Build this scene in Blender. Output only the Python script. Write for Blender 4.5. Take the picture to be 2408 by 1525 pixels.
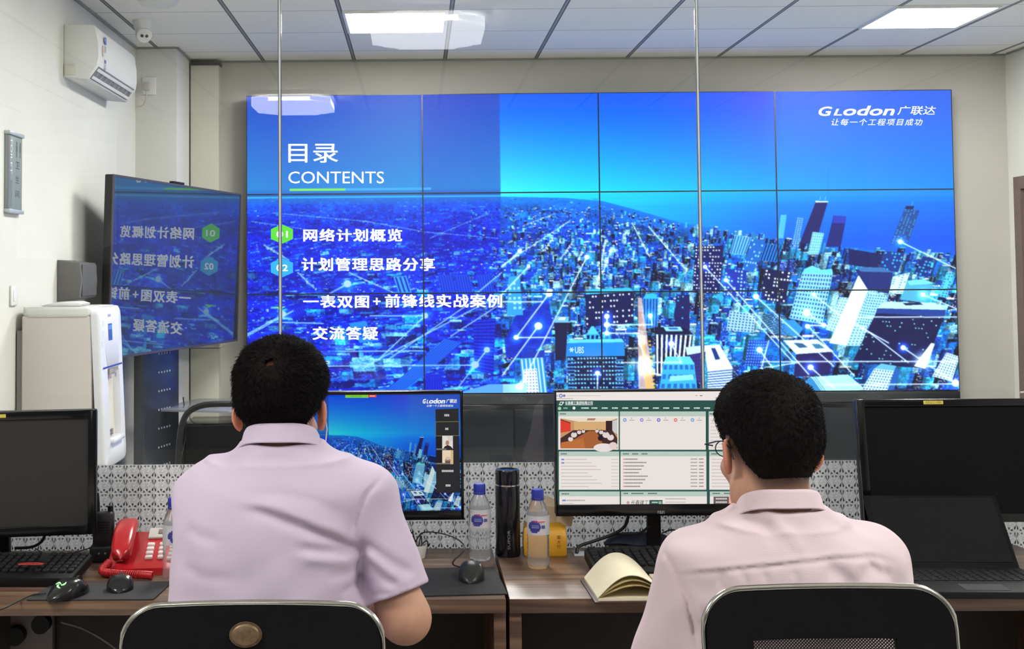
import bpy, bmesh, math, random
import numpy as np
from mathutils import Vector, Matrix, Euler

for o in list(bpy.data.objects):
    bpy.data.objects.remove(o, do_unlink=True)
scene = bpy.context.scene
COL = scene.collection
PI = math.pi
rnd = random.Random(7)

# ------------------------------------------------------------------ camera
FRAME_W, FRAME_H = 2408, 1525
FOCAL, CX, CY = 2900.0, 954.66, 506.71          # pixels
PITCH, YAW, ROLL = 0.0458, -0.0083, -0.0075
EYE = Vector((0.0, 0.0, 1.5))

def camera_axes():
    cy, sy, cp, sp = math.cos(YAW), math.sin(YAW), math.cos(PITCH), math.sin(PITCH)
    f = Vector((sy * cp, cy * cp, sp)); r = Vector((cy, -sy, 0)); u = r.cross(f)
    c, s = math.cos(ROLL), math.sin(ROLL)
    return c * r + s * u, -s * r + c * u, f
CAM_R, CAM_U, CAM_F = camera_axes()

cam_data = bpy.data.cameras.new('camera')
cam = bpy.data.objects.new('camera', cam_data); COL.objects.link(cam)
m = Matrix((CAM_R, CAM_U, -CAM_F)).transposed().to_4x4(); m.translation = EYE
cam.matrix_world = m
cam_data.sensor_fit = 'HORIZONTAL'; cam_data.sensor_width = 36.0
cam_data.lens = FOCAL * 36.0 / FRAME_W
cam_data.shift_x = (FRAME_W / 2 - CX) / FRAME_W
cam_data.shift_y = (CY - FRAME_H / 2) / FRAME_W
cam_data.clip_start = 0.05
scene.camera = cam

# ------------------------------------------------------------------ world, exposure
world = bpy.data.worlds.new('world'); scene.world = world; world.use_nodes = True
world.node_tree.nodes['Background'].inputs[0].default_value = (0.9, 0.95, 1.0, 1)
world.node_tree.nodes['Background'].inputs[1].default_value = 0.05
vs = scene.view_settings
vs.view_transform = 'Standard'; vs.look = 'None'; vs.exposure = 0.0; vs.gamma = 1.0
vs.use_curve_mapping = False
try:
    scene.cycles.max_bounces = 8; scene.cycles.transparent_max_bounces = 16
    scene.cycles.glossy_bounces = 4; scene.cycles.sample_clamp_indirect = 4.0
    scene.cycles.caustics_reflective = False
except Exception:
    pass

FAR_LAMP, ADDED_NEAR_LAMP, MIRRORED_LAMP = 70.0, 31.0, 7.0   # strength of the lamps' diffusers
SCREEN_GAIN = 1.25

# ------------------------------------------------------------------ measuring the photograph
def ray(px, py):
    d = CAM_F * FOCAL + CAM_R * (px - CX) - CAM_U * (py - CY)
    return d.normalized()
def at(px, py, y):
    """point of the place seen at photo pixel px,py at depth y"""
    d = ray(px, py); return EYE + d * (y / d.y)
def atz(px, py, z):
    d = ray(px, py); return EYE + d * ((z - 1.5) / d.z)
def atx(px, py, x):
    d = ray(px, py); return EYE + d * (x / d.x)

# ------------------------------------------------------------------ colours, materials
def lin(c):
    return tuple((v / 12.92 if v <= 0.04045 else ((v + 0.055) / 1.055) ** 2.4) for v in c)
def rgb(r, g, b):
    return lin((r / 255, g / 255, b / 255))

MATS = {}
def new_mat(name):
    mt = bpy.data.materials.new(name); mt.use_nodes = True
    nt = mt.node_tree; MATS[name] = mt
    return mt, nt, nt.nodes['Principled BSDF']
def setp(b, **kw):
    names = {'color': 'Base Color', 'rough': 'Roughness', 'metal': 'Metallic', 'spec': 'Specular IOR Level', 'ior': 'IOR',
             'coat': 'Coat Weight', 'coat_rough': 'Coat Roughness', 'sheen': 'Sheen Weight', 'trans': 'Transmission Weight',
             'sss': 'Subsurface Weight', 'alpha': 'Alpha'}
    for k, v in kw.items():
        b.inputs[names[k]].default_value = (*v, 1) if k == 'color' else v
def mat(name, color, rough=0.5, metal=0.0, var=0.0, scale=20.0, bump=0.0, bscale=200.0, **kw):
    """plain surface: a colour broken up by noise, and a fine noise bump"""
    if name in MATS: return MATS[name]
    mt, nt, b = new_mat(name)
    setp(b, color=color, rough=rough, metal=metal, **kw)
    tc = nt.nodes.new('ShaderNodeTexCoord')
    if var > 0:
        n = nt.nodes.new('ShaderNodeTexNoise'); n.inputs['Scale'].default_value = scale; n.inputs['Detail'].default_value = 4
        nt.links.new(tc.outputs['Object'], n.inputs['Vector'])
        r = nt.nodes.new('ShaderNodeMapRange'); r.inputs[1].default_value = 0.3; r.inputs[2].default_value = 0.7
        r.inputs[3].default_value = 1 - var; r.inputs[4].default_value = 1 + var
        nt.links.new(n.outputs['Fac'], r.inputs[0])
        mx = nt.nodes.new('ShaderNodeVectorMath'); mx.operation = 'SCALE'
        mx.inputs[0].default_value = color
        nt.links.new(r.outputs[0], mx.inputs['Scale']); nt.links.new(mx.outputs[0], b.inputs['Base Color'])
    if bump > 0:
        n = nt.nodes.new('ShaderNodeTexNoise'); n.inputs['Scale'].default_value = bscale
        nt.links.new(tc.outputs['Object'], n.inputs['Vector'])
        bp = nt.nodes.new('ShaderNodeBump'); bp.inputs['Strength'].default_value = bump; bp.inputs['Distance'].default_value = 0.001
        nt.links.new(n.outputs['Fac'], bp.inputs['Height']); nt.links.new(bp.outputs[0], b.inputs['Normal'])
    return mt
def emit_mat(name, color, strength):
    if name in MATS: return MATS[name]
    mt, nt, b = new_mat(name)
    setp(b, color=(0.8, 0.8, 0.8), rough=0.4)
    b.inputs['Emission Color'].default_value = (*color, 1); b.inputs['Emission Strength'].default_value = strength
    return mt
def screen_mat(name='screen_picture', gain=SCREEN_GAIN):
    """a lit display: the picture is the mesh's own colour layer"""
    if name in MATS: return MATS[name]
    mt, nt, b = new_mat(name)
    setp(b, color=(0.008, 0.008, 0.01), rough=0.45, spec=0.12)
    a = nt.nodes.new('ShaderNodeAttribute'); a.attribute_name = 'Col'
    nt.links.new(a.outputs['Color'], b.inputs['Emission Color']); b.inputs['Emission Strength'].default_value = gain
    return mt
def print_mat(name='print', rough=0.6):
    """ink on a surface: colour from the mesh's colour layer"""
    if name in MATS: return MATS[name]
    mt, nt, b = new_mat(name); setp(b, rough=rough)
    a = nt.nodes.new('ShaderNodeAttribute'); a.attribute_name = 'Col'
    nt.links.new(a.outputs['Color'], b.inputs['Base Color'])
    return mt

# ------------------------------------------------------------------ objects
ROOT = {}
def tag(o, label=None, cat=None, group=None, kind=None):
    if label: o['label'] = label
    if cat: o['category'] = cat
    if group: o['group'] = group
    if kind: o['kind'] = kind
    return o
def thing(name, label, cat, loc=(0, 0, 0), rot=0.0, group=None, euler=None):
    o = bpy.data.objects.new(name, None); COL.objects.link(o)
    o.empty_display_size = 0.05
    o.location = loc; o.rotation_euler = euler if euler else (0, 0, rot)
    ROOT[o.name] = Matrix.Translation(Vector(loc)) @ Euler(o.rotation_euler).to_matrix().to_4x4()
    return tag(o, label, cat, group)
def finish(me, name, mats, parent=None, world=False, smooth=40):
    if world and parent is not None:
        p = parent
        chain = Matrix.Identity(4)
        while p is not None:
            if p.name in ROOT: chain = ROOT[p.name]; break
            p = p.parent
        me.transform(chain.inverted())
    if not isinstance(mats, (list, tuple)): mats = [mats]
    for x in mats: me.materials.append(x)
    if smooth:
        me.polygons.foreach_set('use_smooth', [True] * len(me.polygons))
        me.set_sharp_from_angle(angle=math.radians(smooth))
    o = bpy.data.objects.new(name, me); COL.objects.link(o)
    if parent is not None: o.parent = parent
    return o

class MB:
    """collects shapes, then becomes one mesh object"""
    def __init__(self):
        self.bm = bmesh.new(); self.mi = 0
    def _mat(self, faces):
        for f in faces: f.material_index = self.mi
        return self
    def box(self, c, s, rot=None, bevel=0.0, seg=2, taper=None):
        geo = bmesh.ops.create_cube(self.bm, size=1.0); vs = geo['verts']
        for v in vs:
            v.co = Vector((v.co.x * s[0], v.co.y * s[1], v.co.z * s[2]))
            if taper and v.co.z > 0: v.co.x *= taper; v.co.y *= taper
        fs = list({f for v in vs for f in v.link_faces})
        if bevel > 0:
            es = list({e for v in vs for e in v.link_edges})
            r = bmesh.ops.bevel(self.bm, geom=es + vs, offset=min(bevel, min(s) * .49), segments=seg, affect='EDGES', profile=.5)
            vs = list({v for f in r['faces'] for v in f.verts} | {v for v in vs if v.is_valid})
            fs = list({f for v in vs for f in v.link_faces})
        M = Matrix.Translation(Vector(c)) @ (rot.to_matrix().to_4x4() if isinstance(rot, Euler) else (rot if rot else Matrix.Identity(4)))
        bmesh.ops.transform(self.bm, matrix=M, verts=vs)
        return self._mat(fs)
    def grid(self, fn, nu, nv, flip=False, closed_u=False):
        vs = [[self.bm.verts.new(fn(i / nu, j / nv)) for i in range(nu + (0 if closed_u else 1))] for j in range(nv + 1)]
        fs = []
        n = len(vs[0])
        for j in range(nv):
            for i in range(nu):
                q = [vs[j][i], vs[j][(i + 1) % n], vs[j + 1][(i + 1) % n], vs[j + 1][i]]
                if flip: q.reverse()
                fs.append(self.bm.faces.new(q))
        return self._mat(fs)
    def lathe(self, prof, c=(0, 0, 0), n=32, axis='z'):
        rings = []
        for r, z in prof:
            if r < 1e-6: rings.append([self.bm.verts.new((0, 0, z))])
            else: rings.append([self.bm.verts.new((r * math.cos(2 * PI * k / n), r * math.sin(2 * PI * k / n), z)) for k in range(n)])
        fs = []
        for a, b in zip(rings, rings[1:]):
            for k in range(n):
                k2 = (k + 1) % n
                if len(a) == 1 and len(b) == 1: continue
                if len(a) == 1: fs.append(self.bm.faces.new((a[0], b[k2], b[k])))
                elif len(b) == 1: fs.append(self.bm.faces.new((a[k], a[k2], b[0])))
                else: fs.append(self.bm.faces.new((a[k], a[k2], b[k2], b[k])))
        vs = [v for r in rings for v in r]
        M = Matrix.Translation(Vector(c))
        if axis == 'y': M = M @ Euler((PI / 2, 0, 0)).to_matrix().to_4x4()
        elif axis == 'x': M = M @ Euler((0, PI / 2, 0)).to_matrix().to_4x4()
        elif isinstance(axis, Matrix): M = M @ axis
        bmesh.ops.transform(self.bm, matrix=M, verts=vs)
        return self._mat(fs)
    def cyl(self, c, r, h, n=24, axis='z', r2=None):
        r2 = r if r2 is None else r2
        return self.lathe([(0, -h / 2), (r, -h / 2), (r2, h / 2), (0, h / 2)], c, n, axis)
    def tube(self, pts, r, n=10, caps=True, closed=False):
        pts = [Vector(p) for p in pts]; N = len(pts)
        rs = r if isinstance(r, (list, tuple)) else [r] * N
        up = None; rings = []
        for i, p in enumerate(pts):
            a = pts[(i - 1) % N] if (i > 0 or closed) else p
            b = pts[(i + 1) % N] if (i < N - 1 or closed) else p
            t = (b - a).normalized()
            if up is None:
                up = Vector((0, 0, 1)) if abs(t.z) < .9 else Vector((1, 0, 0))
            x = up.cross(t).normalized(); up = t.cross(x).normalized()
            rings.append([self.bm.verts.new(p + (x * math.cos(2 * PI * k / n) + up * math.sin(2 * PI * k / n)) * rs[i]) for k in range(n)])
        fs = []
        R = rings + ([rings[0]] if closed else [])
        for a, b in zip(R, R[1:]):
            for k in range(n): fs.append(self.bm.faces.new((a[k], a[(k + 1) % n], b[(k + 1) % n], b[k])))
        if caps and not closed:
            fs.append(self.bm.faces.new(list(reversed(rings[0])))); fs.append(self.bm.faces.new(rings[-1]))
        return self._mat(fs)
    def prism(self, poly, d0, d1, M=None, bevel=0.0, seg=2):
        """outline poly (x,y) pulled from z=d0 to z=d1, then placed with M"""
        a = [self.bm.verts.new((x, y, d0)) for x, y in poly]; b = [self.bm.verts.new((x, y, d1)) for x, y in poly]
        n = len(poly)
        fs = [self.bm.faces.new(list(reversed(a))), self.bm.faces.new(b)]
        for k in range(n): fs.append(self.bm.faces.new((a[k], a[(k + 1) % n], b[(k + 1) % n], b[k])))
        vs = a + b
        if bevel > 0:
            es = list(set(fs[0].edges) | set(fs[1].edges))
            r = bmesh.ops.bevel(self.bm, geom=es, offset=bevel, segments=seg, affect='EDGES', profile=.5)
            vs = list({v for f in r['faces'] for v in f.verts} | {v for v in vs if v.is_valid})
            fs = list({f for v in vs for f in v.link_faces})
        if M is not None: bmesh.ops.transform(self.bm, matrix=M, verts=vs)
        return self._mat(fs)
    def quad(self, *ps):
        return self._mat([self.bm.faces.new([self.bm.verts.new(p) for p in ps])])
    def build(self, name, mats, parent=None, world=False, smooth=40):
        self.bm.normal_update()
        me = bpy.data.meshes.new(name); self.bm.to_mesh(me); self.bm.free()
        return finish(me, name, mats, parent, world, smooth)

def rrect(w, h, r, n=6, cx=0, cy=0):
    out = []
    for sx, sy, a0 in ((1, 1, 0), (-1, 1, PI / 2), (-1, -1, PI), (1, -1, 1.5 * PI)):
        for k in range(n + 1):
            a = a0 + PI / 2 * k / n
            out.append((cx + sx * (w / 2 - r) + r * math.cos(a), cy + sy * (h / 2 - r) + r * math.sin(a)))
    return out
def FR(origin, x, y):
    """matrix whose local x,y axes are the given directions"""
    x = Vector(x).normalized(); y = Vector(y).normalized(); z = x.cross(y).normalized(); y = z.cross(x)
    M = Matrix((x, y, z)).transposed().to_4x4(); M.translation = Vector(origin); return M
def bez(pts, n=8):
    """smooth curve through points (Catmull-Rom)"""
    P = [Vector(p) for p in pts]; P = [P[0] * 2 - P[1]] + P + [P[-1] * 2 - P[-2]]
    out = []
    for i in range(1, len(P) - 2):
        for k in range(n):
            t = k / n; a, b, c, d = P[i - 1], P[i], P[i + 1], P[i + 2]
            out.append(.5 * ((2 * b) + (c - a) * t + (2 * a - 5 * b + 4 * c - d) * t * t + (3 * b - a - 3 * c + d) * t ** 3))
    out.append(P[-2]); return out

# ---- flat coloured shapes (screen pictures, print): polygons with a colour each, every one a hair above the last
class Flat:
    def __init__(self):
        self.v = []; self.f = []; self.c = []
        self.k = 0
    def poly(self, pts, col, lift=None):
        n = len(self.v); z = self.k * self.step if lift is None else lift
        self.k += 1
        self.v += [(x, y, z) for x, y in pts]; self.f.append(tuple(range(n, n + len(pts)))); self.c.append(col)
    step = 2e-7
    def rect(self, x0, y0, x1, y1, col, lift=None): self.poly([(x0, y0), (x1, y0), (x1, y1), (x0, y1)], col, lift)
    def disc(self, x, y, rx, ry, col, n=20): self.poly([(x + rx * math.cos(2 * PI * k / n), y + ry * math.sin(2 * PI * k / n)) for k in range(n)], col)
    def text(self, s, x0, y0, x1, y1, col, bold=0.0, **kw):
        # heavier strokes: the same outline laid down again a little to each side
        h = abs(y1 - y0) * bold
        V, F = text_mesh(s, x0 + (h if x1 > x0 else -h), y0, x1 - (h if x1 > x0 else -h), y1, **kw)
        for dx, dy in (((0, 0),) if bold <= 0 else ((-h, -h * .6), (h, -h * .6), (-h, h * .6), (h, h * .6), (0, 0))):
            n = len(self.v); z = self.k * self.step; self.k += 1
            self.v += [(x + dx, y + dy, z) for x, y in V]
            for f in F: self.f.append(tuple(n + i for i in f)); self.c.append(col)
    def clipped(self, mapping, x0, x1, y0, y1):
        """the part of these shapes inside a rectangle of plane coordinates"""
        out = Flat(); out.step = self.step
        for f, c in zip(self.f, self.c):
            pts = [mapping(*self.v[k][:2]) for k in f]; z = self.v[f[0]][2]
            for ax, lim, sg in ((0, x0, 1), (0, x1, -1), (1, y0, 1), (1, y1, -1)):
                new = []
                for a, b in zip(pts, pts[1:] + pts[:1]):
                    da, db = sg * (a[ax] - lim), sg * (b[ax] - lim)
                    if da >= 0: new.append(a)
                    if (da > 0 > db) or (da < 0 < db):
                        t = da / (da - db); new.append((a[0] + (b[0] - a[0]) * t, a[1] + (b[1] - a[1]) * t))
                pts = new
                if len(pts) < 3: break
            if len(pts) >= 3: out.poly(pts, c, lift=z)
        return out
    def build(self, name, material, parent, M, mapping=None, world=False, faces=None):
        """mapping: (x,y)->local plane coordinates; M places the plane (z towards the viewer)"""
        idx = range(len(self.f)) if faces is None else faces
        used = {}; V = []; F = []; C = []
        for i in idx:
            g = []
            for k in self.f[i]:
                if k not in used:
                    used[k] = len(V); x, y, z = self.v[k]
                    if mapping: x, y = mapping(x, y)
                    V.append(M @ Vector((x, y, z)))
                g.append(used[k])
            F.append(g); C.append(self.c[i])
        me = bpy.data.meshes.new(name); me.from_pydata(V, [], F)
        # all faces look towards local +z
        zd = (M.to_3x3() @ Vector((0, 0, 1)))
        me.update()
        flips = [p.index for p in me.polygons if p.normal.dot(zd) < 0]
        if flips:
            b = bmesh.new(); b.from_mesh(me); b.faces.ensure_lookup_table()
            bmesh.ops.reverse_faces(b, faces=[b.faces[i] for i in flips]); b.to_mesh(me); b.free()
        at_ = me.color_attributes.new('Col', 'FLOAT_COLOR', 'CORNER')
        buf = np.ones((len(me.loops), 4), np.float32)
        for p in me.polygons: buf[p.loop_start:p.loop_start + p.loop_total, :3] = C[p.index]
        at_.data.foreach_set('color', buf.ravel())
        return finish(me, name, material, parent, world, smooth=0)

TEXT_CACHE = {}
def text_mesh(s, x0, y0, x1, y1, shear=0.0, space=1.0):
    """glyph outlines of the string filling the rectangle; y may run either way. Returns verts, faces."""
    key = (s, shear, space)
    if key not in TEXT_CACHE:
        cu = bpy.data.curves.new('lettering', 'FONT'); cu.body = s; cu.shear = shear; cu.space_character = space
        cu.resolution_u = 3
        o = bpy.data.objects.new('lettering', cu); COL.objects.link(o)
        dg = bpy.context.evaluated_depsgraph_get()
        me = bpy.data.meshes.new_from_object(o.evaluated_get(dg))
        V = [(v.co.x, v.co.y) for v in me.vertices]; F = [tuple(p.vertices) for p in me.polygons]
        bpy.data.objects.remove(o, do_unlink=True); bpy.data.curves.remove(cu); bpy.data.meshes.remove(me)
        TEXT_CACHE[key] = (V, F)
    V, F = TEXT_CACHE[key]
    if not V: return [], []
    ax, bx = min(v[0] for v in V), max(v[0] for v in V); ay, by = min(v[1] for v in V), max(v[1] for v in V)
    # y0 is the top edge of the rectangle, y1 the bottom
    return [(x0 + (x - ax) / (bx - ax) * (x1 - x0), y1 + (y - ay) / max(by - ay, 1e-9) * (y0 - y1)) for x, y in V], F

# common materials
M_BLACK = mat('black_plastic', rgb(15, 15, 17), .5, var=.15, scale=30, bump=.15, bscale=900, spec=.3)
M_BLACKGLOSS = mat('black_gloss', rgb(12, 12, 15), .16, var=.1, scale=9)
M_DARKGREY = mat('dark_grey_plastic', rgb(34, 35, 38), .5, var=.1, scale=30, bump=.15, bscale=700)
M_WHITEPL = mat('white_plastic', rgb(226, 226, 222), .35, var=.03, scale=6)
M_CHROME = mat('chrome', rgb(214, 212, 208), .16, metal=1.0, var=.05, scale=40)
M_STEEL = mat('grey_steel', rgb(120, 122, 124), .4, metal=.6, var=.08, scale=20)
M_CABLE = mat('cable_rubber', rgb(20, 20, 22), .5, var=.1, scale=60)
M_LENS = mat('lens_glass', rgb(10, 10, 14), .05, var=.05, scale=50)
# ================================================================== THE SETTING
CEIL = 2.903
XL, XR, XNL = -1.73, 3.88, -4.2
YF, YG, YR = 8.09, 3.41, -3.8
VW_Y, VX0, VX1, VZ0, VZ1 = 7.95, -1.0959, 3.4631, 0.7203, 2.6512   # video wall picture plane

def wall_mat(name, c):
    return mat(name, c, .75, var=.035, scale=2.2, bump=.25, bscale=260)
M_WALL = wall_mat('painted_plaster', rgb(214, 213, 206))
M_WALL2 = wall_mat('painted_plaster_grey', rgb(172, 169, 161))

def ceiling_material():
    mt, nt, b = new_mat('ceiling_tiles'); setp(b, rough=.7)
    N, L = nt.nodes, nt.links
    g = N.new('ShaderNodeNewGeometry'); s = N.new('ShaderNodeSeparateXYZ'); L.new(g.outputs['Position'], s.inputs[0])
    def math_(op, a, bb=None):
        n = N.new('ShaderNodeMath'); n.operation = op
        for i, v in enumerate((a, bb)):
            if v is None: continue
            if isinstance(v, (int, float)): n.inputs[i].default_value = v
            else: L.new(v, n.inputs[i])
        return n.outputs[0]
    def line(coord, off, pitch, half):
        f = math_('FRACT', math_('DIVIDE', math_('ADD', coord, -off + 100 * pitch), pitch))
        d = math_('MULTIPLY', math_('SUBTRACT', .5, math_('ABSOLUTE', math_('SUBTRACT', f, .5))), pitch)
        return d, math_('LESS_THAN', d, half)
    dx, bar = line(s.outputs[0], -1.0017, .6, .013)      # runners: a grey bar between two dark grooves
    _, core = line(s.outputs[0], -1.0017, .6, .0055)
    dy, joint = line(s.outputs[1], 6.553, .6, .0032)     # plain butt joints the other way
    n = N.new('ShaderNodeTexNoise'); n.inputs['Scale'].default_value = 1.3; n.inputs['Detail'].default_value = 5
    L.new(g.outputs['Position'], n.inputs['Vector'])
    r = N.new('ShaderNodeMapRange'); r.inputs[3].default_value = .96; r.inputs[4].default_value = 1.04; L.new(n.outputs['Fac'], r.inputs[0])
    base = N.new('ShaderNodeVectorMath'); base.operation = 'SCALE'; base.inputs[0].default_value = rgb(236, 234, 224); L.new(r.outputs[0], base.inputs['Scale'])
    def mix(f, a, c):
        m_ = N.new('ShaderNodeMix'); m_.data_type = 'RGBA'; L.new(f, m_.inputs[0])
        for i, v in ((6, a), (7, c)):
            if isinstance(v, tuple): m_.inputs[i].default_value = (*v, 1)
            else: L.new(v, m_.inputs[i])
        return m_.outputs[2]
    c = mix(joint, base.outputs[0], rgb(96, 98, 98))
    c = mix(bar, c, rgb(74, 77, 79)); c = mix(core, c, rgb(128, 131, 131))
    L.new(c, b.inputs['Base Color'])
    bp = N.new('ShaderNodeBump'); bp.inputs['Strength'].default_value = .3; bp.inputs['Distance'].default_value = .001
    n2 = N.new('ShaderNodeTexNoise'); n2.inputs['Scale'].default_value = 320; L.new(g.outputs['Position'], n2.inputs['Vector'])
    L.new(n2.outputs['Fac'], bp.inputs['Height']); L.new(bp.outputs[0], b.inputs['Normal'])
    return mt

def floor_material():
    mt, nt, b = new_mat('floor_tiles'); setp(b, rough=.25)
    br = nt.nodes.new('ShaderNodeTexBrick'); br.offset = 0; br.inputs['Scale'].default_value = 1
    br.inputs['Brick Width'].default_value = .6; br.inputs['Row Height'].default_value = .6; br.inputs['Mortar Size'].default_value = .004
    br.inputs['Color1'].default_value = (*rgb(216, 212, 204), 1); br.inputs['Color2'].default_value = (*rgb(210, 206, 198), 1); br.inputs['Mortar'].default_value = (*rgb(150, 148, 142), 1)
    g = nt.nodes.new('ShaderNodeNewGeometry'); nt.links.new(g.outputs['Position'], br.inputs['Vector']); nt.links.new(br.outputs[0], b.inputs['Base Color'])
    return mt

def struct(name, mb, m_, smooth=40):
    return tag(mb.build(name, m_, smooth=smooth), kind='structure')

def slab(x0, x1, y0, y1, z0, z1):
    return MB().box(((x0 + x1) / 2, (y0 + y1) / 2, (z0 + z1) / 2), (x1 - x0, y1 - y0, z1 - z0))
struct('floor', slab(XNL - .1, XR + .1, YR - .1, YF + .1, -.1, 0), floor_material())
struct('ceiling', slab(XNL - .1, XR + .1, YR - .1, YF + .1, CEIL, CEIL + .08), ceiling_material())
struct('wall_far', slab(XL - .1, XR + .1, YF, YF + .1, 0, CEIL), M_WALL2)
struct('wall_left', slab(XL - .1, XL, YG + .1, YF, 0, CEIL), M_WALL)
struct('wall_right', slab(XR, XR + .1, YR, YF, 0, CEIL), M_WALL)
struct('wall_near_left', slab(XNL - .1, XNL, YR, YG + .1, 0, CEIL), M_WALL)
struct('wall_near_front', slab(XNL, XL, YG, YG + .1, 0, CEIL), M_WALL)
struct('wall_rear', slab(XNL - .1, XR + .1, YR - .1, YR, 0, CEIL), wall_mat('plaster_dimmed', rgb(128, 130, 130)))  # colour darkened for a dim rear, so the glass mirrors less haze
struct('wall_pillar', slab(XL, -1.475, 7.57, YF, 0, CEIL), M_WALL)
M_DUCT = mat('duct_cover', rgb(196, 194, 178), .32, var=.03, scale=3)
mb = slab(-1.468, -1.283, 8.0, YF, 0, 1.017); mb.box((-1.3755, 8.045, (1.021 + 2.86) / 2), (.185, .09, 2.86 - 1.021))
struct('trim_1', mb, M_DUCT)                                   # boxed-in riser beside the pillar
struct('trim_2', slab(-1.475, -1.276, 7.985, YF, 2.862, 2.874), mat('shadow_gap', rgb(30, 30, 36), .6))
struct('trim_3', slab(-1.475, -1.4685, 7.992, YF, .6, 2.862), MATS['shadow_gap'])
# wall angle under the ceiling edge
M_ANGLE = mat('ceiling_angle', rgb(120, 122, 120), .5, var=.05, scale=12)
mb = MB()
mb.box((XL + .008, (3.5 + 7.57) / 2, CEIL - .006), (.016, 7.57 - 3.5, .012))
mb.box(((-1.475 + XL) / 2, 7.564, CEIL - .006), (.255, .012, .012)); mb.box((-1.469, 7.82, CEIL - .006), (.012, .5, .012))
mb.box(((-1.28 + XR) / 2, YF - .006, CEIL - .006), (XR + 1.28, .012, .012)); mb.box((XR - .006, 5.75, CEIL - .006), (.012, 4.6, .012))
struct('trim_4', mb, M_ANGLE)
# door in the right wall, next to the far corner
M_DOORW = mat('dark_brown_door', rgb(94, 78, 72), .45, var=.12, scale=14)
M_DOORD = mat('dark_door_leaf', rgb(66, 50, 48), .5, var=.12, scale=14)
mb = MB()
mb.box((XR - .02, 7.90, 1.0), (.04, .09, 2.0)); mb.box((XR - .02, 6.96, 1.0), (.04, .09, 2.0)); mb.box((XR - .02, 7.43, 2.04), (.04, 1.03, .08))
struct('trim_5', mb, M_DOORW)
dr = struct('door_1', slab(XR - .018, XR, 7.005, 7.855, 0.005, 2.0), M_DOORD)
MB().tube([(XR - .018, 7.08, 1.0), (XR - .07, 7.08, 1.0), (XR - .07, 7.2, 1.0)], .01).build('door_handle', M_STEEL, dr)

# ---- glass partition: three visible panes (the last also runs on to the right wall), joined by clear strips
def glass_material():
    mt = bpy.data.materials.new('partition_glass'); mt.use_nodes = True; nt = mt.node_tree
    for n in list(nt.nodes): nt.nodes.remove(n)
    N, L = nt.nodes, nt.links
    out = N.new('ShaderNodeOutputMaterial'); mx = N.new('ShaderNodeMixShader'); tr = N.new('ShaderNodeBsdfTransparent'); gl = N.new('ShaderNodeBsdfGlossy')
    tr.inputs[0].default_value = (.975, .985, .98, 1); gl.inputs['Roughness'].default_value = 0.0
    g = N.new('ShaderNodeNewGeometry'); d = N.new('ShaderNodeVectorMath'); d.operation = 'DOT_PRODUCT'
    L.new(g.outputs['Normal'], d.inputs[0]); L.new(g.outputs['Incoming'], d.inputs[1])
    a = N.new('ShaderNodeMath'); a.operation = 'ABSOLUTE'; L.new(d.outputs['Value'], a.inputs[0])
    s = N.new('ShaderNodeMath'); s.operation = 'SUBTRACT'; s.inputs[0].default_value = 1; L.new(a.outputs[0], s.inputs[1])
    p = N.new('ShaderNodeMath'); p.operation = 'POWER'; p.inputs[1].default_value = 5; L.new(s.outputs[0], p.inputs[0])
    m_ = N.new('ShaderNodeMath'); m_.operation = 'MULTIPLY_ADD'; m_.inputs[1].default_value = .963; m_.inputs[2].default_value = .037; L.new(p.outputs[0], m_.inputs[0])
    L.new(m_.outputs[0], mx.inputs[0]); L.new(tr.outputs[0], mx.inputs[1]); L.new(gl.outputs[0], mx.inputs[2]); L.new(mx.outputs[0], out.inputs[0])
    return mt
M_GLASS = glass_material()
SEAMS = [XL, -.377, .784, 1.945, XR]
for i in range(4):
    struct('window_%d' % (i + 1), slab(SEAMS[i] + .004, SEAMS[i + 1] - .004, YG, YG + .01, 0.0, CEIL), M_GLASS)
M_JOINT = mat('clear_joint', rgb(222, 228, 230), .18, var=.06, scale=30)
M_JOINTD = mat('joint_edge', rgb(92, 98, 102), .3, var=.06, scale=30)
for k in (1, 2, 3):
    x = SEAMS[k]
    mb = MB(); mb.box((x, YG - .0005, CEIL / 2), (.0048, .003, CEIL)); mb.mi = 1
    mb.box((x - .0036, YG, CEIL / 2), (.0022, .002, CEIL)); mb.box((x + .0036, YG, CEIL / 2), (.0022, .002, CEIL))
    struct('trim_%d' % (5 + k), mb, [M_JOINT, M_JOINTD])

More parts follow.
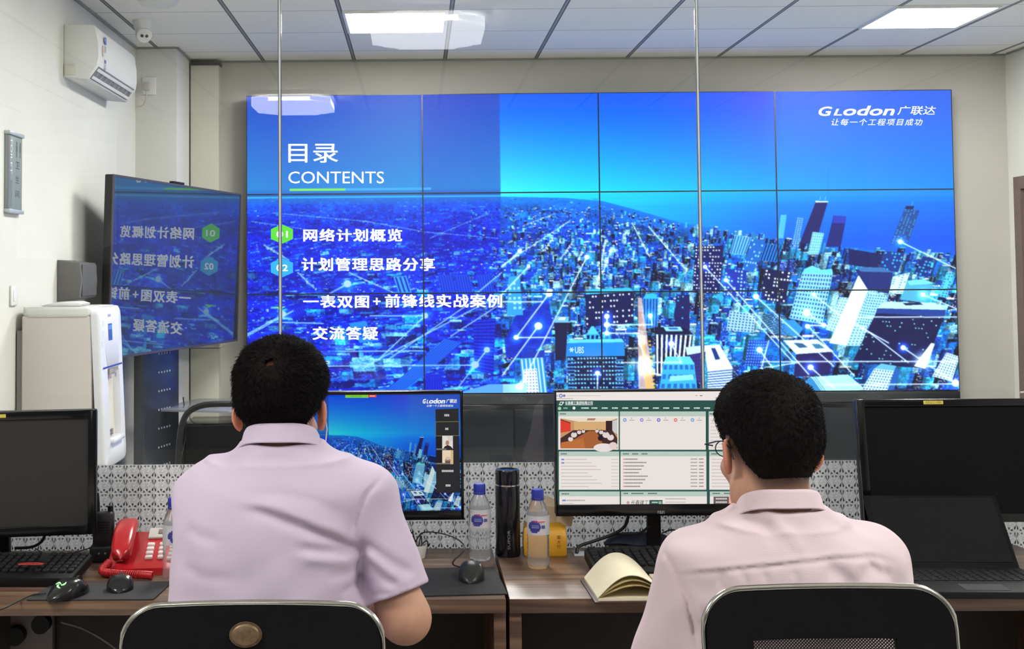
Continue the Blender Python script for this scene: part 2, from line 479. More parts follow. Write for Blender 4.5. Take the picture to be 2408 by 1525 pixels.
# ---- faceted decorative film along the foot of the glass
def film_material():
    mt, nt, b = new_mat('faceted_film')
    N, L = nt.nodes, nt.links
    g = N.new('ShaderNodeNewGeometry'); s = N.new('ShaderNodeSeparateXYZ'); L.new(g.outputs['Position'], s.inputs[0])
    def M_(op, a, bb=None, c=None):
        n = N.new('ShaderNodeMath'); n.operation = op
        for i, v in enumerate((a, bb, c)):
            if v is None: continue
            if isinstance(v, (int, float)): n.inputs[i].default_value = v
            else: L.new(v, n.inputs[i])
        return n.outputs[0]
    P = .0392
    X = M_('DIVIDE', M_('ADD', s.outputs[0], 40 * P), P); Z = M_('DIVIDE', s.outputs[2], P)
    fx = M_('SUBTRACT', M_('FRACT', X), .5); fz = M_('SUBTRACT', M_('FRACT', Z), .5)
    gx = M_('SUBTRACT', M_('FRACT', M_('ADD', X, .5)), .5); gz = M_('SUBTRACT', M_('FRACT', M_('ADD', Z, .5)), .5)
    rA = M_('ADD', M_('ABSOLUTE', fx), M_('ABSOLUTE', fz))
    inA = M_('LESS_THAN', rA, .5)
    def fan(u, v, n, seed):
        ang = M_('ARCTAN2', u, v)                                 # 0 = straight up
        w = M_('FLOOR', M_('MULTIPLY', M_('ADD', ang, PI + PI / n), n / (2 * PI)))
        wn = N.new('ShaderNodeTexWhiteNoise'); wn.noise_dimensions = '3D'
        cb = N.new('ShaderNodeCombineXYZ'); L.new(w, cb.inputs[0]); cb.inputs[1].default_value = seed
        rr = M_('SQRT', M_('ADD', M_('MULTIPLY', u, u), M_('MULTIPLY', v, v)))
        ring = M_('FLOOR', M_('MULTIPLY', rr, 5.5)); L.new(ring, cb.inputs[2]); L.new(cb.outputs[0], wn.inputs['Vector'])
        up = M_('ABSOLUTE', M_('COSINE', ang))
        odd = M_('MODULO', w, 2)
        return ang, w, wn, up, odd, rr
    a1 = fan(fx, fz, 20, 1.0); a2 = fan(gx, gz, 10, 7.0)
    # lattice A: dark wedges standing up and down, pale ones to the sides
    dark1 = M_('MULTIPLY', M_('GREATER_THAN', a1[3], .70), M_('GREATER_THAN', a1[4], .5))
    vA = M_('SUBTRACT', M_('ADD', .66, M_('MULTIPLY', a1[2].outputs['Value'], .26)), M_('MULTIPLY', dark1, .66))
    # lattice B: small dark petals round a pale centre
    pet = M_('MULTIPLY', M_('MULTIPLY', M_('GREATER_THAN', a2[5], .12), M_('LESS_THAN', a2[5], .27)), M_('GREATER_THAN', a2[4], .5))
    vB = M_('SUBTRACT', M_('ADD', .62, M_('MULTIPLY', a2[2].outputs['Value'], .26)), M_('MULTIPLY', pet, .62))
    v = M_('ADD', M_('MULTIPLY', vA, inA), M_('MULTIPLY', vB, M_('SUBTRACT', 1, inA)))
    v = M_('MAXIMUM', v, .02)
    cb = N.new('ShaderNodeCombineColor'); L.new(v, cb.inputs[0]); L.new(M_('MULTIPLY', v, 1.03), cb.inputs[1]); L.new(M_('MULTIPLY', v, 1.05), cb.inputs[2])
    L.new(cb.outputs[0], b.inputs['Base Color'])
    setp(b, rough=.32, metal=.16)
    # a little of the light from the bright room behind comes through the foil
    tl = N.new('ShaderNodeBsdfTranslucent'); L.new(cb.outputs[0], tl.inputs[0]); ms = N.new('ShaderNodeMixShader'); ms.inputs[0].default_value = .20
    L.new(b.outputs[0], ms.inputs[1]); L.new(tl.outputs[0], ms.inputs[2]); L.new(ms.outputs[0], N['Material Output'].inputs[0])
    # each facet tips its own way
    mxn = N.new('ShaderNodeMix'); mxn.data_type = 'VECTOR'; L.new(inA, mxn.inputs[0]); L.new(a2[2].outputs['Color'], mxn.inputs[4]); L.new(a1[2].outputs['Color'], mxn.inputs[5])
    sub = N.new('ShaderNodeVectorMath'); sub.operation = 'SUBTRACT'; L.new(mxn.outputs[1], sub.inputs[0]); sub.inputs[1].default_value = (.5, .5, .5)
    sc = N.new('ShaderNodeVectorMath'); sc.operation = 'SCALE'; sc.inputs['Scale'].default_value = .34; L.new(sub.outputs[0], sc.inputs[0])
    ad = N.new('ShaderNodeVectorMath'); ad.operation = 'ADD'; L.new(sc.outputs[0], ad.inputs[0]); L.new(g.outputs['Normal'], ad.inputs[1])
    nm = N.new('ShaderNodeVectorMath'); nm.operation = 'NORMALIZE'; L.new(ad.outputs[0], nm.inputs[0]); L.new(nm.outputs[0], b.inputs['Normal'])
    return mt
flm = MB().quad((XL + .005, YG - .0025, 0), (XR - .005, YG - .0025, 0), (XR - .005, YG - .0025, .978), (XL + .005, YG - .0025, .978)).build('decorative_film', film_material(), smooth=0)
tag(flm, 'silvery faceted diamond-pattern film along the foot of the glass partition behind the desks', 'decorative film')

# ---- lamps
M_LAMPFRAME = mat('lamp_frame', rgb(225, 226, 226), .3, var=.03, scale=10)
M_PANEL = emit_mat('panel_diffuser', (1.0, .985, .95), FAR_LAMP)
M_ADDED_BUBBLE = emit_mat('added_lamp_diffuser', (1.0, .99, .965), ADDED_NEAR_LAMP)  # glow of the two added lamps only
M_BUBBLE_OLD = emit_mat('dimmer_acrylic_diffuser', (1.0, .99, .97), MIRRORED_LAMP)
def panel_light(x, y, label):
    t = thing('ceiling_light', label, 'ceiling light', (x, y, CEIL), group='square ceiling panels beyond the glass')
    mb = MB(); w = .568
    for s in (-1, 1):
        mb.box((s * (w / 2 - .008), 0, -.006), (.016, w, .012)); mb.box((0, s * (w / 2 - .008), -.006), (w - .032, .016, .012))
    mb.build('frame', M_LAMPFRAME, t)
    MB().box((0, 0, -.004), (w - .034, w - .034, .008)).build('diffuser', M_PANEL, t)
    return t
panel_light(-.106, 6.851, 'square white panel light set in the ceiling above the left half of the video wall')
panel_light(2.862, 6.851, 'square white panel light set in the ceiling near the right wall above the video wall')
panel_light(-.106, 4.76, 'unseen square panel light added just beyond the glass, before the left panel light')  # this and the next: unseen panels added to light the far room
panel_light(2.862, 4.76, 'unseen square panel light added just beyond the glass, before the right panel light')
def bubble_light(x, y, label, m_=None):
    t = thing('ceiling_lamp', label, 'ceiling lamp', (x, y, CEIL), group='rounded ceiling lamps over the desks side')
    MB().prism(rrect(.66, .78, .13), -.03, 0, bevel=.006).build('base', M_LAMPFRAME, t)
    MB().prism(rrect(.62, .74, .15), -.10, -.03, bevel=.05, seg=5).build('diffuser', m_ or M_BUBBLE_OLD, t)
    return t
bubble_light(.068, .02, 'rounded white ceiling lamp over the camera side, mirrored in the glass near the top')
bubble_light(-.97, -2.95, 'rounded white ceiling lamp further back, mirrored over the top left of the video wall')

bubble_light(-1.7, 1.5, 'added rounded white lamp behind the left desk, unseen, lighting the men from above', M_ADDED_BUBBLE)  # added pair of fill lamps; their mirror images fall outside the view
bubble_light(1.9, 1.5, 'added rounded white lamp behind the right desk, unseen, lighting the men from above', M_ADDED_BUBBLE)

# ---- poster board on the rear wall (seen mirrored in the left pane)
t = thing('poster', 'large pale poster board on the rear wall, faintly mirrored in the left glass pane', 'poster', (-3.02, YR + .01, 1.6))
MB().box((0, .005, .62), (.86, .01, 1.24)).build('board', mat('poster_paper', rgb(222, 226, 226), .4, var=.03, scale=3), t)
fl = Flat()
fl.poly([(-.43, 1.24), (.43, 1.24), (.43, 1.06), (.2, 1.1), (0, 1.12), (-.2, 1.06), (-.43, 1.02)], rgb(170, 186, 188))
fl.poly([(-.43, 0), (.43, 0), (.43, .05), (.1, .03), (-.2, .09), (-.43, .16)], rgb(150, 158, 158))
for k in range(14): fl.rect(-.34, .95 - k * .055, .34 - (k * 37 % 11) * .02, .965 - k * .055, rgb(196, 202, 202))
fl.build('print', print_mat(), t, FR((0, .0102, 0), (-1, 0, 0), (0, 0, 1)))

# ================================================================== THINGS ON THE LEFT WALL AND CEILING
def air_conditioner():
    L_ = .835
    t = thing('air_conditioner', 'white wall-mounted split air conditioner high on the left wall', 'air conditioner', (XL, 6.016, 2.459))
    prof = [(0, .012), (.108, 0), (.118, .004), (.168, .072), (.171, .11), (.17, .18), (.160, .25), (.148, .268), (.13, .272), (0, .272)]
    M = FR((0, 0, 0), (1, 0, 0), (0, 0, 1))                       # local z = -y
    MB().prism(prof, -L_, 0, M, bevel=.006).build('body', M_WHITEPL, t)
    # outlet in the sloping underside of the front
    d = Vector((.05, 0, .068)).normalized(); nrm = Vector((.068, 0, -.05)).normalized()
    o = Vector((.143, 0, .038)) + nrm * .0008
    def strip(y0, y1, a, b, lift, m_, nm):
        mb = MB(); R = FR(o + nrm * lift + d * ((a + b) / 2) + Vector((0, (y0 + y1) / 2, 0)), (0, 1, 0), d)
        mb.box((0, 0, 0), (y1 - y0, b - a, .004), R, bevel=.001); return mb.build(nm, m_, t)
    strip(.03, L_ - .04, -.036, .038, 0, mat('vent_dark', rgb(116, 112, 118), .5, var=.1, scale=30), 'air_outlet')
    for k in range(9):
        y = .07 + k * (L_ - .14) / 8
        MB().box(o + nrm * .003 + Vector((0, y, 0)) + d * .0, (.03, .004, .010), FR((0, 0, 0), d, Vector((0, 1, 0))).to_3x3().to_4x4()).build('vane', mat('vane_grey', rgb(172, 172, 178), .5), t)
    for a in (-.024, .020): strip(.035, L_ - .045, a - .007, a + .009, .004, M_WHITEPL, 'louver')
    MB().box((.03, -.003, .05), (.05, .006, .055), bevel=.002).build('pipe_cover', mat('aged_plastic', rgb(206, 203, 186), .5), t)
    fl = Flat()
    def fp(u, v): return (u, v)
    fl.rect(.115, .196, .155, .232, rgb(72, 88, 160)); fl.rect(.12, .214, .15, .226, rgb(120, 132, 185))
    for k in range(4): fl.rect(.118, .155 + k * .009, .118 + .03 + .006 * (k % 2), .159 + k * .009, rgb(140, 132, 128))
    fa = fl; FF = FR((.1722, 0, 0), (0, 1, 0), (0, 0, 1)); fa.build('energy_label', print_mat(), t, FF); fl = Flat()
    fl.rect(.118, .10, .15, .118, rgb(84, 86, 156))
    for k in range(4): fl.rect(.118, .062 + k * .009, .118 + .028 + .008 * (k % 2), .066 + k * .009, rgb(146, 142, 138))
    fl.build('feature_sticker', print_mat(), t, FF); fl = Flat()
    fl.disc(.088, .155, .016, .03, rgb(168, 146, 122)); fl.disc(.088, .165, .008, .012, rgb(214, 190, 176)); fl.disc(.088, .142, .008, .009, rgb(206, 184, 170))
    
    def onface(u, v): return (u, v)
    # front face is nearly upright: lay the stickers on the upright run of it
    fl.build('round_badge', print_mat(), t, FF)
    return t
air_conditioner()

t = thing('wall_socket', 'white wall socket with a plug on the pillar behind the air conditioner', 'socket', (-1.645, 7.57, 2.66))
MB().box((0, -.006, 0), (.086, .012, .11), bevel=.004).build('plate', M_WHITEPL, t)
p = MB().box((-.01, -.026, -.005), (.04, .03, .05), bevel=.008).build('plug', mat('plug_grey', rgb(190, 182, 178), .5), t)
MB().tube(bez([(-.01, -.03, -.03), (-.012, -.035, -.075), (-.03, -.03, -.12), (-.07, -.03, -.13)]), .004).build('cord', MATS['plug_grey'], p)

def wall_sign():
    y0, y1, z0, z1 = 5.152, 5.34, 1.765, 2.108
    t = thing('toilet_sign', 'narrow grey aluminium toilet sign on the left wall at the picture edge', 'sign', (XL, y0, z0))
    w, h = y1 - y0, z1 - z0
    MB().box((.008, w / 2, h / 2), (.016, w, h), bevel=.002).build('plate', mat('sign_grey', rgb(132, 142, 138), .45, metal=.1, var=.05, scale=20), t)
    for zz in (.006, h - .006): MB().box((.013, w / 2, zz), (.026, w + .006, .016), bevel=.003).build('end_cap', mat('cap_grey', rgb(196, 202, 202), .35, metal=.4), t)
    fl = Flat(); W_ = rgb(222, 228, 228); D = rgb(84, 94, 92)
    fl.rect(.0, .012, w * .16, h - .014, rgb(110, 104, 110)); fl.rect(w * .10, .02, w * .30, h * .40, rgb(104, 116, 112))
    # pictogram: two figures
    for cx in (w * .6, w * .84):
        fl.disc(cx, h * .87, .009, .009, D); fl.rect(cx - .011, h * .77, cx + .011, h * .845, D); fl.rect(cx - .006, h * .70, cx + .006, h * .77, D)
    for ch, yy in (('卫', .56), ('生', .38), ('间', .20)):
        fl.text(ch, w * .52, h * (yy + .085), w * .80, h * (yy - .005), rgb(66, 74, 74), bold=.015)
    V, F = text_mesh('TOILET', 0, 1, 1, 0)
    n = len(fl.v); fl.k += 1
    fl.v += [(w * .17 + y * w * .13, h * .93 - x * h * .45, fl.k * fl.step) for x, y in V]
    for f in F: fl.f.append(tuple(n + i for i in f)); fl.c.append(W_)
    fl.build('lettering', print_mat(), t, FR((.0164, 0, 0), (0, 1, 0), (0, 0, 1)))
wall_sign()

t = thing('light_switch', 'white light switch on the left wall above the water dispenser', 'switch', (XL, 5.23, 1.37))
MB().box((.005, .04, .043), (.01, .08, .086), bevel=.003).build('plate', M_WHITEPL, t)
MB().box((.011, .04, .043), (.005, .034, .05), bevel=.002).build('rocker', mat('rocker_white', rgb(236, 236, 232), .3), t)

t = thing('wall_loudspeaker', 'small dark grey loudspeaker box on the left wall above the water dispenser', 'loudspeaker', (XL, 5.92, 1.372))
MB().prism([(0, 0), (.11, .015), (.12, .1), (.11, .185), (0, .2)], 0, .3, FR((0, .3, 0), (1, 0, 0), (0, 0, 1)), bevel=.008).build('housing', mat('speaker_grey', rgb(92, 90, 88), .6, var=.06, scale=40), t)
MB().box((.117, .15, .1), (.006, .26, .15), bevel=.002).build('grille', mat('grille_grey', rgb(78, 77, 76), .7, bump=.4, bscale=500), t)

t = thing('dome_camera', 'white turret security camera hanging under the ceiling left of the lamp', 'security camera', (-1.508, 6.77, CEIL))
MB().lathe([(0, 0), (.055, 0), (.056, -.012), (.05, -.03), (.042, -.055), (.02, -.06), (0, -.06)]).build('base', M_WHITEPL, t)
fd = Vector((.34, -.80, -.42)).normalized(); side = fd.cross(Vector((0, 0, 1))).normalized()
AX = FR((0, 0, 0), side, fd.cross(side)).to_3x3().to_4x4()
if (AX.to_3x3() @ Vector((0, 0, 1))).dot(fd) < 0: AX = FR((0, 0, 0), side, -fd.cross(side)).to_3x3().to_4x4()
BC = Vector((.006, -.008, -.078))
bl = MB().lathe([(0, -.046)] + [(.046 * math.sin(a), -.046 * math.cos(a)) for a in [PI * k / 14 for k in range(1, 10)]] + [(.040, .028), (.036, .030), (0, .030)], BC, 32, axis=AX).build('ball', M_WHITEPL, t)
for q in (-.013, .013): MB().cyl(BC + fd * .031 + side * q, .0085, .004, 16, axis=AX).build('lens', M_LENS, bl)

t = thing('smoke_detector', 'round white detector on the ceiling at the top edge of the picture', 'detector', (-1.315, 6.25, CEIL))
MB().lathe([(0, 0), (.1, 0), (.102, -.012), (.09, -.024), (.06, -.034), (0, -.036)]).build('housing', mat('detector_white', rgb(205, 208, 205), .5), t)

# ---- water dispenser
def dispenser():
    X0, Y0, D_, W_, H_ = -1.70, 5.30, .32, .38, 1.362
    t = thing('water_dispenser', 'tall white water dispenser with a tap niche standing against the left wall', 'water dispenser', (X0, Y0, 0))
    M_SIDE = mat('dispenser_side', rgb(198, 192, 184), .4, var=.05, scale=2.5)
    M_FACE = mat('dispenser_face', rgb(228, 228, 232), .22, var=.02, scale=4)
    MB().box((D_ / 2 - .008, W_ / 2, .662), (D_ - .016, W_ - .004, 1.324), bevel=.008, seg=3).build('body', M_SIDE, t)
    MB().box((-.012, W_ / 2, .64), (.026, W_ - .03, 1.24), bevel=.004).build('dark_back_slab', mat('gap_grey', rgb(124, 124, 120), .6, var=.05, scale=6), t)  # darker grey slab in the gap between body and wall
    MB().prism(rrect(D_ - .01, W_, .03), 0, .042, Matrix.Translation((D_ / 2 - .005, W_ / 2, 1.32)), bevel=.012, seg=3).build('top_cover', M_WHITEPL, t)
    # face: a slab with a tall niche, leaning out towards its foot
    F = FR((D_ - .005, W_, 1.36), (0, -1, 0), (.045, 0, -1))       # x along the width (from the far edge), y down, z outwards
    F = F @ Matrix.Translation((W_, 0, 0)) @ Matrix.Diagonal((-1, 1, 1, 1))   # ... counted from the near edge
    def fz(z): return 1.36 - z
    n0, n1, nz0, nz1 = .10, .31, .76, 1.085
    mb = MB()
    outer = rrect(W_, .70, .035, 8, W_ / 2, .35); inner = rrect(n1 - n0, nz1 - nz0, .02, 8, (n0 + n1) / 2, fz((nz0 + nz1) / 2)); N_ = len(outer)
    def loop(pts, z, k=1.0):
        cx_ = sum(p[0] for p in pts) / N_; cy_ = sum(p[1] for p in pts) / N_
        return [mb.bm.verts.new(F @ Vector((cx_ + (x - cx_) * k, cy_ + (y - cy_) * k, z))) for x, y in pts]
    rings = [loop(inner, -.018), loop(inner, .016), loop(inner, .02, 1.03), loop(outer, .02, .965), loop(outer, .014, .992), loop(outer, .004), loop(outer, -.018)]
    for a, b in zip(rings, rings[1:] + rings[:1]):
        for k in range(N_): mb.bm.faces.new((a[k], a[(k + 1) % N_], b[(k + 1) % N_], b[k]))
    bmesh.ops.recalc_face_normals(mb.bm, faces=mb.bm.faces[:])
    face = mb.build('front_panel', M_FACE, t)
    mb = MB(); cz = fz((nz0 + nz1) / 2)
    mb.box((0, 0, 0), (n1 - n0 + .01, nz1 - nz0 + .01, .004), F @ Matrix.Translation(((n0 + n1) / 2, cz, -.012)))
    mb.build('niche', mat('niche_beige', rgb(206, 200, 190), .5), t)
    MB().box((0, 0, 0), (.09, .03, .03), F @ Matrix.Translation(((n0 + n1) / 2, fz(nz1) + .014, 0)), bevel=.006).build('tap', mat('tap_grey', rgb(150, 146, 140), .4), t)
    tr = MB().box((0, 0, 0), (n1 - n0 - .01, .022, .05), F @ Matrix.Translation(((n0 + n1) / 2, fz(nz0) - .012, .012)), bevel=.008).build('drip_tray', M_FACE, t)
    mb = MB()
    for k in range(4): mb.box((0, 0, 0), (.09, .004, .006), F @ Matrix.Translation(((n0 + n1) / 2, fz(nz0) - .03 - k * .007, -.006 + .0)))
    mb.build('grate', mat('grate_grey', rgb(120, 118, 112), .5), tr)
    fl = Flat()
    fl.rect(.135, .078, .205, .152, rgb(42, 78, 160)); fl.rect(.142, .084, .198, .104, rgb(80, 130, 200))
    FM = F @ Matrix.Translation((0, 0, .0205)); fl.build('display', print_mat(), face, FM); fl = Flat()
    fl.rect(.135, .036, .19, .048, rgb(150, 152, 196)); fl.build('logo', print_mat(), face, FM); fl = Flat()
    fl.rect(.02, .262, .365, .270, rgb(44, 58, 156)); fl.build('blue_line', print_mat(), face, FM); fl = Flat()
    fl.rect(.125, .298, .16, .318, rgb(160, 120, 156)); fl.build('button', print_mat(), face, FM); fl = Flat(); fl.rect(.215, .298, .25, .318, rgb(128, 126, 150))
    fl.build('button', print_mat(), face, FM); fl = Flat()
    for k in range(3): fl.rect(.03, .06 + k * .045, .065, .085 + k * .045, rgb(204, 206, 226))
    fl.build('printed_note', print_mat(), face, FM)
    return t
dispenser()
t = tag(MB().prism([(-.085, 0), (.082, 0), (.09, .010), (.06, .020), (-.02, .017), (-.09, .007)], -.07, .07, FR((-1.545, 5.43, 1.3635), (1, 0, 0), (0, 0, 1)), bevel=.003).build('folded_paper', mat('paper_white', rgb(232, 232, 230), .6, var=.03, scale=20)),
        'folded white paper packet lying on top of the water dispenser', 'paper')

# ---- the big television on its stand
TV_C, TV_TH, TV_TI, TV_W, TV_H = Vector((-1.5408, 6.2526, 2.0103)), .2461, .0284, 1.7065, .9423
tv_a = Vector((math.sin(TV_TH), math.cos(TV_TH), 0)); tv_n0 = Vector((math.cos(TV_TH), -math.sin(TV_TH), 0))
tv_n = tv_n0 * math.cos(TV_TI) - Vector((0, 0, 1)) * math.sin(TV_TI)
tv_up = Vector((0, 0, 1)) * math.cos(TV_TI) + tv_n0 * math.sin(TV_TI)
TVM = FR(TV_C - tv_up * TV_H, tv_a, tv_up)                        # x along, y up, z out of the screen
t = thing('television', 'large switched-off television by the left wall mirroring the video wall', 'television', tuple(TVM.translation), euler=TVM.to_euler())
ROOT[t.name] = Matrix.Translation(t.location) @ t.rotation_euler.to_matrix().to_4x4()
def tv_screen_mat():
    mt = bpy.data.materials.new('television_glass'); mt.use_nodes = True; nt = mt.node_tree; N, L = nt.nodes, nt.links
    b = N['Principled BSDF']; setp(b, color=rgb(40, 48, 58), rough=.5, spec=.1)
    gl = N.new('ShaderNodeBsdfGlossy'); gl.inputs['Roughness'].default_value = .015; gl.inputs[0].default_value = (.88, .95, 1, 1)
    mx = N.new('ShaderNodeMixShader'); fr = N.new('ShaderNodeFresnel'); fr.inputs[0].default_value = 2.5
    L.new(fr.outputs[0], mx.inputs[0]); L.new(b.outputs[0], mx.inputs[1]); L.new(gl.outputs[0], mx.inputs[2]); L.new(mx.outputs[0], N['Material Output'].inputs[0])
    return mt
MB().box((TV_W / 2, TV_H / 2, -.026), (TV_W, TV_H, .045), bevel=.006).build('housing', M_BLACK, t)
MB().box((TV_W / 2, TV_H / 2, -.002), (TV_W - .018, TV_H - .02, .003)).build('screen', tv_screen_mat(), t)
mb = MB()
for s in (-1, 1):
    mb.box((TV_W / 2 + s * (TV_W / 2 - .006), TV_H / 2, -.001), (.012, TV_H, .007)); mb.box((TV_W / 2, TV_H / 2 + s * (TV_H / 2 - .006), -.001), (TV_W - .024, .012, .007))
mb.build('bezel', mat('television_bezel', rgb(74, 66, 68), .35, metal=.3), t)
MB().box((TV_W / 2 - .06, TV_H + .008, -.02), (.14, .014, .03), bevel=.003).build('webcam_bracket', M_BLACK, t)
MB().box((TV_W / 2, TV_H / 2, -.058), (.5, .36, .02), bevel=.004).build('wall_plate', M_DARKGREY, t)

# stand: perforated column behind the screen, glass tray, foot
SM = FR(TV_C + tv_a * (TV_W * .45) - tv_n0 * .10 - Vector((0, 0, TV_C.z)), tv_a, (0, 0, 1))
t = thing('television_stand', 'dark steel floor stand with perforated column and tray under the television', 'television stand', tuple(SM.translation), euler=SM.to_euler())
ROOT[t.name] = Matrix.Translation(t.location) @ t.rotation_euler.to_matrix().to_4x4()
M_STAND = mat('stand_steel', rgb(38, 42, 50), .25, var=.1, scale=8)
MB().box((0, .95, -.03), (.46, 1.8, .06), bevel=.008).build('column', M_STAND, t)
MB().box((0, 1.55, .014), (.3, .3, .028), bevel=.006).build('bracket', M_STAND, t)
for r in range(9):
    for k in range(5):
        if r + k == 0: ho = MB().cyl((0, 0, .0012), .006, .003, 10).build('perforation', mat('hole_light', rgb(150, 156, 166), .4), t); h2 = ho
        else: h2 = ho.copy(); COL.objects.link(h2); h2.parent = t
        h2.location = (-.04 + k * .035, .42 + r * .105, 0)
MB().prism(rrect(.62, .5, .05), 0, .012, FR((.30, .735, .20), (1, 0, 0), (0, 0, 1)), bevel=.003).build('tray', mat('smoked_glass_tray', rgb(128, 130, 140), .12, var=.05, scale=9), t)
mb = MB(); mb.box((0, .03, .02), (.9, .06, .16), bevel=.02, seg=3); mb.box((-.38, .03, .02), (.09, .06, .4), bevel=.02, seg=3); mb.box((.38, .03, .02), (.09, .06, .4), bevel=.02, seg=3)
mb.build('foot', M_STAND, t)
MB().tube(bez([(.24, .78, .02), (.22, .6, .05), (.12, .42, .06), (.1, .2, .05), (.12, .07, .1)]), .004).build('cable', M_CABLE, t)

# ---- low dark equipment cabinet in the corner beside the pillar
t = thing('equipment_cabinet', 'low black equipment cabinet in the corner beside the pillar', 'cabinet', (-1.28, 7.83, 0))
MB().box((0, 0, .29), (.34, .40, .58), bevel=.006).build('body', M_BLACKGLOSS, t)
MB().box((0, -.203, .30), (.32, .006, .52), bevel=.002).build('door', mat('smoked_door', rgb(14, 15, 18), .2, spec=.25), t)

# ---- black tubular chair beyond the glass
def far_chair():
    c = at(556, 950, 5.0)
    t = thing('visitor_chair', 'black tubular-framed chair beyond the glass behind the man in lavender', 'chair', (c.x, 5.0, 0), 0.15)
    mb = MB(); path = bez([(-.235, -.02, .46), (-.232, -.01, .7), (-.215, .0, .9), (-.15, .0, .968), (0, 0, .975), (.15, 0, .968), (.215, 0, .9), (.232, -.01, .7), (.235, -.02, .46)], 6)
    mb.tube(path, .0125, 12).build('back_frame', M_BLACK, t)
    MB().box((0, .005, .74), (.40, .012, .30), bevel=.005).build('backrest', mat('mesh_black', rgb(16, 16, 18), .9, spec=.1, bump=.5, bscale=600), t)
    MB().box((0, .24, .455), (.46, .46, .06), bevel=.025, seg=3).build('seat', mat('seat_black', rgb(18, 18, 20), .9, spec=.1, bump=.5, bscale=400), t)
    for sx in (-1, 1):
        for yy in (-.02, .44): MB().tube([(sx * .235, yy, .46), (sx * .235, yy, .0125)], .0125, 10).build('leg', M_BLACK, t)
        MB().tube([(sx * .235, -.04, .0125), (sx * .235, .48, .0125)], .0125, 10).build('runner', M_BLACK, t)
far_chair()
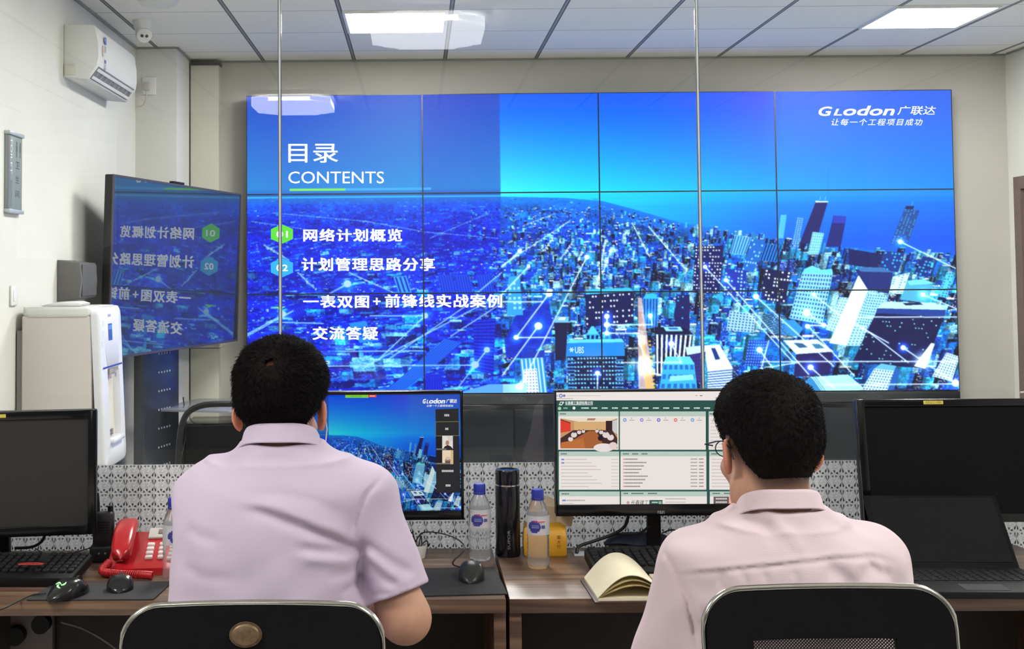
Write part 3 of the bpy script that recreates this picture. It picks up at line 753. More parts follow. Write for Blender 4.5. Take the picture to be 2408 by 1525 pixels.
# ================================================================== THE PICTURE ON THE SCREENS
# A night aerial view of a city by a lake under a blue tint, drawn shape by shape into a grid of colours;
# the grid becomes the colour layer of the lit screens.
GW, GH, SS = 1248, 528, 2
def paint_city():
    W, H = GW * SS, GH * SS
    rs = np.random.RandomState(5)
    def P(px, py):
        q = at(px, py, VW_Y)
        return ((q.x - VX0) / (VX1 - VX0) * W, (VZ1 - q.z) / (VZ1 - VZ0) * H)
    img = np.zeros((H, W, 3), np.float32)
    C = lambda *c: np.array(c, np.float32) / 255
    # photo pixel of every grid point, near enough for gradients
    gx = 579 + (np.arange(W) + .5) / W * 1668; gy = 218 + (np.arange(H) + .5) / H * 704
    X, Y = np.meshgrid(gx, gy)
    def lerp(a, b, t): return a + (b - a) * np.clip(t, 0, 1)[..., None]
    # sky and lake
    top = np.stack([np.interp(gx, [1177, 1420, 1800, 1850, 2250], k) for k in ([0, 0, 70, 66, 60], [96, 92, 90, 110, 104], [255, 252, 248, 240, 222])], -1) / 255
    bot = np.stack([np.interp(gx, [1177, 1420, 1800, 1850, 2250], k) for k in ([70, 20, 20, 40, 20], [240, 215, 170, 165, 138], [255, 255, 255, 255, 252])], -1) / 255
    t = np.clip((Y - 222) / 232, 0, 1) ** 1.25
    img[:] = top[None] * (1 - t[..., None]) + bot[None] * t[..., None]
    lake0 = bot * np.array([.9, .94, .98])
    lake1 = np.stack([np.interp(gx, [1177, 1500, 1800, 2250], k) for k in ([10, 10, 0, 6], [150, 160, 108, 92], [235, 240, 238, 226])], -1) / 255
    t = np.clip((Y - 455) / 110, 0, 1)[..., None] ** .7
    img[:] = np.where((Y > 455)[..., None], lake0[None] * (1 - t) + lake1[None] * t, img)
    streak = rs.rand(H // 3 + 1, 1).repeat(3, 0)[:H] - .5
    img += ((Y > 455)[..., None]) * streak[:, :, None] * .03
    shore = np.interp(gx, [579, 1180, 1330, 1420, 1500, 1600, 1700, 1830, 1950, 2260], [462, 462, 466, 474, 496, 526, 545, 566, 586, 612])
    land = Y > shore[None]
    d = np.clip((Y - shore[None]) / 90, 0, 1)[..., None]
    near = np.stack([np.interp(gx, [579, 1250, 1500, 1850, 2260], k) for k in ([8, 8, 8, 14, 22], [58, 66, 62, 52, 44], [190, 205, 180, 150, 122])], -1) / 255
    far = C(16, 120, 222)
    img[:] = np.where(land[..., None], far * (1 - d) + near[None] * d, img)
    def fill(pts, col, a=1.0, raw=False):
        q = pts if raw else [P(*p) for p in pts]
        xs = [p[0] for p in q]; ys = [p[1] for p in q]
        x0, x1 = max(int(min(xs)), 0), min(int(max(xs)) + 2, W); y0, y1 = max(int(min(ys)), 0), min(int(max(ys)) + 2, H)
        if x0 >= x1 or y0 >= y1: return
        yy, xx = np.mgrid[y0:y1, x0:x1]; yy = yy + .5; xx = xx + .5
        m = np.zeros(xx.shape, bool)
        for (ax, ay), (bx, by) in zip(q, q[1:] + q[:1]):
            if ay == by: continue
            m ^= ((ay > yy) != (by > yy)) & (xx < (bx - ax) * (yy - ay) / (by - ay) + ax)
        sl = img[y0:y1, x0:x1]
        sl[m] = sl[m] * (1 - a) + np.asarray(col, np.float32) * a
    def glow(px, py, r, col, s=1.0):
        x, y = P(px, py); R = r * W / 1668 * 2.6
        x0, x1 = max(int(x - R), 0), min(int(x + R) + 1, W); y0, y1 = max(int(y - R), 0), min(int(y + R) + 1, H)
        if x0 >= x1 or y0 >= y1: return
        yy, xx = np.mgrid[y0:y1, x0:x1]; dd = ((xx - x) ** 2 + (yy - y) ** 2) / (r * W / 1668) ** 2
        img[y0:y1, x0:x1] += (np.exp(-dd) * s)[..., None] * col
    def line(a, b, w, col, s=1.0, halo=0.0):
        (ax, ay), (bx, by) = P(*a), P(*b); L = math.hypot(bx - ax, by - ay)
        if L < 1: return
        nx, ny = -(by - ay) / L, (bx - ax) / L; k = w * W / 1668 / 2
        if halo: fill_soft(ax, ay, bx, by, k * 4.5, col, halo)
        fill([(ax + nx * k, ay + ny * k), (bx + nx * k, by + ny * k), (bx - nx * k, by - ny * k), (ax - nx * k, ay - ny * k)], col, s, True)
    def fill_soft(ax, ay, bx, by, k, col, s):
        x0, x1 = max(int(min(ax, bx) - k), 0), min(int(max(ax, bx) + k) + 1, W); y0, y1 = max(int(min(ay, by) - k), 0), min(int(max(ay, by) + k) + 1, H)
        if x0 >= x1 or y0 >= y1: return
        yy, xx = np.mgrid[y0:y1, x0:x1]; L2 = (bx - ax) ** 2 + (by - ay) ** 2
        t = np.clip(((xx - ax) * (bx - ax) + (yy - ay) * (by - ay)) / L2, 0, 1)
        dd = ((xx - ax - t * (bx - ax)) ** 2 + (yy - ay - t * (by - ay)) ** 2) / (k * .6) ** 2
        img[y0:y1, x0:x1] += (np.exp(-dd) * s)[..., None] * np.asarray(col)
    NAVY, DARK, MID, BLUE, CYAN, PALE, WHITE = C(14, 26, 98), C(20, 22, 66), C(16, 72, 186), C(24, 118, 226), C(66, 190, 246), C(160, 226, 250), C(236, 252, 255)
    def lights(x0, x1, y0, y1, n, cols=(PALE, WHITE, CYAN), w=2.0, h=1.2):
        for _ in range(n):
            x = rs.uniform(x0, x1); y = rs.uniform(y0, y1)
            if y < np.interp(x, gx, shore) + 4: continue
            k = .5 + 1.3 * (y - 455) / 460
            ww, hh = w * k * rs.uniform(.6, 1.8), h * k * rs.uniform(.6, 1.4)
            fill([(x, y), (x + ww, y), (x + ww, y + hh), (x, y + hh)], cols[rs.randint(len(cols))], rs.uniform(.5, 1))
    # distant blocks: streaks of light in perspective
    for _ in range(1500):
        x = rs.uniform(579, 1420); y = 466 + 200 * rs.rand() ** 1.6; k = (y - 455) / 200
        ww = rs.uniform(3, 16) * (.4 + 1.6 * k); hh = rs.uniform(.6, 2.2) * (.5 + 2.2 * k); sl = (1430 - x) / 900 * .35
        c = [MID, MID, BLUE, NAVY, CYAN, PALE][rs.randint(6)]
        fill([(x, y), (x + ww, y - ww * sl * .6), (x + ww, y - ww * sl * .6 + hh), (x, y + hh)], c, rs.uniform(.35, .9))
    lights(579, 1500, 480, 700, 900, w=2.4, h=1.4)
    def lean(x): return (x - 1330) / 2700.0
    def block(x, y, w, h, col, side=None, roof=None, win=0, wc=PALE, lit=.5, rows=0, cols_=0):
        """building standing with its foot at (x..x+w, y), leaning as the wide view makes it"""
        o = lean(x) * h
        q = [(x, y), (x + w, y), (x + w + o, y - h), (x + o, y - h)]
        fill(q, col)
        if side is not None:
            sw = w * .38 * (1 if x < 1400 else -1)
            e = (x + w, x + w + o) if sw > 0 else (x, x + o)
            fill([(e[0], y), (e[0] + sw, y - abs(sw) * .35), (e[1] + sw, y - h - abs(sw) * .3), (e[1], y - h)], side)
        if roof is not None:
            rh = max(1.5, w * .16)
            fill([(x + o, y - h), (x + w + o, y - h), (x + w + o + lean(x) * rh, y - h - rh), (x + o + lean(x) * rh + w * .05, y - h - rh)], roof)
        if win:
            r_ = rows or max(2, int(h / 3.4)); c_ = cols_ or max(2, int(w / 3.2))
            for i in range(r_):
                for j in range(c_):
                    if win == 1 and rs.rand() > lit: continue
                    fv = (i + .3) / r_; fu = (j + .25) / c_; yy = y - h * (1 - fv); xx = x + lean(x) * h * (1 - fv) + w * fu
                    fill([(xx, yy), (xx + w / c_ * .55, yy), (xx + w / c_ * .55, yy + h / r_ * .5), (xx, yy + h / r_ * .5)], wc, rs.uniform(.55, 1))
    # the mass of the city, back to front
    for k in range(4200):
        f = (k / 4200.0); y = 492 + 425 * f ** 1.15
        x = rs.uniform(1100, 2270)
        if y < np.interp(x, gx, shore) + 6: continue
        if x < 1240 and rs.rand() < .5: continue
        s = 2.6 + 17 * (y - 490) / 430
        w = s * rs.uniform(.6, 1.4); h = s * rs.uniform(.6, 2.6) * (1.3 if x > 1600 else .9)
        kind = rs.randint(10)
        col = [DARK, NAVY, NAVY, MID, MID, BLUE, BLUE, CYAN, CYAN * .8, PALE * .95][kind] * rs.uniform(.8, 1.1)
        block(x, y, w, h, col, side=col * .62 if rs.rand() < .6 else None, roof=[CYAN, PALE, WHITE, BLUE][rs.randint(4)] * rs.uniform(.75, 1),
              win=1 if s > 6 and rs.rand() < .8 else 0, wc=[PALE, WHITE, CYAN][rs.randint(3)] if kind < 6 else NAVY, lit=.45)
        if rs.rand() < .55: lights(x - s, x + s, y - 2, y + s * .5, 3, w=1.6, h=1.0)
    for _ in range(1500):                                           # left part: low roofs and yards
        f = rs.rand(); y = 600 + 320 * f; x = rs.uniform(579, 1190); s = 4 + 16 * f
        w = s * rs.uniform(.7, 2.6); h = s * rs.uniform(.12, .4); sk = rs.uniform(-.2, .9) * h * 2
        fill([(x, y), (x + w, y - w * .10), (x + w + sk, y - h - w * .10), (x + sk, y - h)], [NAVY, MID, BLUE, CYAN, PALE, DARK][rs.randint(6)] * rs.uniform(.7, 1), rs.uniform(.5, .95))
    lights(579, 1190, 560, 925, 1500, w=2.4, h=1.3)
    for k in range(620):                                            # taller ones among them
        f = (k / 620.0); y = 520 + 395 * f; x = rs.uniform(1150, 2270)
        if y < np.interp(x, gx, shore) + 10: continue
        s = (5 + 26 * (y - 490) / 430) * rs.uniform(.7, 1.1); w = s * rs.uniform(.6, 1.2); h = s * rs.uniform(.8, 2.4) * (1.3 if x > 1600 else .8)
        kind = rs.randint(9); col = [DARK, NAVY, MID, MID, BLUE, BLUE, CYAN * .8, CYAN, PALE][kind] * rs.uniform(.75, 1.05)
        block(x, y, w, h, col, side=col * .6, roof=[CYAN, PALE, WHITE, BLUE][rs.randint(4)] * rs.uniform(.75, 1), win=1, wc=[PALE, WHITE, CYAN][rs.randint(3)] if kind < 5 else MID, lit=.5)
    for k in range(200):
        f = rs.rand(); y = 590 + 330 * f; x = rs.uniform(579, 1185); s = (8 + 30 * f) * rs.uniform(.6, 1.2)
        col = [NAVY, DARK, MID, BLUE, CYAN, PALE][rs.randint(6)] * rs.uniform(.7, 1)
        block(x, y, s * rs.uniform(.8, 1.8), s * rs.uniform(.2, .8), col, side=col * .6, roof=[CYAN, BLUE, MID, PALE][rs.randint(4)] * .9, win=1, wc=CYAN, lit=.3)
    # mottling: roofs, trees and yards too small to draw
    for q, amp in ((3, .18), (7, .16), (2, .12), (26, .20), (60, .14)):
        nz = rs.rand(H // q + 1, W // (q * 2) + 1).repeat(q, 0)[:H].repeat(q * 2, 1)[:, :W] - .5
        img *= 1 + (land * np.clip((Y - shore[None]) / 40, 0, 1) * nz * 2 * amp)[..., None]
    # streets of light
    for pts, w in (([(1487, 525), (1528, 604)], 5), ([(1525, 532), (1569, 583), (1617, 638)], 5), ([(1424, 563), (1412, 631), (1402, 678)], 9), ([(1341, 518), (1262, 570), (1180, 624)], 3),
                   ([(1307, 501), (1232, 529)], 2), ([(1348, 566), (1317, 610)], 4), ([(1300, 560), (1278, 590)], 4), ([(1368, 590), (1360, 612)], 4), ([(620, 575), (680, 612)], 7), ([(700, 640), (740, 678)], 6),
                   ([(820, 640), (930, 690)], 5), ([(590, 520), (760, 545), (900, 566)], 2), ([(640, 500), (860, 520), (1000, 545), (1170, 560)], 2), ([(1010, 560), (1150, 500)], 2)):
        for a, b in zip(pts, pts[1:]):
            line(a, b, w * .5, C(200, 235, 255), .8, .10)
            for _ in range(16):
                u = rs.rand(); x = a[0] + (b[0] - a[0]) * u + rs.uniform(-w, w) * .8; y = a[1] + (b[1] - a[1]) * u + rs.uniform(-2, 2)
                fill([(x, y), (x + w * .6, y), (x + w * .6, y + 2), (x, y + 2)], WHITE, .9)
    # ---- the landmarks, one by one (measured on the photograph)
    def quadlines(q, nu, nv, col, fu=.5, fv=.5, a=1.0, skip=0.0):
        """grid of windows inside a four-cornered front: q = tl, tr, br, bl"""
        def at_(u, v):
            tx = q[0][0] + (q[1][0] - q[0][0]) * u; ty = q[0][1] + (q[1][1] - q[0][1]) * u
            bx = q[3][0] + (q[2][0] - q[3][0]) * u; by = q[3][1] + (q[2][1] - q[3][1]) * u
            return (tx + (bx - tx) * v, ty + (by - ty) * v)
        for i in range(nv):
            for j in range(nu):
                if skip and rs.rand() < skip: continue
                u0, v0 = (j + .5 - fu / 2) / nu, (i + .5 - fv / 2) / nv; u1, v1 = u0 + fu / nu, v0 + fv / nv
                fill([at_(u0, v0), at_(u1, v0), at_(u1, v1), at_(u0, v1)], col, a)
    def front(q, col, nu=0, nv=0, wc=None, **k):
        fill(q, col)
        if nu: quadlines(q, nu, nv, wc, **k)
    front([(1918, 474), (1947, 474), (1918, 572), (1880, 572)], C(36, 38, 104)); line((1918, 474), (1947, 474), 3, WHITE); line((1928, 470), (1929, 462), 1, PALE); line((1940, 470), (1942, 462), 1, PALE); line((1946, 460), (1949, 395), .8, C(20, 110, 220))
    front([(1960, 506), (1991, 508), (1977, 580), (1942, 580)], C(36, 44, 120)); fill([(1962, 506), (1991, 508), (1987, 525), (1957, 524)], C(54, 70, 180))
    front([(2127, 490), (2163, 494), (2136, 572), (2094, 572)], C(40, 80, 150), 5, 22, C(90, 190, 235), fu=.35, fv=.4, skip=.35); fill([(2130, 484), (2150, 484), (2147, 492), (2128, 492)], C(30, 40, 90)); line((2143, 484), (2147, 474), 1, CYAN)
    front([(1875, 510), (1890, 512), (1878, 575), (1862, 575)], C(60, 130, 205), 3, 14, PALE, fu=.4, fv=.5)
    front([(1836, 505), (1850, 505), (1842, 560), (1828, 560)], C(90, 190, 240))
    front([(1911, 545), (1938, 548), (1925, 598), (1900, 598)], C(150, 226, 246), 5, 8, C(50, 120, 200), fu=.3)
    front([(1995, 584), (2078, 598), (2060, 632), (1996, 622)], C(24, 34, 96)); front([(2080, 590), (2128, 594), (2112, 640), (2066, 634)], C(30, 60, 140), 6, 6, CYAN, skip=.6)
    front([(1635, 577), (1702, 577), (1692, 690), (1628, 688)], C(22, 26, 96), 10, 15, WHITE, fu=.45, fv=.4, skip=.5)
    front([(1728, 552), (1768, 558), (1752, 600), (1716, 596)], C(120, 206, 248), 6, 1, C(26, 90, 190), fu=.45, fv=.95)
    front([(1768, 560), (1800, 565), (1772, 640), (1744, 635)], C(34, 110, 200), 5, 9, PALE, skip=.5)
    front([(1800, 572), (1840, 576), (1826, 616), (1786, 612)], C(40, 140, 226), 6, 1, NAVY, fv=.95)
    front([(1705, 630), (1756, 636), (1752, 700), (1700, 694)], C(36, 60, 170), 7, 8, PALE, skip=.55)
    front([(1800, 632), (1860, 638), (1846, 712), (1788, 704)], C(20, 24, 80), 8, 9, WHITE, skip=.6)
    # gabled pale tower with a grid of windows
    front([(1886, 642), (1958, 644), (1934, 762), (1856, 748)], C(150, 220, 244), 11, 12, C(30, 70, 160), fu=.5, fv=.55)
    fill([(1886, 642), (1958, 644), (1957, 632), (1932, 634), (1910, 624), (1892, 632)], C(120, 226, 236))
    # white slab with stepped shoulders
    front([(2018, 648), (2052, 652), (1990, 812), (1950, 806)], C(232, 255, 255)); front([(2052, 652), (2072, 660), (2026, 812), (1990, 812)], C(190, 240, 252), 4, 24, C(70, 140, 210), fu=.5, fv=.45)
    front([(2040, 690), (2090, 694), (2064, 770), (2018, 764)], C(170, 232, 250), 8, 12, C(40, 80, 170), fu=.5, fv=.4); front([(1975, 698), (1995, 700), (1962, 780), (1942, 774)], C(200, 246, 255), 3, 12, C(90, 160, 220))
    # big dark block with a pale roof
    front([(2062, 730), (2222, 742), (2172, 866), (2004, 852)], C(18, 24, 76), 22, 13, C(150, 226, 220), fu=.4, fv=.25, skip=.88); fill([(2080, 709), (2198, 711), (2224, 728), (2062, 724)], C(196, 250, 250)); fill([(2062, 724), (2224, 728), (2222, 744), (2060, 736)], C(40, 70, 150)); fill([(2122, 712), (2162, 710), (2172, 716), (2130, 718)], C(24, 36, 84))
    front([(2010, 632), (2100, 640), (2088, 690), (2040, 680)], C(34, 52, 120)); fill([(2014, 628), (2072, 628), (2102, 640), (2024, 638)], C(70, 120, 180))
    front([(2128, 662), (2196, 668), (2180, 712), (2116, 704)], C(90, 180, 214)); fill([(2132, 660), (2170, 656), (2200, 666), (2140, 670)], C(130, 226, 236))
    front([(2100, 650), (2140, 640), (2122, 690), (2090, 690)], C(214, 250, 246), 4, 8, C(80, 150, 190), skip=.4)
    front([(2170, 602), (2196, 606), (2176, 650), (2150, 645)], C(24, 50, 126), 3, 6, CYAN, skip=.5); front([(2226, 640), (2244, 640), (2226, 700), (2204, 696)], C(100, 210, 236), 3, 9, C(40, 100, 180), skip=.3)
    # the bank building
    fill([(1372, 795), (1412, 795), (1408, 785), (1376, 785)], C(120, 220, 250)); fill([(1380, 785), (1393, 762), (1408, 785)], C(96, 206, 246)); front([(1378, 785), (1410, 785), (1408, 802), (1378, 802)], C(70, 180, 240), 3, 1, NAVY, fu=.6, fv=.7)
    fill([(1332, 806), (1468, 802), (1469, 836), (1331, 838)], C(40, 138, 226)); fill([(1332, 806), (1340, 798), (1462, 796), (1468, 804)], C(110, 214, 250))
    front([(1334, 838), (1466, 836), (1468, 925), (1336, 925)], C(16, 22, 74), 18, 9, C(130, 214, 246), fu=.55, fv=.35, skip=.25)
    for k in range(10): line((1333 + k * .5, 846 + k * 8), (1352, 846 + k * 8), 2.5, C(80, 150, 226)); line((1448, 846 + k * 8), (1467, 846 + k * 8), 2.5, C(80, 150, 226))
    # long dark block with cyan roof edge, upper middle
    front([(1376, 692), (1490, 684), (1490, 760), (1378, 768)], C(22, 24, 84), 16, 6, WHITE, fu=.5, fv=.3, skip=.62); fill([(1376, 692), (1386, 680), (1480, 676), (1490, 684)], C(70, 190, 240))
    front([(1512, 700), (1548, 700), (1546, 770), (1512, 772)], C(60, 150, 232), 5, 1, C(20, 50, 140), fu=.4, fv=.95); fill([(1512, 702), (1520, 690), (1540, 690), (1548, 702)], C(60, 190, 240))
    front([(1590, 694), (1622, 692), (1622, 776), (1586, 778)], C(30, 30, 96), 3, 10, CYAN, fu=.3, fv=.4, skip=.6)
    front([(1304, 758), (1336, 756), (1330, 846), (1306, 848)], C(24, 22, 70)); fill([(1304, 758), (1310, 744), (1338, 744), (1336, 758)], C(120, 190, 230)); fill([(1312, 752), (1316, 746), (1330, 746), (1328, 752)], WHITE)
    fill([(1215, 735), (1290, 700), (1300, 760), (1296, 800), (1240, 838), (1190, 842), (1186, 800)], C(8, 44, 186), .85)
    # striped block with a dark roof
    front([(1540, 786), (1630, 788), (1618, 880), (1541, 878)], C(16, 16, 62), 8, 1, C(226, 244, 255), fu=.38, fv=1.0); fill([(1539, 768), (1612, 770), (1632, 786), (1540, 786)], C(22, 18, 64)); fill([(1560, 768), (1600, 768), (1606, 778), (1566, 778)], C(150, 222, 246)); fill([(1570, 770), (1592, 770), (1596, 774), (1574, 774)], C(40, 90, 180))
    # pale steps on the right, striped front
    fill([(1656, 812), (1692, 810), (1724, 866), (1664, 872)], C(230, 252, 255)); front([(1664, 872), (1722, 866), (1722, 914), (1664, 918)], C(224, 246, 255), 1, 8, C(30, 80, 180), fu=1, fv=.45); fill([(1672, 818), (1682, 818), (1694, 844), (1682, 846)], C(30, 60, 130))
    front([(1614, 832), (1660, 822), (1652, 900), (1620, 900)], C(60, 50, 130), 7, 9, C(30, 30, 90), fu=.5, fv=.5); fill([(1612, 816), (1650, 812), (1662, 826), (1616, 834)], C(206, 240, 252))
    front([(1560, 852), (1632, 852), (1640, 918), (1550, 918)], C(70, 180, 234), 6, 3, C(40, 110, 200), fu=.6, fv=.5); fill([(1566, 838), (1622, 838), (1634, 856), (1560, 856)], C(110, 216, 246)); fill([(1576, 884), (1630, 880), (1632, 892), (1574, 896)], C(150, 230, 250))
    # left foot: striped corner and pale roof
    front([(1222, 842), (1278, 838), (1288, 925), (1230, 925)], C(60, 150, 226), 6, 1, C(190, 236, 255), fu=.35, fv=.95); fill([(1222, 842), (1240, 826), (1282, 822), (1278, 840)], C(30, 60, 170)); front([(1232, 868), (1262, 866), (1268, 925), (1228, 925)], C(232, 244, 250), 5, 8, C(90, 120, 190), fu=.45, fv=.45)
    fill([(1080, 922), (1150, 903), (1240, 902), (1236, 928), (1080, 930)], C(150, 206, 246)); front([(1196, 650), (1222, 648), (1230, 740), (1192, 742)], C(60, 160, 236), 3, 8, PALE, skip=.4)
    # blocks on the right foot
    fill([(1842, 800), (1922, 798), (1960, 826), (1872, 832)], C(226, 250, 252)); front([(1872, 832), (1960, 826), (1950, 880), (1866, 886)], C(40, 36, 96)); fill([(1866, 806), (1886, 806), (1900, 816), (1880, 818)], C(60, 100, 150)); fill([(1908, 808), (1926, 808), (1940, 818), (1918, 820)], C(70, 130, 170))
    fill([(1906, 886), (1994, 880), (2036, 916), (1920, 924)], C(180, 240, 250)); fill([(1893, 896), (1906, 886), (1936, 924), (1900, 924)], C(70, 160, 220))
    for k in range(6): line((1897 + k * 4, 893 - k * 1.5), (1918 + k * 5, 922), 1.2, C(40, 90, 170))
    front([(2056, 866), (2106, 872), (2084, 922), (2026, 916)], C(214, 246, 252), 8, 8, C(60, 110, 180), fu=.5, fv=.55); fill([(2056, 866), (2072, 854), (2108, 860), (2106, 872)], C(110, 190, 226)); front([(2106, 862), (2118, 872), (2102, 916), (2086, 918)], C(40, 100, 180))
    front([(2226, 828), (2256, 838), (2238, 896), (2192, 884)], C(212, 240, 246), 6, 10, C(80, 110, 170), fu=.45, fv=.5)
    front([(2190, 806), (2198, 808), (2176, 866), (2150, 860)], C(236, 252, 255)); glow(2172, 848, 20, C(200, 240, 255), .9)
    front([(1716, 730), (1778, 738), (1772, 782), (1708, 776)], C(170, 220, 246), 8, 7, C(50, 80, 170), fu=.5, fv=.55); front([(1760, 800), (1806, 800), (1796, 862), (1750, 860)], C(30, 70, 180), 8, 9, C(120, 190, 240), fu=.4, fv=.4)
    for k in range(13): line((1772 + k * 1.5, 736 + k * 3.6), (1846 + k * 3, 742 + k * 4), 1.3, C(110, 190, 236))
    fill([(1840, 752), (1868, 752), (1888, 772), (1876, 792), (1850, 782)], C(60, 150, 226))
    # avenue of traffic
    fill([(1500, 700), (1509, 700), (1540, 925), (1502, 925)], C(250, 214, 200), .75); fill([(1506, 790), (1512, 790), (1536, 925), (1520, 925)], C(250, 190, 120), .9)
    for y in range(800, 925, 9):
        fill([(1524 + (y - 800) * .09, y), (1530 + (y - 800) * .1, y), (1530 + (y - 800) * .1, y + 4), (1524 + (y - 800) * .09, y + 4)], C(236, 200, 60), .8)
    glow(1514, 860, 16, C(255, 240, 255), 1.2); glow(1508, 800, 9, C(255, 220, 220), .6)
    # left side: rail sheds, slabs
    fill([(898, 925), (945, 925), (1086, 806), (1046, 796)], C(70, 160, 226))
    for k in range(7):
        a = k / 6.0; line((902 + 40 * a, 922), (1050 + 34 * a, 798 + 8 * a), 2.2, C(26, 70, 170))
    front([(1000, 880), (1036, 878), (1046, 925), (996, 925)], C(36, 90, 200), 8, 1, C(20, 50, 150), fu=.5, fv=.95)
    front([(1112, 752), (1166, 748), (1160, 880), (1116, 870)], C(30, 44, 140), 5, 16, C(56, 96, 200), fu=.9, fv=.4)
    front([(925, 650), (955, 648), (968, 688), (938, 690)], C(110, 190, 240), 3, 1, C(30, 60, 160), fu=.45, fv=.9)
    for x in (1030, 1068, 1120): front([(x, 648), (x + 34, 644), (x + 44, 688), (x + 8, 690)], C(60, 120, 210), 6, 1, C(30, 60, 170), fu=.45, fv=.95)
    front([(672, 720), (708, 712), (722, 740), (690, 754)], C(24, 50, 170), 6, 1, C(50, 90, 200)); front([(820, 760), (860, 754), (880, 800), (846, 806)], C(90, 170, 230), 5, 1, C(40, 80, 180))
    # ---- glowing links and nodes
    LN = C(214, 240, 255); HB = C(60, 120, 255)
    for a, b in (((1266, 766), (1180, 884)), ((1380, 604), (1228, 900)), ((1243, 626), (1180, 692)), ((1222, 590), (1180, 628)), ((1291, 690), (1214, 793)), ((1214, 793), (1295, 793)), ((1182, 709), (1276, 709)), ((1436, 590), (1418, 640)),
                 ((1658, 627), (1866, 852)), ((1707, 658), (1902, 880)), ((1778, 697), (1960, 860)), ((2117, 568), (2250, 632)), ((1913, 692), (2000, 760)), ((1899, 735), (1937, 765)), ((1899, 765), (1937, 765)), ((1899, 765), (2010, 884)),
                 ((2012, 745), (2255, 745)), ((2170, 692), (2255, 728)), ((2124, 817), (2175, 852)), ((1790, 850), (2255, 849)), ((1906, 863), (1962, 912)), ((1940, 904), (2247, 902)), ((2190, 862), (2247, 900)), ((2008, 760), (2090, 806)), ((2030, 770), (2136, 852)),
                 ((1427, 743), (1427, 783)), ((1427, 763), (1534, 763)), ((1529, 742), (1534, 763)), ((1427, 783), (1497, 783)), ((1497, 783), (1520, 850)), ((1579, 808), (1602, 852)), ((1405, 877), (1405, 925)), ((1460, 852), (1600, 851)), ((1786, 822), (1818, 866)), ((1786, 866), (1876, 852)), ((1808, 800), (1790, 866)),
                 ((817, 667), (775, 690)), ((665, 740), (580, 786)), ((1145, 822), (1066, 925)), ((1000, 742), (870, 742)), ((1000, 742), (890, 845)), ((1180, 640), (1120, 690)), ((1182, 690), (860, 860)), ((1120, 702), (905, 850)), ((770, 860), (1117, 858)), ((800, 826), (1000, 824)), ((650, 757), (760, 760)), ((580, 790), (690, 730)), ((1180, 712), (1060, 790))):
        line(a, b, 2.0, LN, .95, .22)
    for x, y, r in ((1243, 626, 4), (1222, 590, 5), (1380, 604, 6), (1436, 590, 4), (1291, 690, 8), (1266, 766, 9), (1214, 793, 6), (1427, 743, 6), (1427, 763, 7), (1427, 783, 6), (1529, 742, 6), (1579, 808, 7), (1405, 877, 6), (1222, 908, 9), (1658, 627, 5), (1707, 658, 5),
                    (1778, 697, 7), (1786, 822, 7), (1897, 735, 9), (1899, 767, 6), (1937, 764, 6), (1913, 692, 5), (2117, 568, 6), (2170, 692, 6), (2124, 817, 6), (1906, 863, 7), (2247, 900, 9), (817, 667, 9), (665, 738, 8), (1000, 742, 7), (1145, 822, 7), (1117, 857, 9), (771, 852, 5)):
        glow(x, y, r * 1.9, HB, .9); n = 24; cx, cy = P(x, y); R = r * W / 1668
        fill([(cx + R * math.cos(2 * PI * k / n), cy + R * .92 * math.sin(2 * PI * k / n)) for k in range(n)], WHITE, 1, True)
    # reflections of light on the lake, haze at the horizon
    img += (np.exp(-((Y - 466) / 14) ** 2) * .05)[..., None] * C(120, 240, 255)
    # left third: a translucent blue sheet under the headings
    ux = int(P(1177.5, 450)[0])
    L_ = img[:, :ux]
    g = L_.mean(-1, keepdims=True)
    sheet = np.stack([np.interp(gy, [222, 440, 470, 930], k) for k in ([40, 44, 22, 18], [80, 132, 78, 76], [190, 208, 178, 186])], -1)[:, None] / 255
    hx = np.interp(gx[:ux], [579, 660, 900, 985, 1000, 1177], [.0, -.02, .03, .05, -.04, -.02])[None, :, None] * np.array([.4, 1, .3])
    sky = (Y[:, :ux] < 458)[..., None]
    img[:, :ux] = np.where(sky, sheet + hx, np.clip(L_, 0, 1.1) * np.array([.62, .64, .50]) + sheet * np.array([.46, .26, .50]) + hx * .4)
    lum = img.mean(-1, keepdims=True); img = img + (img - lum) * .12 + (img - .42) * .10 * (Y > 470)[..., None]
    city = (Y > 476)[..., None] & (X < 1177.5)[..., None]
    img = np.where(city, .30 + (img - .34) * np.array([1.35, 1.4, 1.25]), img)
    img = np.clip(img, 0, 1.15)
    img = img.reshape(GH, SS, GW, SS, 3).mean((1, 3))
    return np.where(img <= .04045, img / 12.92, ((img + .055) / 1.055) ** 2.4).astype(np.float32)
CITY = paint_city()

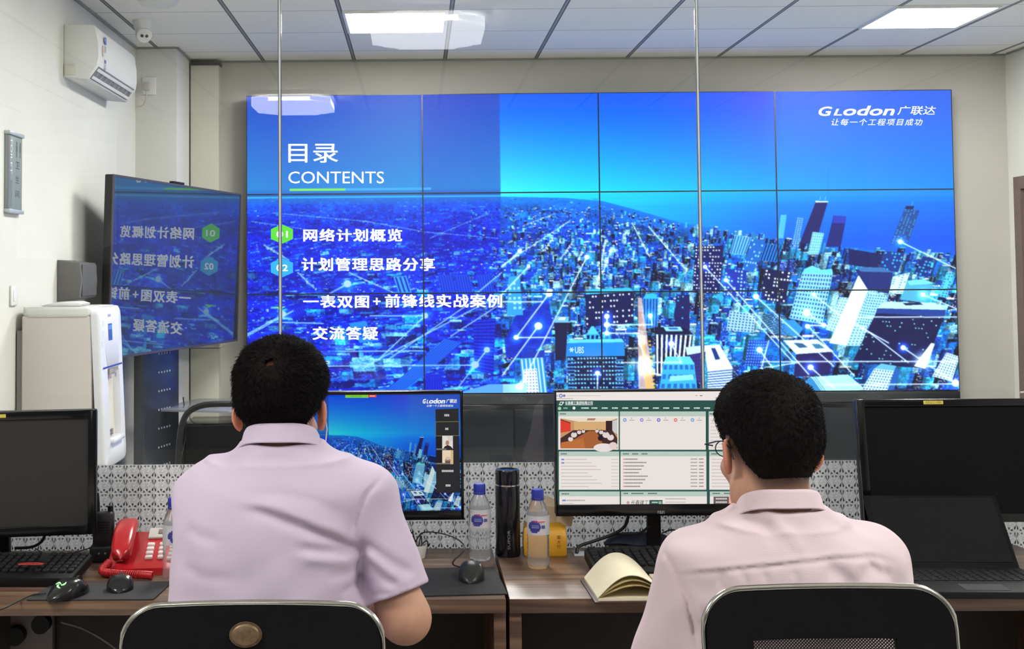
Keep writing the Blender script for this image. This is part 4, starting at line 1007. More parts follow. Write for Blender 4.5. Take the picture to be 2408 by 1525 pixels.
def picture_mesh(name, u0, u1, v0, v1, nx, ny, M, w, h, parent, material, world=False, dim=1.0):
    """flat lit screen of nx x ny cells showing the part u0..u1, v0..v1 of the picture; M: x right, y up, z to the viewer"""
    xs = np.linspace(0, 1, nx + 1); ys = np.linspace(0, 1, ny + 1)
    U = np.clip((u0 + (u1 - u0) * xs) * GW - .5, 0, GW - 1.001); V = np.clip((v0 + (v1 - v0) * ys) * GH - .5, 0, GH - 1.001)
    iu, iv = U.astype(int), V.astype(int); fu, fv = (U - iu)[None, :, None], (V - iv)[:, None, None]
    c = (CITY[iv][:, iu] * (1 - fu) + CITY[iv][:, iu + 1] * fu) * (1 - fv) + (CITY[iv + 1][:, iu] * (1 - fu) + CITY[iv + 1][:, iu + 1] * fu) * fv
    gx, gy = np.meshgrid(xs * w, (1 - ys) * h)
    pts = np.stack([gx.ravel(), gy.ravel(), np.zeros(gx.size)], -1)
    A = np.array(M.to_3x3()); pts = pts @ A.T + np.array(M.translation)
    me = bpy.data.meshes.new(name)
    n1 = nx + 1
    a = (np.arange(ny)[:, None] * n1 + np.arange(nx)[None]).ravel()
    quads = np.stack([a, a + n1, a + n1 + 1, a + 1], -1).astype(np.int32)
    me.vertices.add(len(pts)); me.vertices.foreach_set('co', pts.astype(np.float32).ravel())
    me.loops.add(quads.size); me.loops.foreach_set('vertex_index', quads.ravel())
    me.polygons.add(len(quads)); me.polygons.foreach_set('loop_start', np.arange(0, quads.size, 4, dtype=np.int32))
    me.update(); me.validate()
    at_ = me.color_attributes.new('Col', 'FLOAT_COLOR', 'POINT')
    buf = np.ones((len(pts), 4), np.float32); buf[:, :3] = c.reshape(-1, 3) * dim
    at_.data.foreach_set('color', buf.ravel())
    return finish(me, name, material, parent, world, smooth=0)

# ================================================================== VIDEO WALL: twelve display panels, 4 x 3
def video_wall():
    PW, PH = (VX1 - VX0) / 4, (VZ1 - VZ0) / 3
    # overlay graphics, in photo pixels, mapped to the picture plane
    fl = Flat(); fl.step = 4e-6
    W_ = lin((1, 1, 1)); 
    fl.text('目录', 678, 338, 795, 382, W_, bold=.012); fl.text('CONTENTS', 678, 403, 903, 431, W_, bold=.004)
    fl.poly([(681, 443.5), (812, 442.5), (812, 448), (681, 449)], rgb(120, 226, 96)); fl.poly([(812, 442.5), (1014, 440.5), (1014, 446), (812, 448)], rgb(58, 168, 240))
    for cy_, c, s in ((550, rgb(92, 220, 56), '01'), (629, rgb(40, 176, 232), '02')):
        fl.poly([(663 + 30 * math.sin(k * PI / 3), cy_ - 23 * math.cos(k * PI / 3)) for k in range(6)], c); fl.text(s, 650, cy_ - 7, 677, cy_ + 8, W_, bold=.037)
    fl.poly([(645, 721), (672, 720), (659, 728)], rgb(110, 224, 90))
    fl.text('网络计划概览', 713, 538, 946, 567, W_, bold=.037, space=1.12); fl.text('计划管理思路分享', 709, 606, 1023, 636, W_, bold=.037, space=1.12)
    fl.text('一表双图', 713, 694, 868, 723, W_, bold=.037, space=1.12); fl.text('+', 877, 700, 895, 716, W_, bold=.037)
    fl.text('前锋线实战案例', 905, 692, 1181, 722, W_, bold=.037, space=1.12); fl.text('交流答疑', 735, 768, 889, 798, W_, bold=.037, space=1.12)
    fl.text('G', 1925, 251, 1957, 272, W_, bold=.05, shear=.25); fl.text('L', 1960, 256, 1980, 271, W_, bold=.05, shear=.25); fl.text('odon', 1983, 249, 2104, 271, W_, bold=.05, shear=.25)
    fl.text('广联达', 2110, 249, 2201, 270, W_, bold=.012, shear=.2); fl.text('让每一个工程项目成功', 1955, 279, 2170, 295, W_, bold=.012, shear=.25, space=1.25)
    fl.text('UBS', 1352, 815, 1373, 830, rgb(190, 230, 250), bold=.02)
    for k in range(3):
        a = k * PI / 3; fl.poly([(1344 + 6 * math.cos(a) + 1.2 * math.sin(a), 822 + 6 * math.sin(a) - 1.2 * math.cos(a)), (1344 - 6 * math.cos(a) + 1.2 * math.sin(a), 822 - 6 * math.sin(a) - 1.2 * math.cos(a)),
                                 (1344 - 6 * math.cos(a) - 1.2 * math.sin(a), 822 - 6 * math.sin(a) + 1.2 * math.cos(a)), (1344 + 6 * math.cos(a) - 1.2 * math.sin(a), 822 + 6 * math.sin(a) + 1.2 * math.cos(a))], rgb(190, 230, 250))
    conv = {}
    def plane(px, py):
        q = at(px, py, VW_Y); return q.x, q.z
    what = {(0, 0): 'top left panel of the video wall, showing the white heading CONTENTS', (1, 0): 'video wall panel of plain blue sky, right of the heading panel in the top row',
            (2, 0): 'video wall panel of bright cyan sky, third in the top row', (3, 0): 'top right panel of the video wall, showing the white company logo',
            (0, 1): 'middle row panel of the video wall at the left, with hexagons 01 and 02', (1, 1): 'second middle row video wall panel, split between dim and bright city view',
            (2, 1): 'third middle row video wall panel, showing the shoreline and lake', (3, 1): 'middle row video wall panel at the right, with two dark towers on the lake',
            (0, 2): 'bottom left panel of the video wall, behind the head of the man in lavender', (1, 2): 'second bottom row video wall panel, above the lit monitor with the skyline',
            (2, 2): 'third bottom row video wall panel, with the UBS building', (3, 2): 'bottom right panel of the video wall, with the large dark block and white tower'}
    sm = screen_mat(); bz = mat('panel_bezel', rgb(12, 14, 26), .35, var=.05, scale=20); hs = M_BLACK
    for j in range(3):
        for i in range(4):
            x0, z0 = VX0 + i * PW, VZ1 - (j + 1) * PH
            t = thing('display_panel', what[(i, j)], 'display', (x0, VW_Y, z0), group='video wall panels')
            Mx = FR((0, 0, 0), (1, 0, 0), (0, 0, 1))
            MB().box((PW / 2, .062, PH / 2), (PW - .002, .115, PH - .002)).build('housing', hs, t)
            picture_mesh('screen', i / 4, (i + 1) / 4, j / 3, (j + 1) / 3, GW // 4, GH // 3, Mx, PW, PH, t, sm)
            mb = MB(); b = .0042
            for s in (0, 1):
                mb.box((b / 2 + s * (PW - b), -.0008, PH / 2), (b, .0026, PH)); mb.box((PW / 2, -.0008, b / 2 + s * (PH - b)), (PW - 2 * b, .0026, b))
            mb.build('bezel', bz, t)
            part = fl.clipped(plane, x0, x0 + PW, z0, z0 + PH)
            if part.f: part.build('lettering', sm, t, FR((-x0, -.0006, -z0), (1, 0, 0), (0, 0, 1)))
video_wall()

# cabinets under the video wall, each with its maker's plate strip
def base_cabinets():
    PW = (VX1 - VX0) / 4
    names = ['black video wall base cabinet at the left end, behind the man in lavender', 'black video wall base cabinet with maker lettering, between the two lit monitors',
             'black video wall base cabinet behind the monitor with the web page', 'black video wall base cabinet at the right end, beside the dark right monitor']
    ink = mat('grey_ink', rgb(66, 69, 74), .5)
    for i in range(4):
        x0 = VX0 + i * PW
        t = thing('base_cabinet', names[i], 'cabinet', (x0, 7.93, 0), group='cabinets under the video wall')
        MB().box((PW / 2, .08, .325), (PW - .003, .155, .648), bevel=.003).build('body', M_BLACKGLOSS, t)
        MB().box((PW / 2, .07, .6835), (PW - .002, .12, .067), bevel=.003).build('top_strip', mat('strip_black', rgb(36, 38, 42), .35, var=.06, scale=12), t)
        for s in (0, 1): MB().box((PW * (.25 + .5 * s), -.006, .32), (PW / 2 - .012, .012, .60), bevel=.002).build('door', mat('smoked_panel', rgb(26, 29, 34), .15, spec=.3), t)
        f2 = Flat(); f2.text('HIKVISION', PW / 2 - .075, .700, PW / 2 + .075, .674, rgb(70, 74, 80), bold=.01, shear=.2)
        f2.build('lettering', print_mat(), t, FR((0, .0095, 0), (1, 0, 0), (0, 0, 1)))
base_cabinets()
# ================================================================== DESKS
def wood_material():
    mt, nt, b = new_mat('desk_wood'); setp(b, rough=.34, spec=.5)
    N, L = nt.nodes, nt.links
    tc = N.new('ShaderNodeTexCoord'); mp = N.new('ShaderNodeMapping'); mp.inputs['Scale'].default_value = (1.1, 26, 26); L.new(tc.outputs['Object'], mp.inputs[0])
    n = N.new('ShaderNodeTexNoise'); n.inputs['Scale'].default_value = 1.6; n.inputs['Detail'].default_value = 7; n.inputs['Distortion'].default_value = .7; L.new(mp.outputs[0], n.inputs['Vector'])
    cr = N.new('ShaderNodeValToRGB'); e = cr.color_ramp.elements
    e[0].position = .28; e[0].color = (*rgb(66, 47, 38), 1); e[1].position = .72; e[1].color = (*rgb(134, 106, 86), 1)
    m_ = e.new(.5); m_.color = (*rgb(98, 74, 59), 1)
    L.new(n.outputs['Fac'], cr.inputs[0]); L.new(cr.outputs[0], b.inputs['Base Color'])
    return mt
M_WOOD = wood_material()
DZ, DY0, DY1 = .75, 2.868, 3.392
def desk(x0, x1, label):
    t = thing('desk', label, 'desk', ((x0 + x1) / 2, (DY0 + DY1) / 2, 0), group='wooden desks along the glass')
    w, d = x1 - x0, DY1 - DY0
    MB().box((0, 0, DZ - .0165), (w, d, .033), bevel=.0015).build('desktop', M_WOOD, t)
    for s in (-1, 1): MB().box((s * (w / 2 - .014), .004, (DZ - .033) / 2), (.028, d - .01, DZ - .033), bevel=.001).build('end_panel', M_WOOD, t)
    MB().box((0, d / 2 - .04, .44), (w - .056, .016, .55)).build('modesty_panel', mat('dark_panel', rgb(40, 30, 27), .6, var=.1, scale=8), t)
    return t
desk(-1.215, .199, 'wooden desk under the man in lavender, its right end at the gap')
desk(.207, 1.62, 'wooden desk under the man in pink, right of the gap')

# ================================================================== MONITORS
M_SCREENOFF = mat('dark_screen', rgb(52, 51, 49), .4, var=.05, scale=3, spec=.3)
def monitor(label, cx, y, z0, z1, w, bez, rotz=0, tilt=0, neck=(0, .034), off=None, group=None, base=(.22, .17)):
    """bez: side, top, bottom widths of the bezel. Returns root, matrix of the screen plane (origin lower left, z to the viewer), screen w, h"""
    h = z1 - z0
    t = thing('monitor', label, 'monitor', (cx, y + .05, DZ), group=group)
    R = Matrix.Translation((0, -.05, (z0 + z1) / 2 - DZ)) @ Euler((tilt, 0, rotz)).to_matrix().to_4x4()
    s, tp, bt = bez
    mb = MB(); mb.box((0, 0, 0), (w, .028, h), R @ Matrix.Translation((0, .017, 0)), bevel=.005); mb.build('housing', M_BLACK, t)
    mb = MB()
    for sx in (-1, 1): mb.box((0, 0, 0), (s, .008, h), R @ Matrix.Translation((sx * (w / 2 - s / 2), 0, 0)), bevel=.0015)
    mb.box((0, 0, 0), (w - 2 * s, .008, tp), R @ Matrix.Translation((0, 0, h / 2 - tp / 2)), bevel=.0015)
    mb.box((0, 0, 0), (w - 2 * s, .008, bt), R @ Matrix.Translation((0, 0, -h / 2 + bt / 2)), bevel=.0015)
    mb.build('bezel', M_BLACKGLOSS, t)
    sw, sh = w - 2 * s, h - tp - bt
    SMx = R @ FR((-sw / 2, .0018, -h / 2 + bt), (1, 0, 0), (0, 0, 1))
    if off is not None:
        mb = MB(); mb.box((sw / 2, sh / 2, -.001), (sw, sh, .002)); 
        bmesh.ops.transform(mb.bm, matrix=SMx, verts=mb.bm.verts[:]); mb.build('screen', off, t)
    zb = z0 - DZ
    mb = MB(); mb.box((neck[0], .02, (zb + .10) / 2 + .004), (neck[1], .022, zb + .10), bevel=.004); mb.build('neck', M_BLACK, t)
    MB().prism(rrect(base[0], base[1], .03), 0, .012, Matrix.Translation((neck[0], .02, 0)), bevel=.004).build('base', M_DARKGREY, t)
    return t, SMx, sw, sh

def photo_to(M_world, y):
    """photo pixel -> coordinates on an upright screen plane at depth y whose lower left corner is M_world"""
    def f(px, py):
        q = at(px, py, y); return q.x - M_world[0], q.z - M_world[2]
    return f

M_EMIT_MON = screen_mat('monitor_picture', .95)
# ---- the monitor showing the skyline slide, half hidden by the man in lavender
y = 3.24
a, b = at(1088, 918, y), at(1092, 1221, y); x1 = (a.x + b.x) / 2
w1 = .553
t, SMx, sw, sh = monitor('lit monitor showing the blue skyline slide, beside the head of the man in lavender', x1 - w1 / 2, y, b.z, a.z, w1, (.0075, .009, .024), neck=(.0, .04), group='lit monitors')
picture_mesh('screen', 0, 1, 0, 1, 420, 236, SMx, sw, sh, t, M_EMIT_MON, dim=.60)
org = (x1 - w1 / 2 - sw / 2, y, b.z + .024)
mp = photo_to(org, y)
fl = Flat(); fl.step = 2e-6; Wt = lin((.95, .95, .95)); DK = rgb(36, 36, 38)
fl.rect(812, 928, 866, 935, rgb(122, 206, 52)); fl.rect(866, 927, 885, 934, rgb(222, 66, 62)); fl.text('01:23:45', 826, 930, 850, 933.5, rgb(60, 120, 40)); fl.rect(869, 929.5, 882, 931.5, rgb(244, 190, 180))
fl.build('meeting_bar', M_EMIT_MON, t, SMx @ Matrix.Translation((0, 0, .0004)), mapping=mp); fl = Flat(); fl.step = 2e-6
fl.text('G', 994, 938, 1002, 948, Wt, bold=.06, shear=.25); fl.text('L', 1003, 940, 1008, 948, Wt, bold=.06, shear=.25); fl.text('odon', 1009, 937, 1047, 948, Wt, bold=.06, shear=.25)
fl.text('广联达', 1049, 938, 1075, 947, Wt, bold=.03, shear=.2); fl.text('让每一个工程项目成功', 1003, 951, 1066, 956, Wt, bold=.02, shear=.25)
fl.build('logo', M_EMIT_MON, t, SMx @ Matrix.Translation((0, 0, .0004)), mapping=mp); fl = Flat(); fl.step = 2e-6
fl.poly([(1024, 962), (1078, 960), (1083, 1158), (1026, 1158)], DK)
fl.poly([(1024, 991), (1079, 990), (1079, 991.2), (1024, 992.2)], rgb(120, 124, 84)); fl.poly([(1025, 1024), (1080, 1023), (1080, 1024.2), (1025, 1025.2)], rgb(120, 124, 84)); fl.rect(1024, 991, 1025, 1025, rgb(110, 114, 80)); fl.rect(1079, 990, 1080, 1024, rgb(110, 114, 80))
fl.rect(1025, 1026, 1038, 1055, rgb(22, 20, 22)); fl.rect(1025, 1059, 1039, 1088, rgb(22, 20, 22))
fl.rect(1040, 1024, 1065, 1057, rgb(226, 220, 210)); fl.poly([(1050, 1024), (1065, 1024), (1065, 1034), (1056, 1040)], rgb(212, 206, 198)); fl.disc(1052, 1041, 4.4, 6, rgb(176, 128, 116)); fl.poly([(1041, 1057), (1046, 1049), (1053, 1046), (1060, 1049), (1065, 1055), (1065, 1057)], rgb(40, 38, 42))
fl.rect(1040, 1058, 1066, 1091, rgb(232, 212, 180)); fl.rect(1060, 1058, 1066, 1091, rgb(214, 180, 130)); fl.disc(1053, 1083, 6.5, 8, rgb(150, 116, 100)); fl.rect(1047, 1084, 1059, 1091, rgb(96, 76, 70)); fl.disc(1053, 1077, 5.5, 4, rgb(206, 186, 168))
for yy, x0, xx in ((976, 1045, 1058), (1008, 1047, 1056), (1107, 1039, 1068), (1141, 1048, 1061)): 
    for k in range(int((xx - x0) / 4)): fl.rect(x0 + k * 4, yy - 2.6, x0 + k * 4 + 3.3, yy + 2.4, rgb(208, 208, 208)); fl.rect(x0 + k * 4 + 1, yy - 1, x0 + k * 4 + 2.2, yy + .4, rgb(90, 90, 92))
fl.rect(1026, 1054, 1050, 1057, rgb(120, 118, 118)); fl.rect(1026, 1088, 1058, 1091, rgb(120, 118, 118))
fl.build('participant_panel', M_EMIT_MON, t, SMx @ Matrix.Translation((0, 0, .0004)), mapping=mp)

# ---- the monitor showing a web page, half hidden by the man in pink
y = 3.27
a, b = at(1303, 917, y), at(1304, 1213, y)
w2 = .562
t, SMx, sw, sh = monitor('lit monitor with a green and white web page, left of the man in pink', a.x + w2 / 2, y, b.z, a.z, w2, (.0055, .0055, .030), neck=(-.012, .036), group='lit monitors', base=(.24, .11))
org = (a.x + .0055, y, b.z + .030)
mp = photo_to(org, y)
fl = Flat(); fl.step = 2e-6
GREEN, HEAD, PAGE, TXT = rgb(38, 82, 74), rgb(186, 204, 194), rgb(236, 228, 222), rgb(120, 112, 110)
fl.rect(1296, 912, 1830, 1200, GREEN)
fl.rect(1296, 912, 1830, 941, rgb(240, 232, 228))
fl.disc(1319, 930, 4.6, 4.6, rgb(108, 122, 188)); fl.disc(1319, 930, 2.6, 2.6, rgb(216, 220, 240)); fl.disc(1327, 930, 3, 3, rgb(108, 122, 180)); fl.rect(1309, 928, 1312, 932, rgb(170, 166, 190))
fl.rect(1334, 929.5, 1412, 930.6, rgb(196, 188, 190)); fl.rect(1309, 936, 1348, 937.4, rgb(176, 168, 166)); fl.rect(1636, 929, 1640, 930.5, rgb(140, 130, 130)); fl.rect(1646, 928.6, 1652, 931, rgb(140, 130, 130))
fl.text('长春建工集团有限公司', 1329, 943, 1394, 951, rgb(226, 232, 228), bold=.03); fl.rect(1329, 951.3, 1394, 952.4, rgb(190, 206, 198))
fl.poly([(1314, 952), (1318, 944), (1327, 944), (1326, 947), (1321, 953)], rgb(214, 226, 220)); fl.poly([(1317, 950), (1319, 946), (1323, 946), (1321, 950)], GREEN)
fl.disc(1316, 960, 4, 4, rgb(170, 206, 184)); fl.disc(1350, 959, 3.5, 3.5, rgb(236, 238, 236)); fl.rect(1325, 957.6, 1335, 960.8, rgb(150, 176, 166))
for k in range(15): fl.rect(1367 + k * 24.1 + (0 if k else 0), 957.4, 1381 + k * 24.1 + (4 if k == 0 else 0), 960.6, rgb(206, 220, 212)); fl.rect(1370 + k * 24.1, 958.4, 1372 + k * 24.1, 959.6, GREEN)
cols = ((1313, 1455), (1458, 1660), (1667, 1828)); rows = ((967, 1057), (1061, 1151), (1155, 1200))
def card(x0, y0, x1, y1, slope=0):
    fl.rect(x0, y0, x1, y1, PAGE); fl.rect(x0, y0, x1, y0 + 11.5, HEAD)
for ci, (x0, x1) in enumerate(cols):
    for ri, (y0, y1) in enumerate(rows): card(x0 + ri * 1.3 + .0, y0, x1 + ri * 1.3, y1)
def words(x, y, n, c=rgb(96, 120, 110), w=3.6, h=3.4):
    for k in range(n): fl.rect(x + k * w, y, x + k * w + w * .8, y + h, c)
words(1317, 971, 4); words(1319, 1065, 4); words(1321, 1159, 5); words(1465, 1065, 4); words(1487, 1065, 4); words(1509, 1065, 4); words(1467, 1158, 3); words(1485, 1158, 8); words(1524, 1158, 6); words(1669, 971, 4); words(1673, 1065, 4); words(1676, 1158, 5); words(1703, 1158, 6)
# meeting photograph on the page
fl.rect(1317, 982, 1454, 1056, rgb(240, 232, 226)); fl.rect(1318, 983, 1452, 1054, rgb(196, 150, 104)); fl.poly([(1318, 983), (1452, 983), (1430, 991), (1360, 991)], rgb(236, 220, 200)); fl.poly([(1382, 983), (1402, 983), (1398, 988), (1380, 988)], rgb(176, 130, 110))
fl.rect(1350, 991, 1424, 1011, rgb(216, 172, 118)); fl.poly([(1318, 985), (1342, 993), (1342, 1013), (1318, 1017)], rgb(222, 62, 46)); fl.poly([(1318, 985), (1342, 993), (1342, 995), (1318, 987)], rgb(90, 30, 24)); fl.rect(1425, 989, 1440, 1013, rgb(52, 28, 30)); fl.poly([(1440, 990), (1452, 986), (1452, 1020), (1440, 1014)], rgb(202, 204, 200))
fl.poly([(1348, 1011), (1440, 1011), (1452, 1030), (1452, 1054), (1318, 1054), (1318, 1030)], rgb(66, 40, 38)); fl.poly([(1384, 1013), (1402, 1013), (1424, 1054), (1330, 1054), (1344, 1036)], rgb(168, 96, 50)); fl.poly([(1320, 1040), (1372, 1030), (1376, 1054), (1318, 1054)], rgb(190, 110, 56))
for x, y_, r in ((1350, 1022, 7), (1342, 1032, 6), (1362, 1016, 5), (1372, 1014, 4), (1425, 1022, 8), (1436, 1028, 8), (1414, 1016, 5), (1404, 1013, 4)): fl.disc(x, y_, r, r * .9, rgb(226, 214, 212)); fl.disc(x, y_ - r * .95, r * .32, r * .34, rgb(90, 60, 50))
fl.disc(1412, 1030, 6, 6, rgb(30, 22, 26)); fl.disc(1420, 1052, 24, 10, rgb(234, 222, 222)); fl.disc(1442, 1048, 10, 9, rgb(230, 206, 204))
for k, c in enumerate((rgb(120, 160, 210), rgb(150, 140, 214), rgb(110, 110, 206), rgb(226, 120, 108), rgb(118, 168, 216))):
    x = 1469.5 + k * 39.8; fl.disc(x, 987, 4.2, 4.4, c); fl.disc(x, 987, 1.8, 1.8, rgb(226, 226, 240)); words(x + 11, 986.5, 4, rgb(180, 172, 170), 3, 2.4); fl.rect(x + 15, 981.5, x + 17, 984.5, rgb(180, 172, 170))
for k in range(9):
    yy = 1078 + k * 8.0
    fl.rect(1320, yy, 1327 if k < 2 else 1320.5, yy + 3.6, rgb(126, 140, 206)); fl.rect(1329 if k < 2 else 1320, yy + .6, 1380 + (k * 53 % 42), yy + 2.4, rgb(202, 190, 188)); fl.rect(1438, yy + .6, 1454, yy + 2.4, rgb(208, 198, 196))
    fl.rect(1466, yy - .6, 1469, yy + 2.6, rgb(220, 130, 130)); words(1470, yy - .4, 10 + (k * 7) % 9, rgb(132, 122, 120), 3.0, 2.8); fl.rect(1624, yy - .4, 1640, yy + 2, rgb(170, 160, 158)); words(1644, yy - .6, 4, rgb(140, 130, 128), 2.8, 2.8)
    words(1674, yy, 14, rgb(206, 192, 192), 3.2, 2.6)
    words(1672, yy - 92, 14, rgb(206, 196, 196), 3.2, 2.4)
fl.rect(1322, 1174, 1331, 1178, rgb(126, 140, 206)); words(1333, 1174.5, 12, rgb(170, 160, 162), 3.6, 2.8); words(1322, 1182, 8, rgb(206, 196, 194), 3.4, 2.4)
fl.text('长春建工', 1484, 1175, 1525, 1187, rgb(58, 54, 54), shear=.2); fl.disc(1477, 1181, 3.6, 3.6, rgb(206, 160, 160)); fl.rect(1527, 1175, 1558, 1188, rgb(52, 92, 84)); fl.rect(1533, 1179, 1547, 1182, rgb(190, 206, 198)); fl.rect(1549, 1178, 1556, 1186, rgb(150, 176, 168)); words(1565, 1171, 14, rgb(176, 168, 166), 3.4, 2.6); words(1565, 1179, 14, rgb(196, 188, 186), 3.4, 2.4)
fl.rect(1678, 1167, 1714, 1187, rgb(104, 88, 90)); words(1683, 1170, 8, rgb(214, 204, 204), 3.4, 4); words(1683, 1178, 8, rgb(214, 204, 204), 3.4, 4); fl.rect(1714, 1167, 1728, 1187, rgb(232, 170, 156))
fl.poly([(1296, 1189), (1830, 1186), (1830, 1204), (1296, 1204)], rgb(20, 20, 26)); fl.rect(1324, 1188.5, 1411, 1198, rgb(238, 230, 226)); fl.rect(1331, 1192, 1374, 1194.5, rgb(176, 166, 164)); fl.rect(1314, 1191, 1319, 1196, rgb(226, 228, 236))
for x, c in ((1414, rgb(210, 214, 222)), (1426, rgb(150, 214, 90)), (1438, rgb(236, 226, 120)), (1450, rgb(236, 230, 170)), (1461, rgb(224, 140, 60))): fl.rect(x, 1189, x + 8, 1196.5, c)
scr = fl.clipped(mp, 0, sw, 0, sh)
scr.build('screen', screen_mat('monitor_page', .96), t, SMx)
f2 = Flat(); f2.text('PHILIPS', 1545, 1199, 1562, 1206, rgb(150, 150, 154), bold=.03); f2.build('maker_lettering', print_mat(), t, SMx @ Matrix.Translation((0, 0, .0075)), mapping=mp)

# ---- dark monitors at both picture edges
def strip_label(t, SMx, mpf, x0, y0, x1, y1, s=None, up=.0075):
    f2 = Flat(); f2.rect(x0, y0, x1, y1, rgb(214, 196, 84))
    if s: f2.text(s, x0 + (x1 - x0) * .1, y0 + (y1 - y0) * .2, x1 - (x1 - x0) * .06, y1 - (y1 - y0) * .2, rgb(92, 74, 20), bold=.02)
    f2.build('yellow_label', print_mat(), t, SMx @ Matrix.Translation((0, 0, up)), mapping=mpf)
y = 3.2
a, b = at(222, 966, y), at(217, 1253, y)
wl = .52; rz = math.radians(9)
t, SMx, sw, sh = monitor('dark switched-off monitor at the left picture edge, on the left desk', a.x - wl / 2 * math.cos(rz) + .003, y - .03, b.z - .004, a.z + .003, wl, (.021, .021, .025), rotz=rz, neck=(-.0, .05), off=M_SCREENOFF, group='switched-off monitors')
f2 = Flat(); f2.rect(sw - .325, sh + .006, sw - .205, sh + .015, rgb(206, 190, 80)); f2.build('yellow_label', print_mat(), t, SMx @ Matrix.Translation((0, 0, .0075)))
y = 3.27
a, b = at(2008, 943, y), at(2034, 1226, y)
wr = .52; tl = math.radians(-8)
t, SMx, sw, sh = monitor('dark switched-off monitor with a yellow label at the right picture edge', a.x + wr / 2 + .012, y, b.z, a.z + .004, wr, (.021, .019, .022), tilt=tl, neck=(.0, .05), off=mat('dark_screen_right', rgb(19, 19, 22), .5, var=.05, scale=3, spec=.06), group='switched-off monitors', base=(.22, .11))
f2 = Flat(); f2.rect(.155, sh + .005, .207, sh + .0145, rgb(214, 196, 84)); f2.text('视频监控计算机', .160, sh + .0132, .203, sh + .0063, rgb(92, 70, 16)); f2.build('yellow_label', print_mat(), t, SMx @ Matrix.Translation((0, 0, .0075)))

# ================================================================== LAPTOP
def laptop():
    t = thing('laptop', 'open black laptop with a dark screen in front of the right monitor', 'laptop', (1.30, 2.955, DZ), math.radians(-2))
    MB().box((0, 0, .009), (.335, .23, .017), bevel=.004).build('base', mat('laptop_base', rgb(24, 25, 27), .55, spec=.15), t)
    mb = MB()
    for r in range(6):
        for c in range(15): mb.box((-.146 + c * .0209, .085 - r * .0185, .0185), (.0172, .0150, .003), bevel=.0012, seg=1)
    mb.build('keycaps', mat('keycap_black', rgb(28, 28, 31), .55, var=.2, scale=90, spec=.2), t)
    MB().box((0, -.075, .0178), (.1, .055, .001)).build('touchpad', M_DARKGREY, t)
    A = Euler((math.radians(-40), 0, 0)).to_matrix().to_4x4()
    L_ = Matrix.Translation((0, .118, .014)) @ A
    lid = MB().box((0, 0, 0), (.335, .006, .203), L_ @ Matrix.Translation((0, .003, .1015)), bevel=.0025).build('lid', mat('laptop_black', rgb(20, 20, 21), .6, spec=.08), t)
    MB().box((0, 0, 0), (.311, .0015, .178), L_ @ Matrix.Translation((0, -.0006, .106))).build('screen', mat('laptop_screen', rgb(27, 27, 28), .6, var=.05, scale=3, spec=.05), lid)
laptop()

# ================================================================== KEYBOARDS AND MICE
def keyboard(label, x, y, rot, w=.44, d=.155, badge=None):
    t = thing('keyboard', label, 'keyboard', (x, y, DZ), rot, group='black keyboards on the desks')
    M = Euler((math.radians(6), 0, 0)).to_matrix().to_4x4()
    MB().prism(rrect(w, d + .03, .02), 0, .022, Matrix.Translation((0, 0, .009)) @ M, bevel=.006, seg=3).build('case', M_BLACK, t)
    mb = MB()
    for r in range(6):
        n = 21
        for c in range(n):
            if c in (15,) or (r == 0 and c in (1, 6)): continue
            mb.box((0, 0, 0), (.0168, .0172, .008), M @ Matrix.Translation((-w / 2 + .017 + (w - .034) * c / (n - 1), d / 2 - .004 - r * .0232, .034)), bevel=.002, seg=1, taper=.85)
    mb.build('keycaps', MATS['keycap_black'], t)
    for s in (-1, 1): MB().box((s * (w / 2 - .05), d / 2 - .01, .008), (.03, .012, .016), bevel=.002).build('foot', M_BLACK, t)
    if badge:
        f2 = Flat(); f2.poly([(-.032, .004), (-.018, .012), (.012, .014), (.032, .008), (.03, -.004), (-.03, -.006)], rgb(166, 46, 50)); f2.poly([(-.018, .004), (.02, .008), (.018, .002)], rgb(110, 28, 34))
        f2.build('red_emblem', print_mat(), t, Matrix.Translation((badge, -.05, .0445)) @ M)
    return t
keyboard('black keyboard with a red emblem in front of the left dark monitor', -1.052, 3.095, math.radians(-2), badge=.105)
keyboard('black keyboard under the web page monitor, behind the open notebook', .655, 3.128, math.radians(2), w=.46)

def mouse(label, x, y, rot, w, l, h, logo=None, gloss=.2):
    t = thing('mouse', label, 'mouse', (x, y, DZ + .004), rot, group='computer mice')
    def fn(u, v):
        # u around the half section, v along the length (front at v=0)
        s = math.sin(PI * min(max(v, 0.0), 1.0)) ** .45; k = .86 + .14 * math.sin(PI * v) - .05 * math.exp(-((v - .42) / .2) ** 2)
        hh = h * (.55 + .55 * math.sin(PI * (v ** .75)) ) * s
        a = PI * u; c, sn = math.cos(a), math.sin(a)
        return Vector((w / 2 * k * s * math.copysign(abs(c) ** .7, c), l * (.5 - v), hh * abs(sn) ** .62))
    mb = MB(); mb.grid(fn, 24, 28)
    body = mb.build('shell', mat('mouse_shell_%s' % ('gloss' if gloss < .3 else 'matt'), rgb(30, 31, 34), gloss, var=.05, scale=20), t, smooth=75)
    MB().prism([(w / 2 * .8 * math.cos(2 * PI * k / 24), l * .47 * math.sin(2 * PI * k / 24)) for k in range(24)], 0, .004).build('sole', M_BLACK, t)
    top = fn(.5, .22).z
    MB().cyl((0, fn(.5, .22).y, top - .001), .009, .007, 18, 'x').build('scroll_wheel', M_DARKGREY, t)
    if logo: logo(t, fn)
    return t
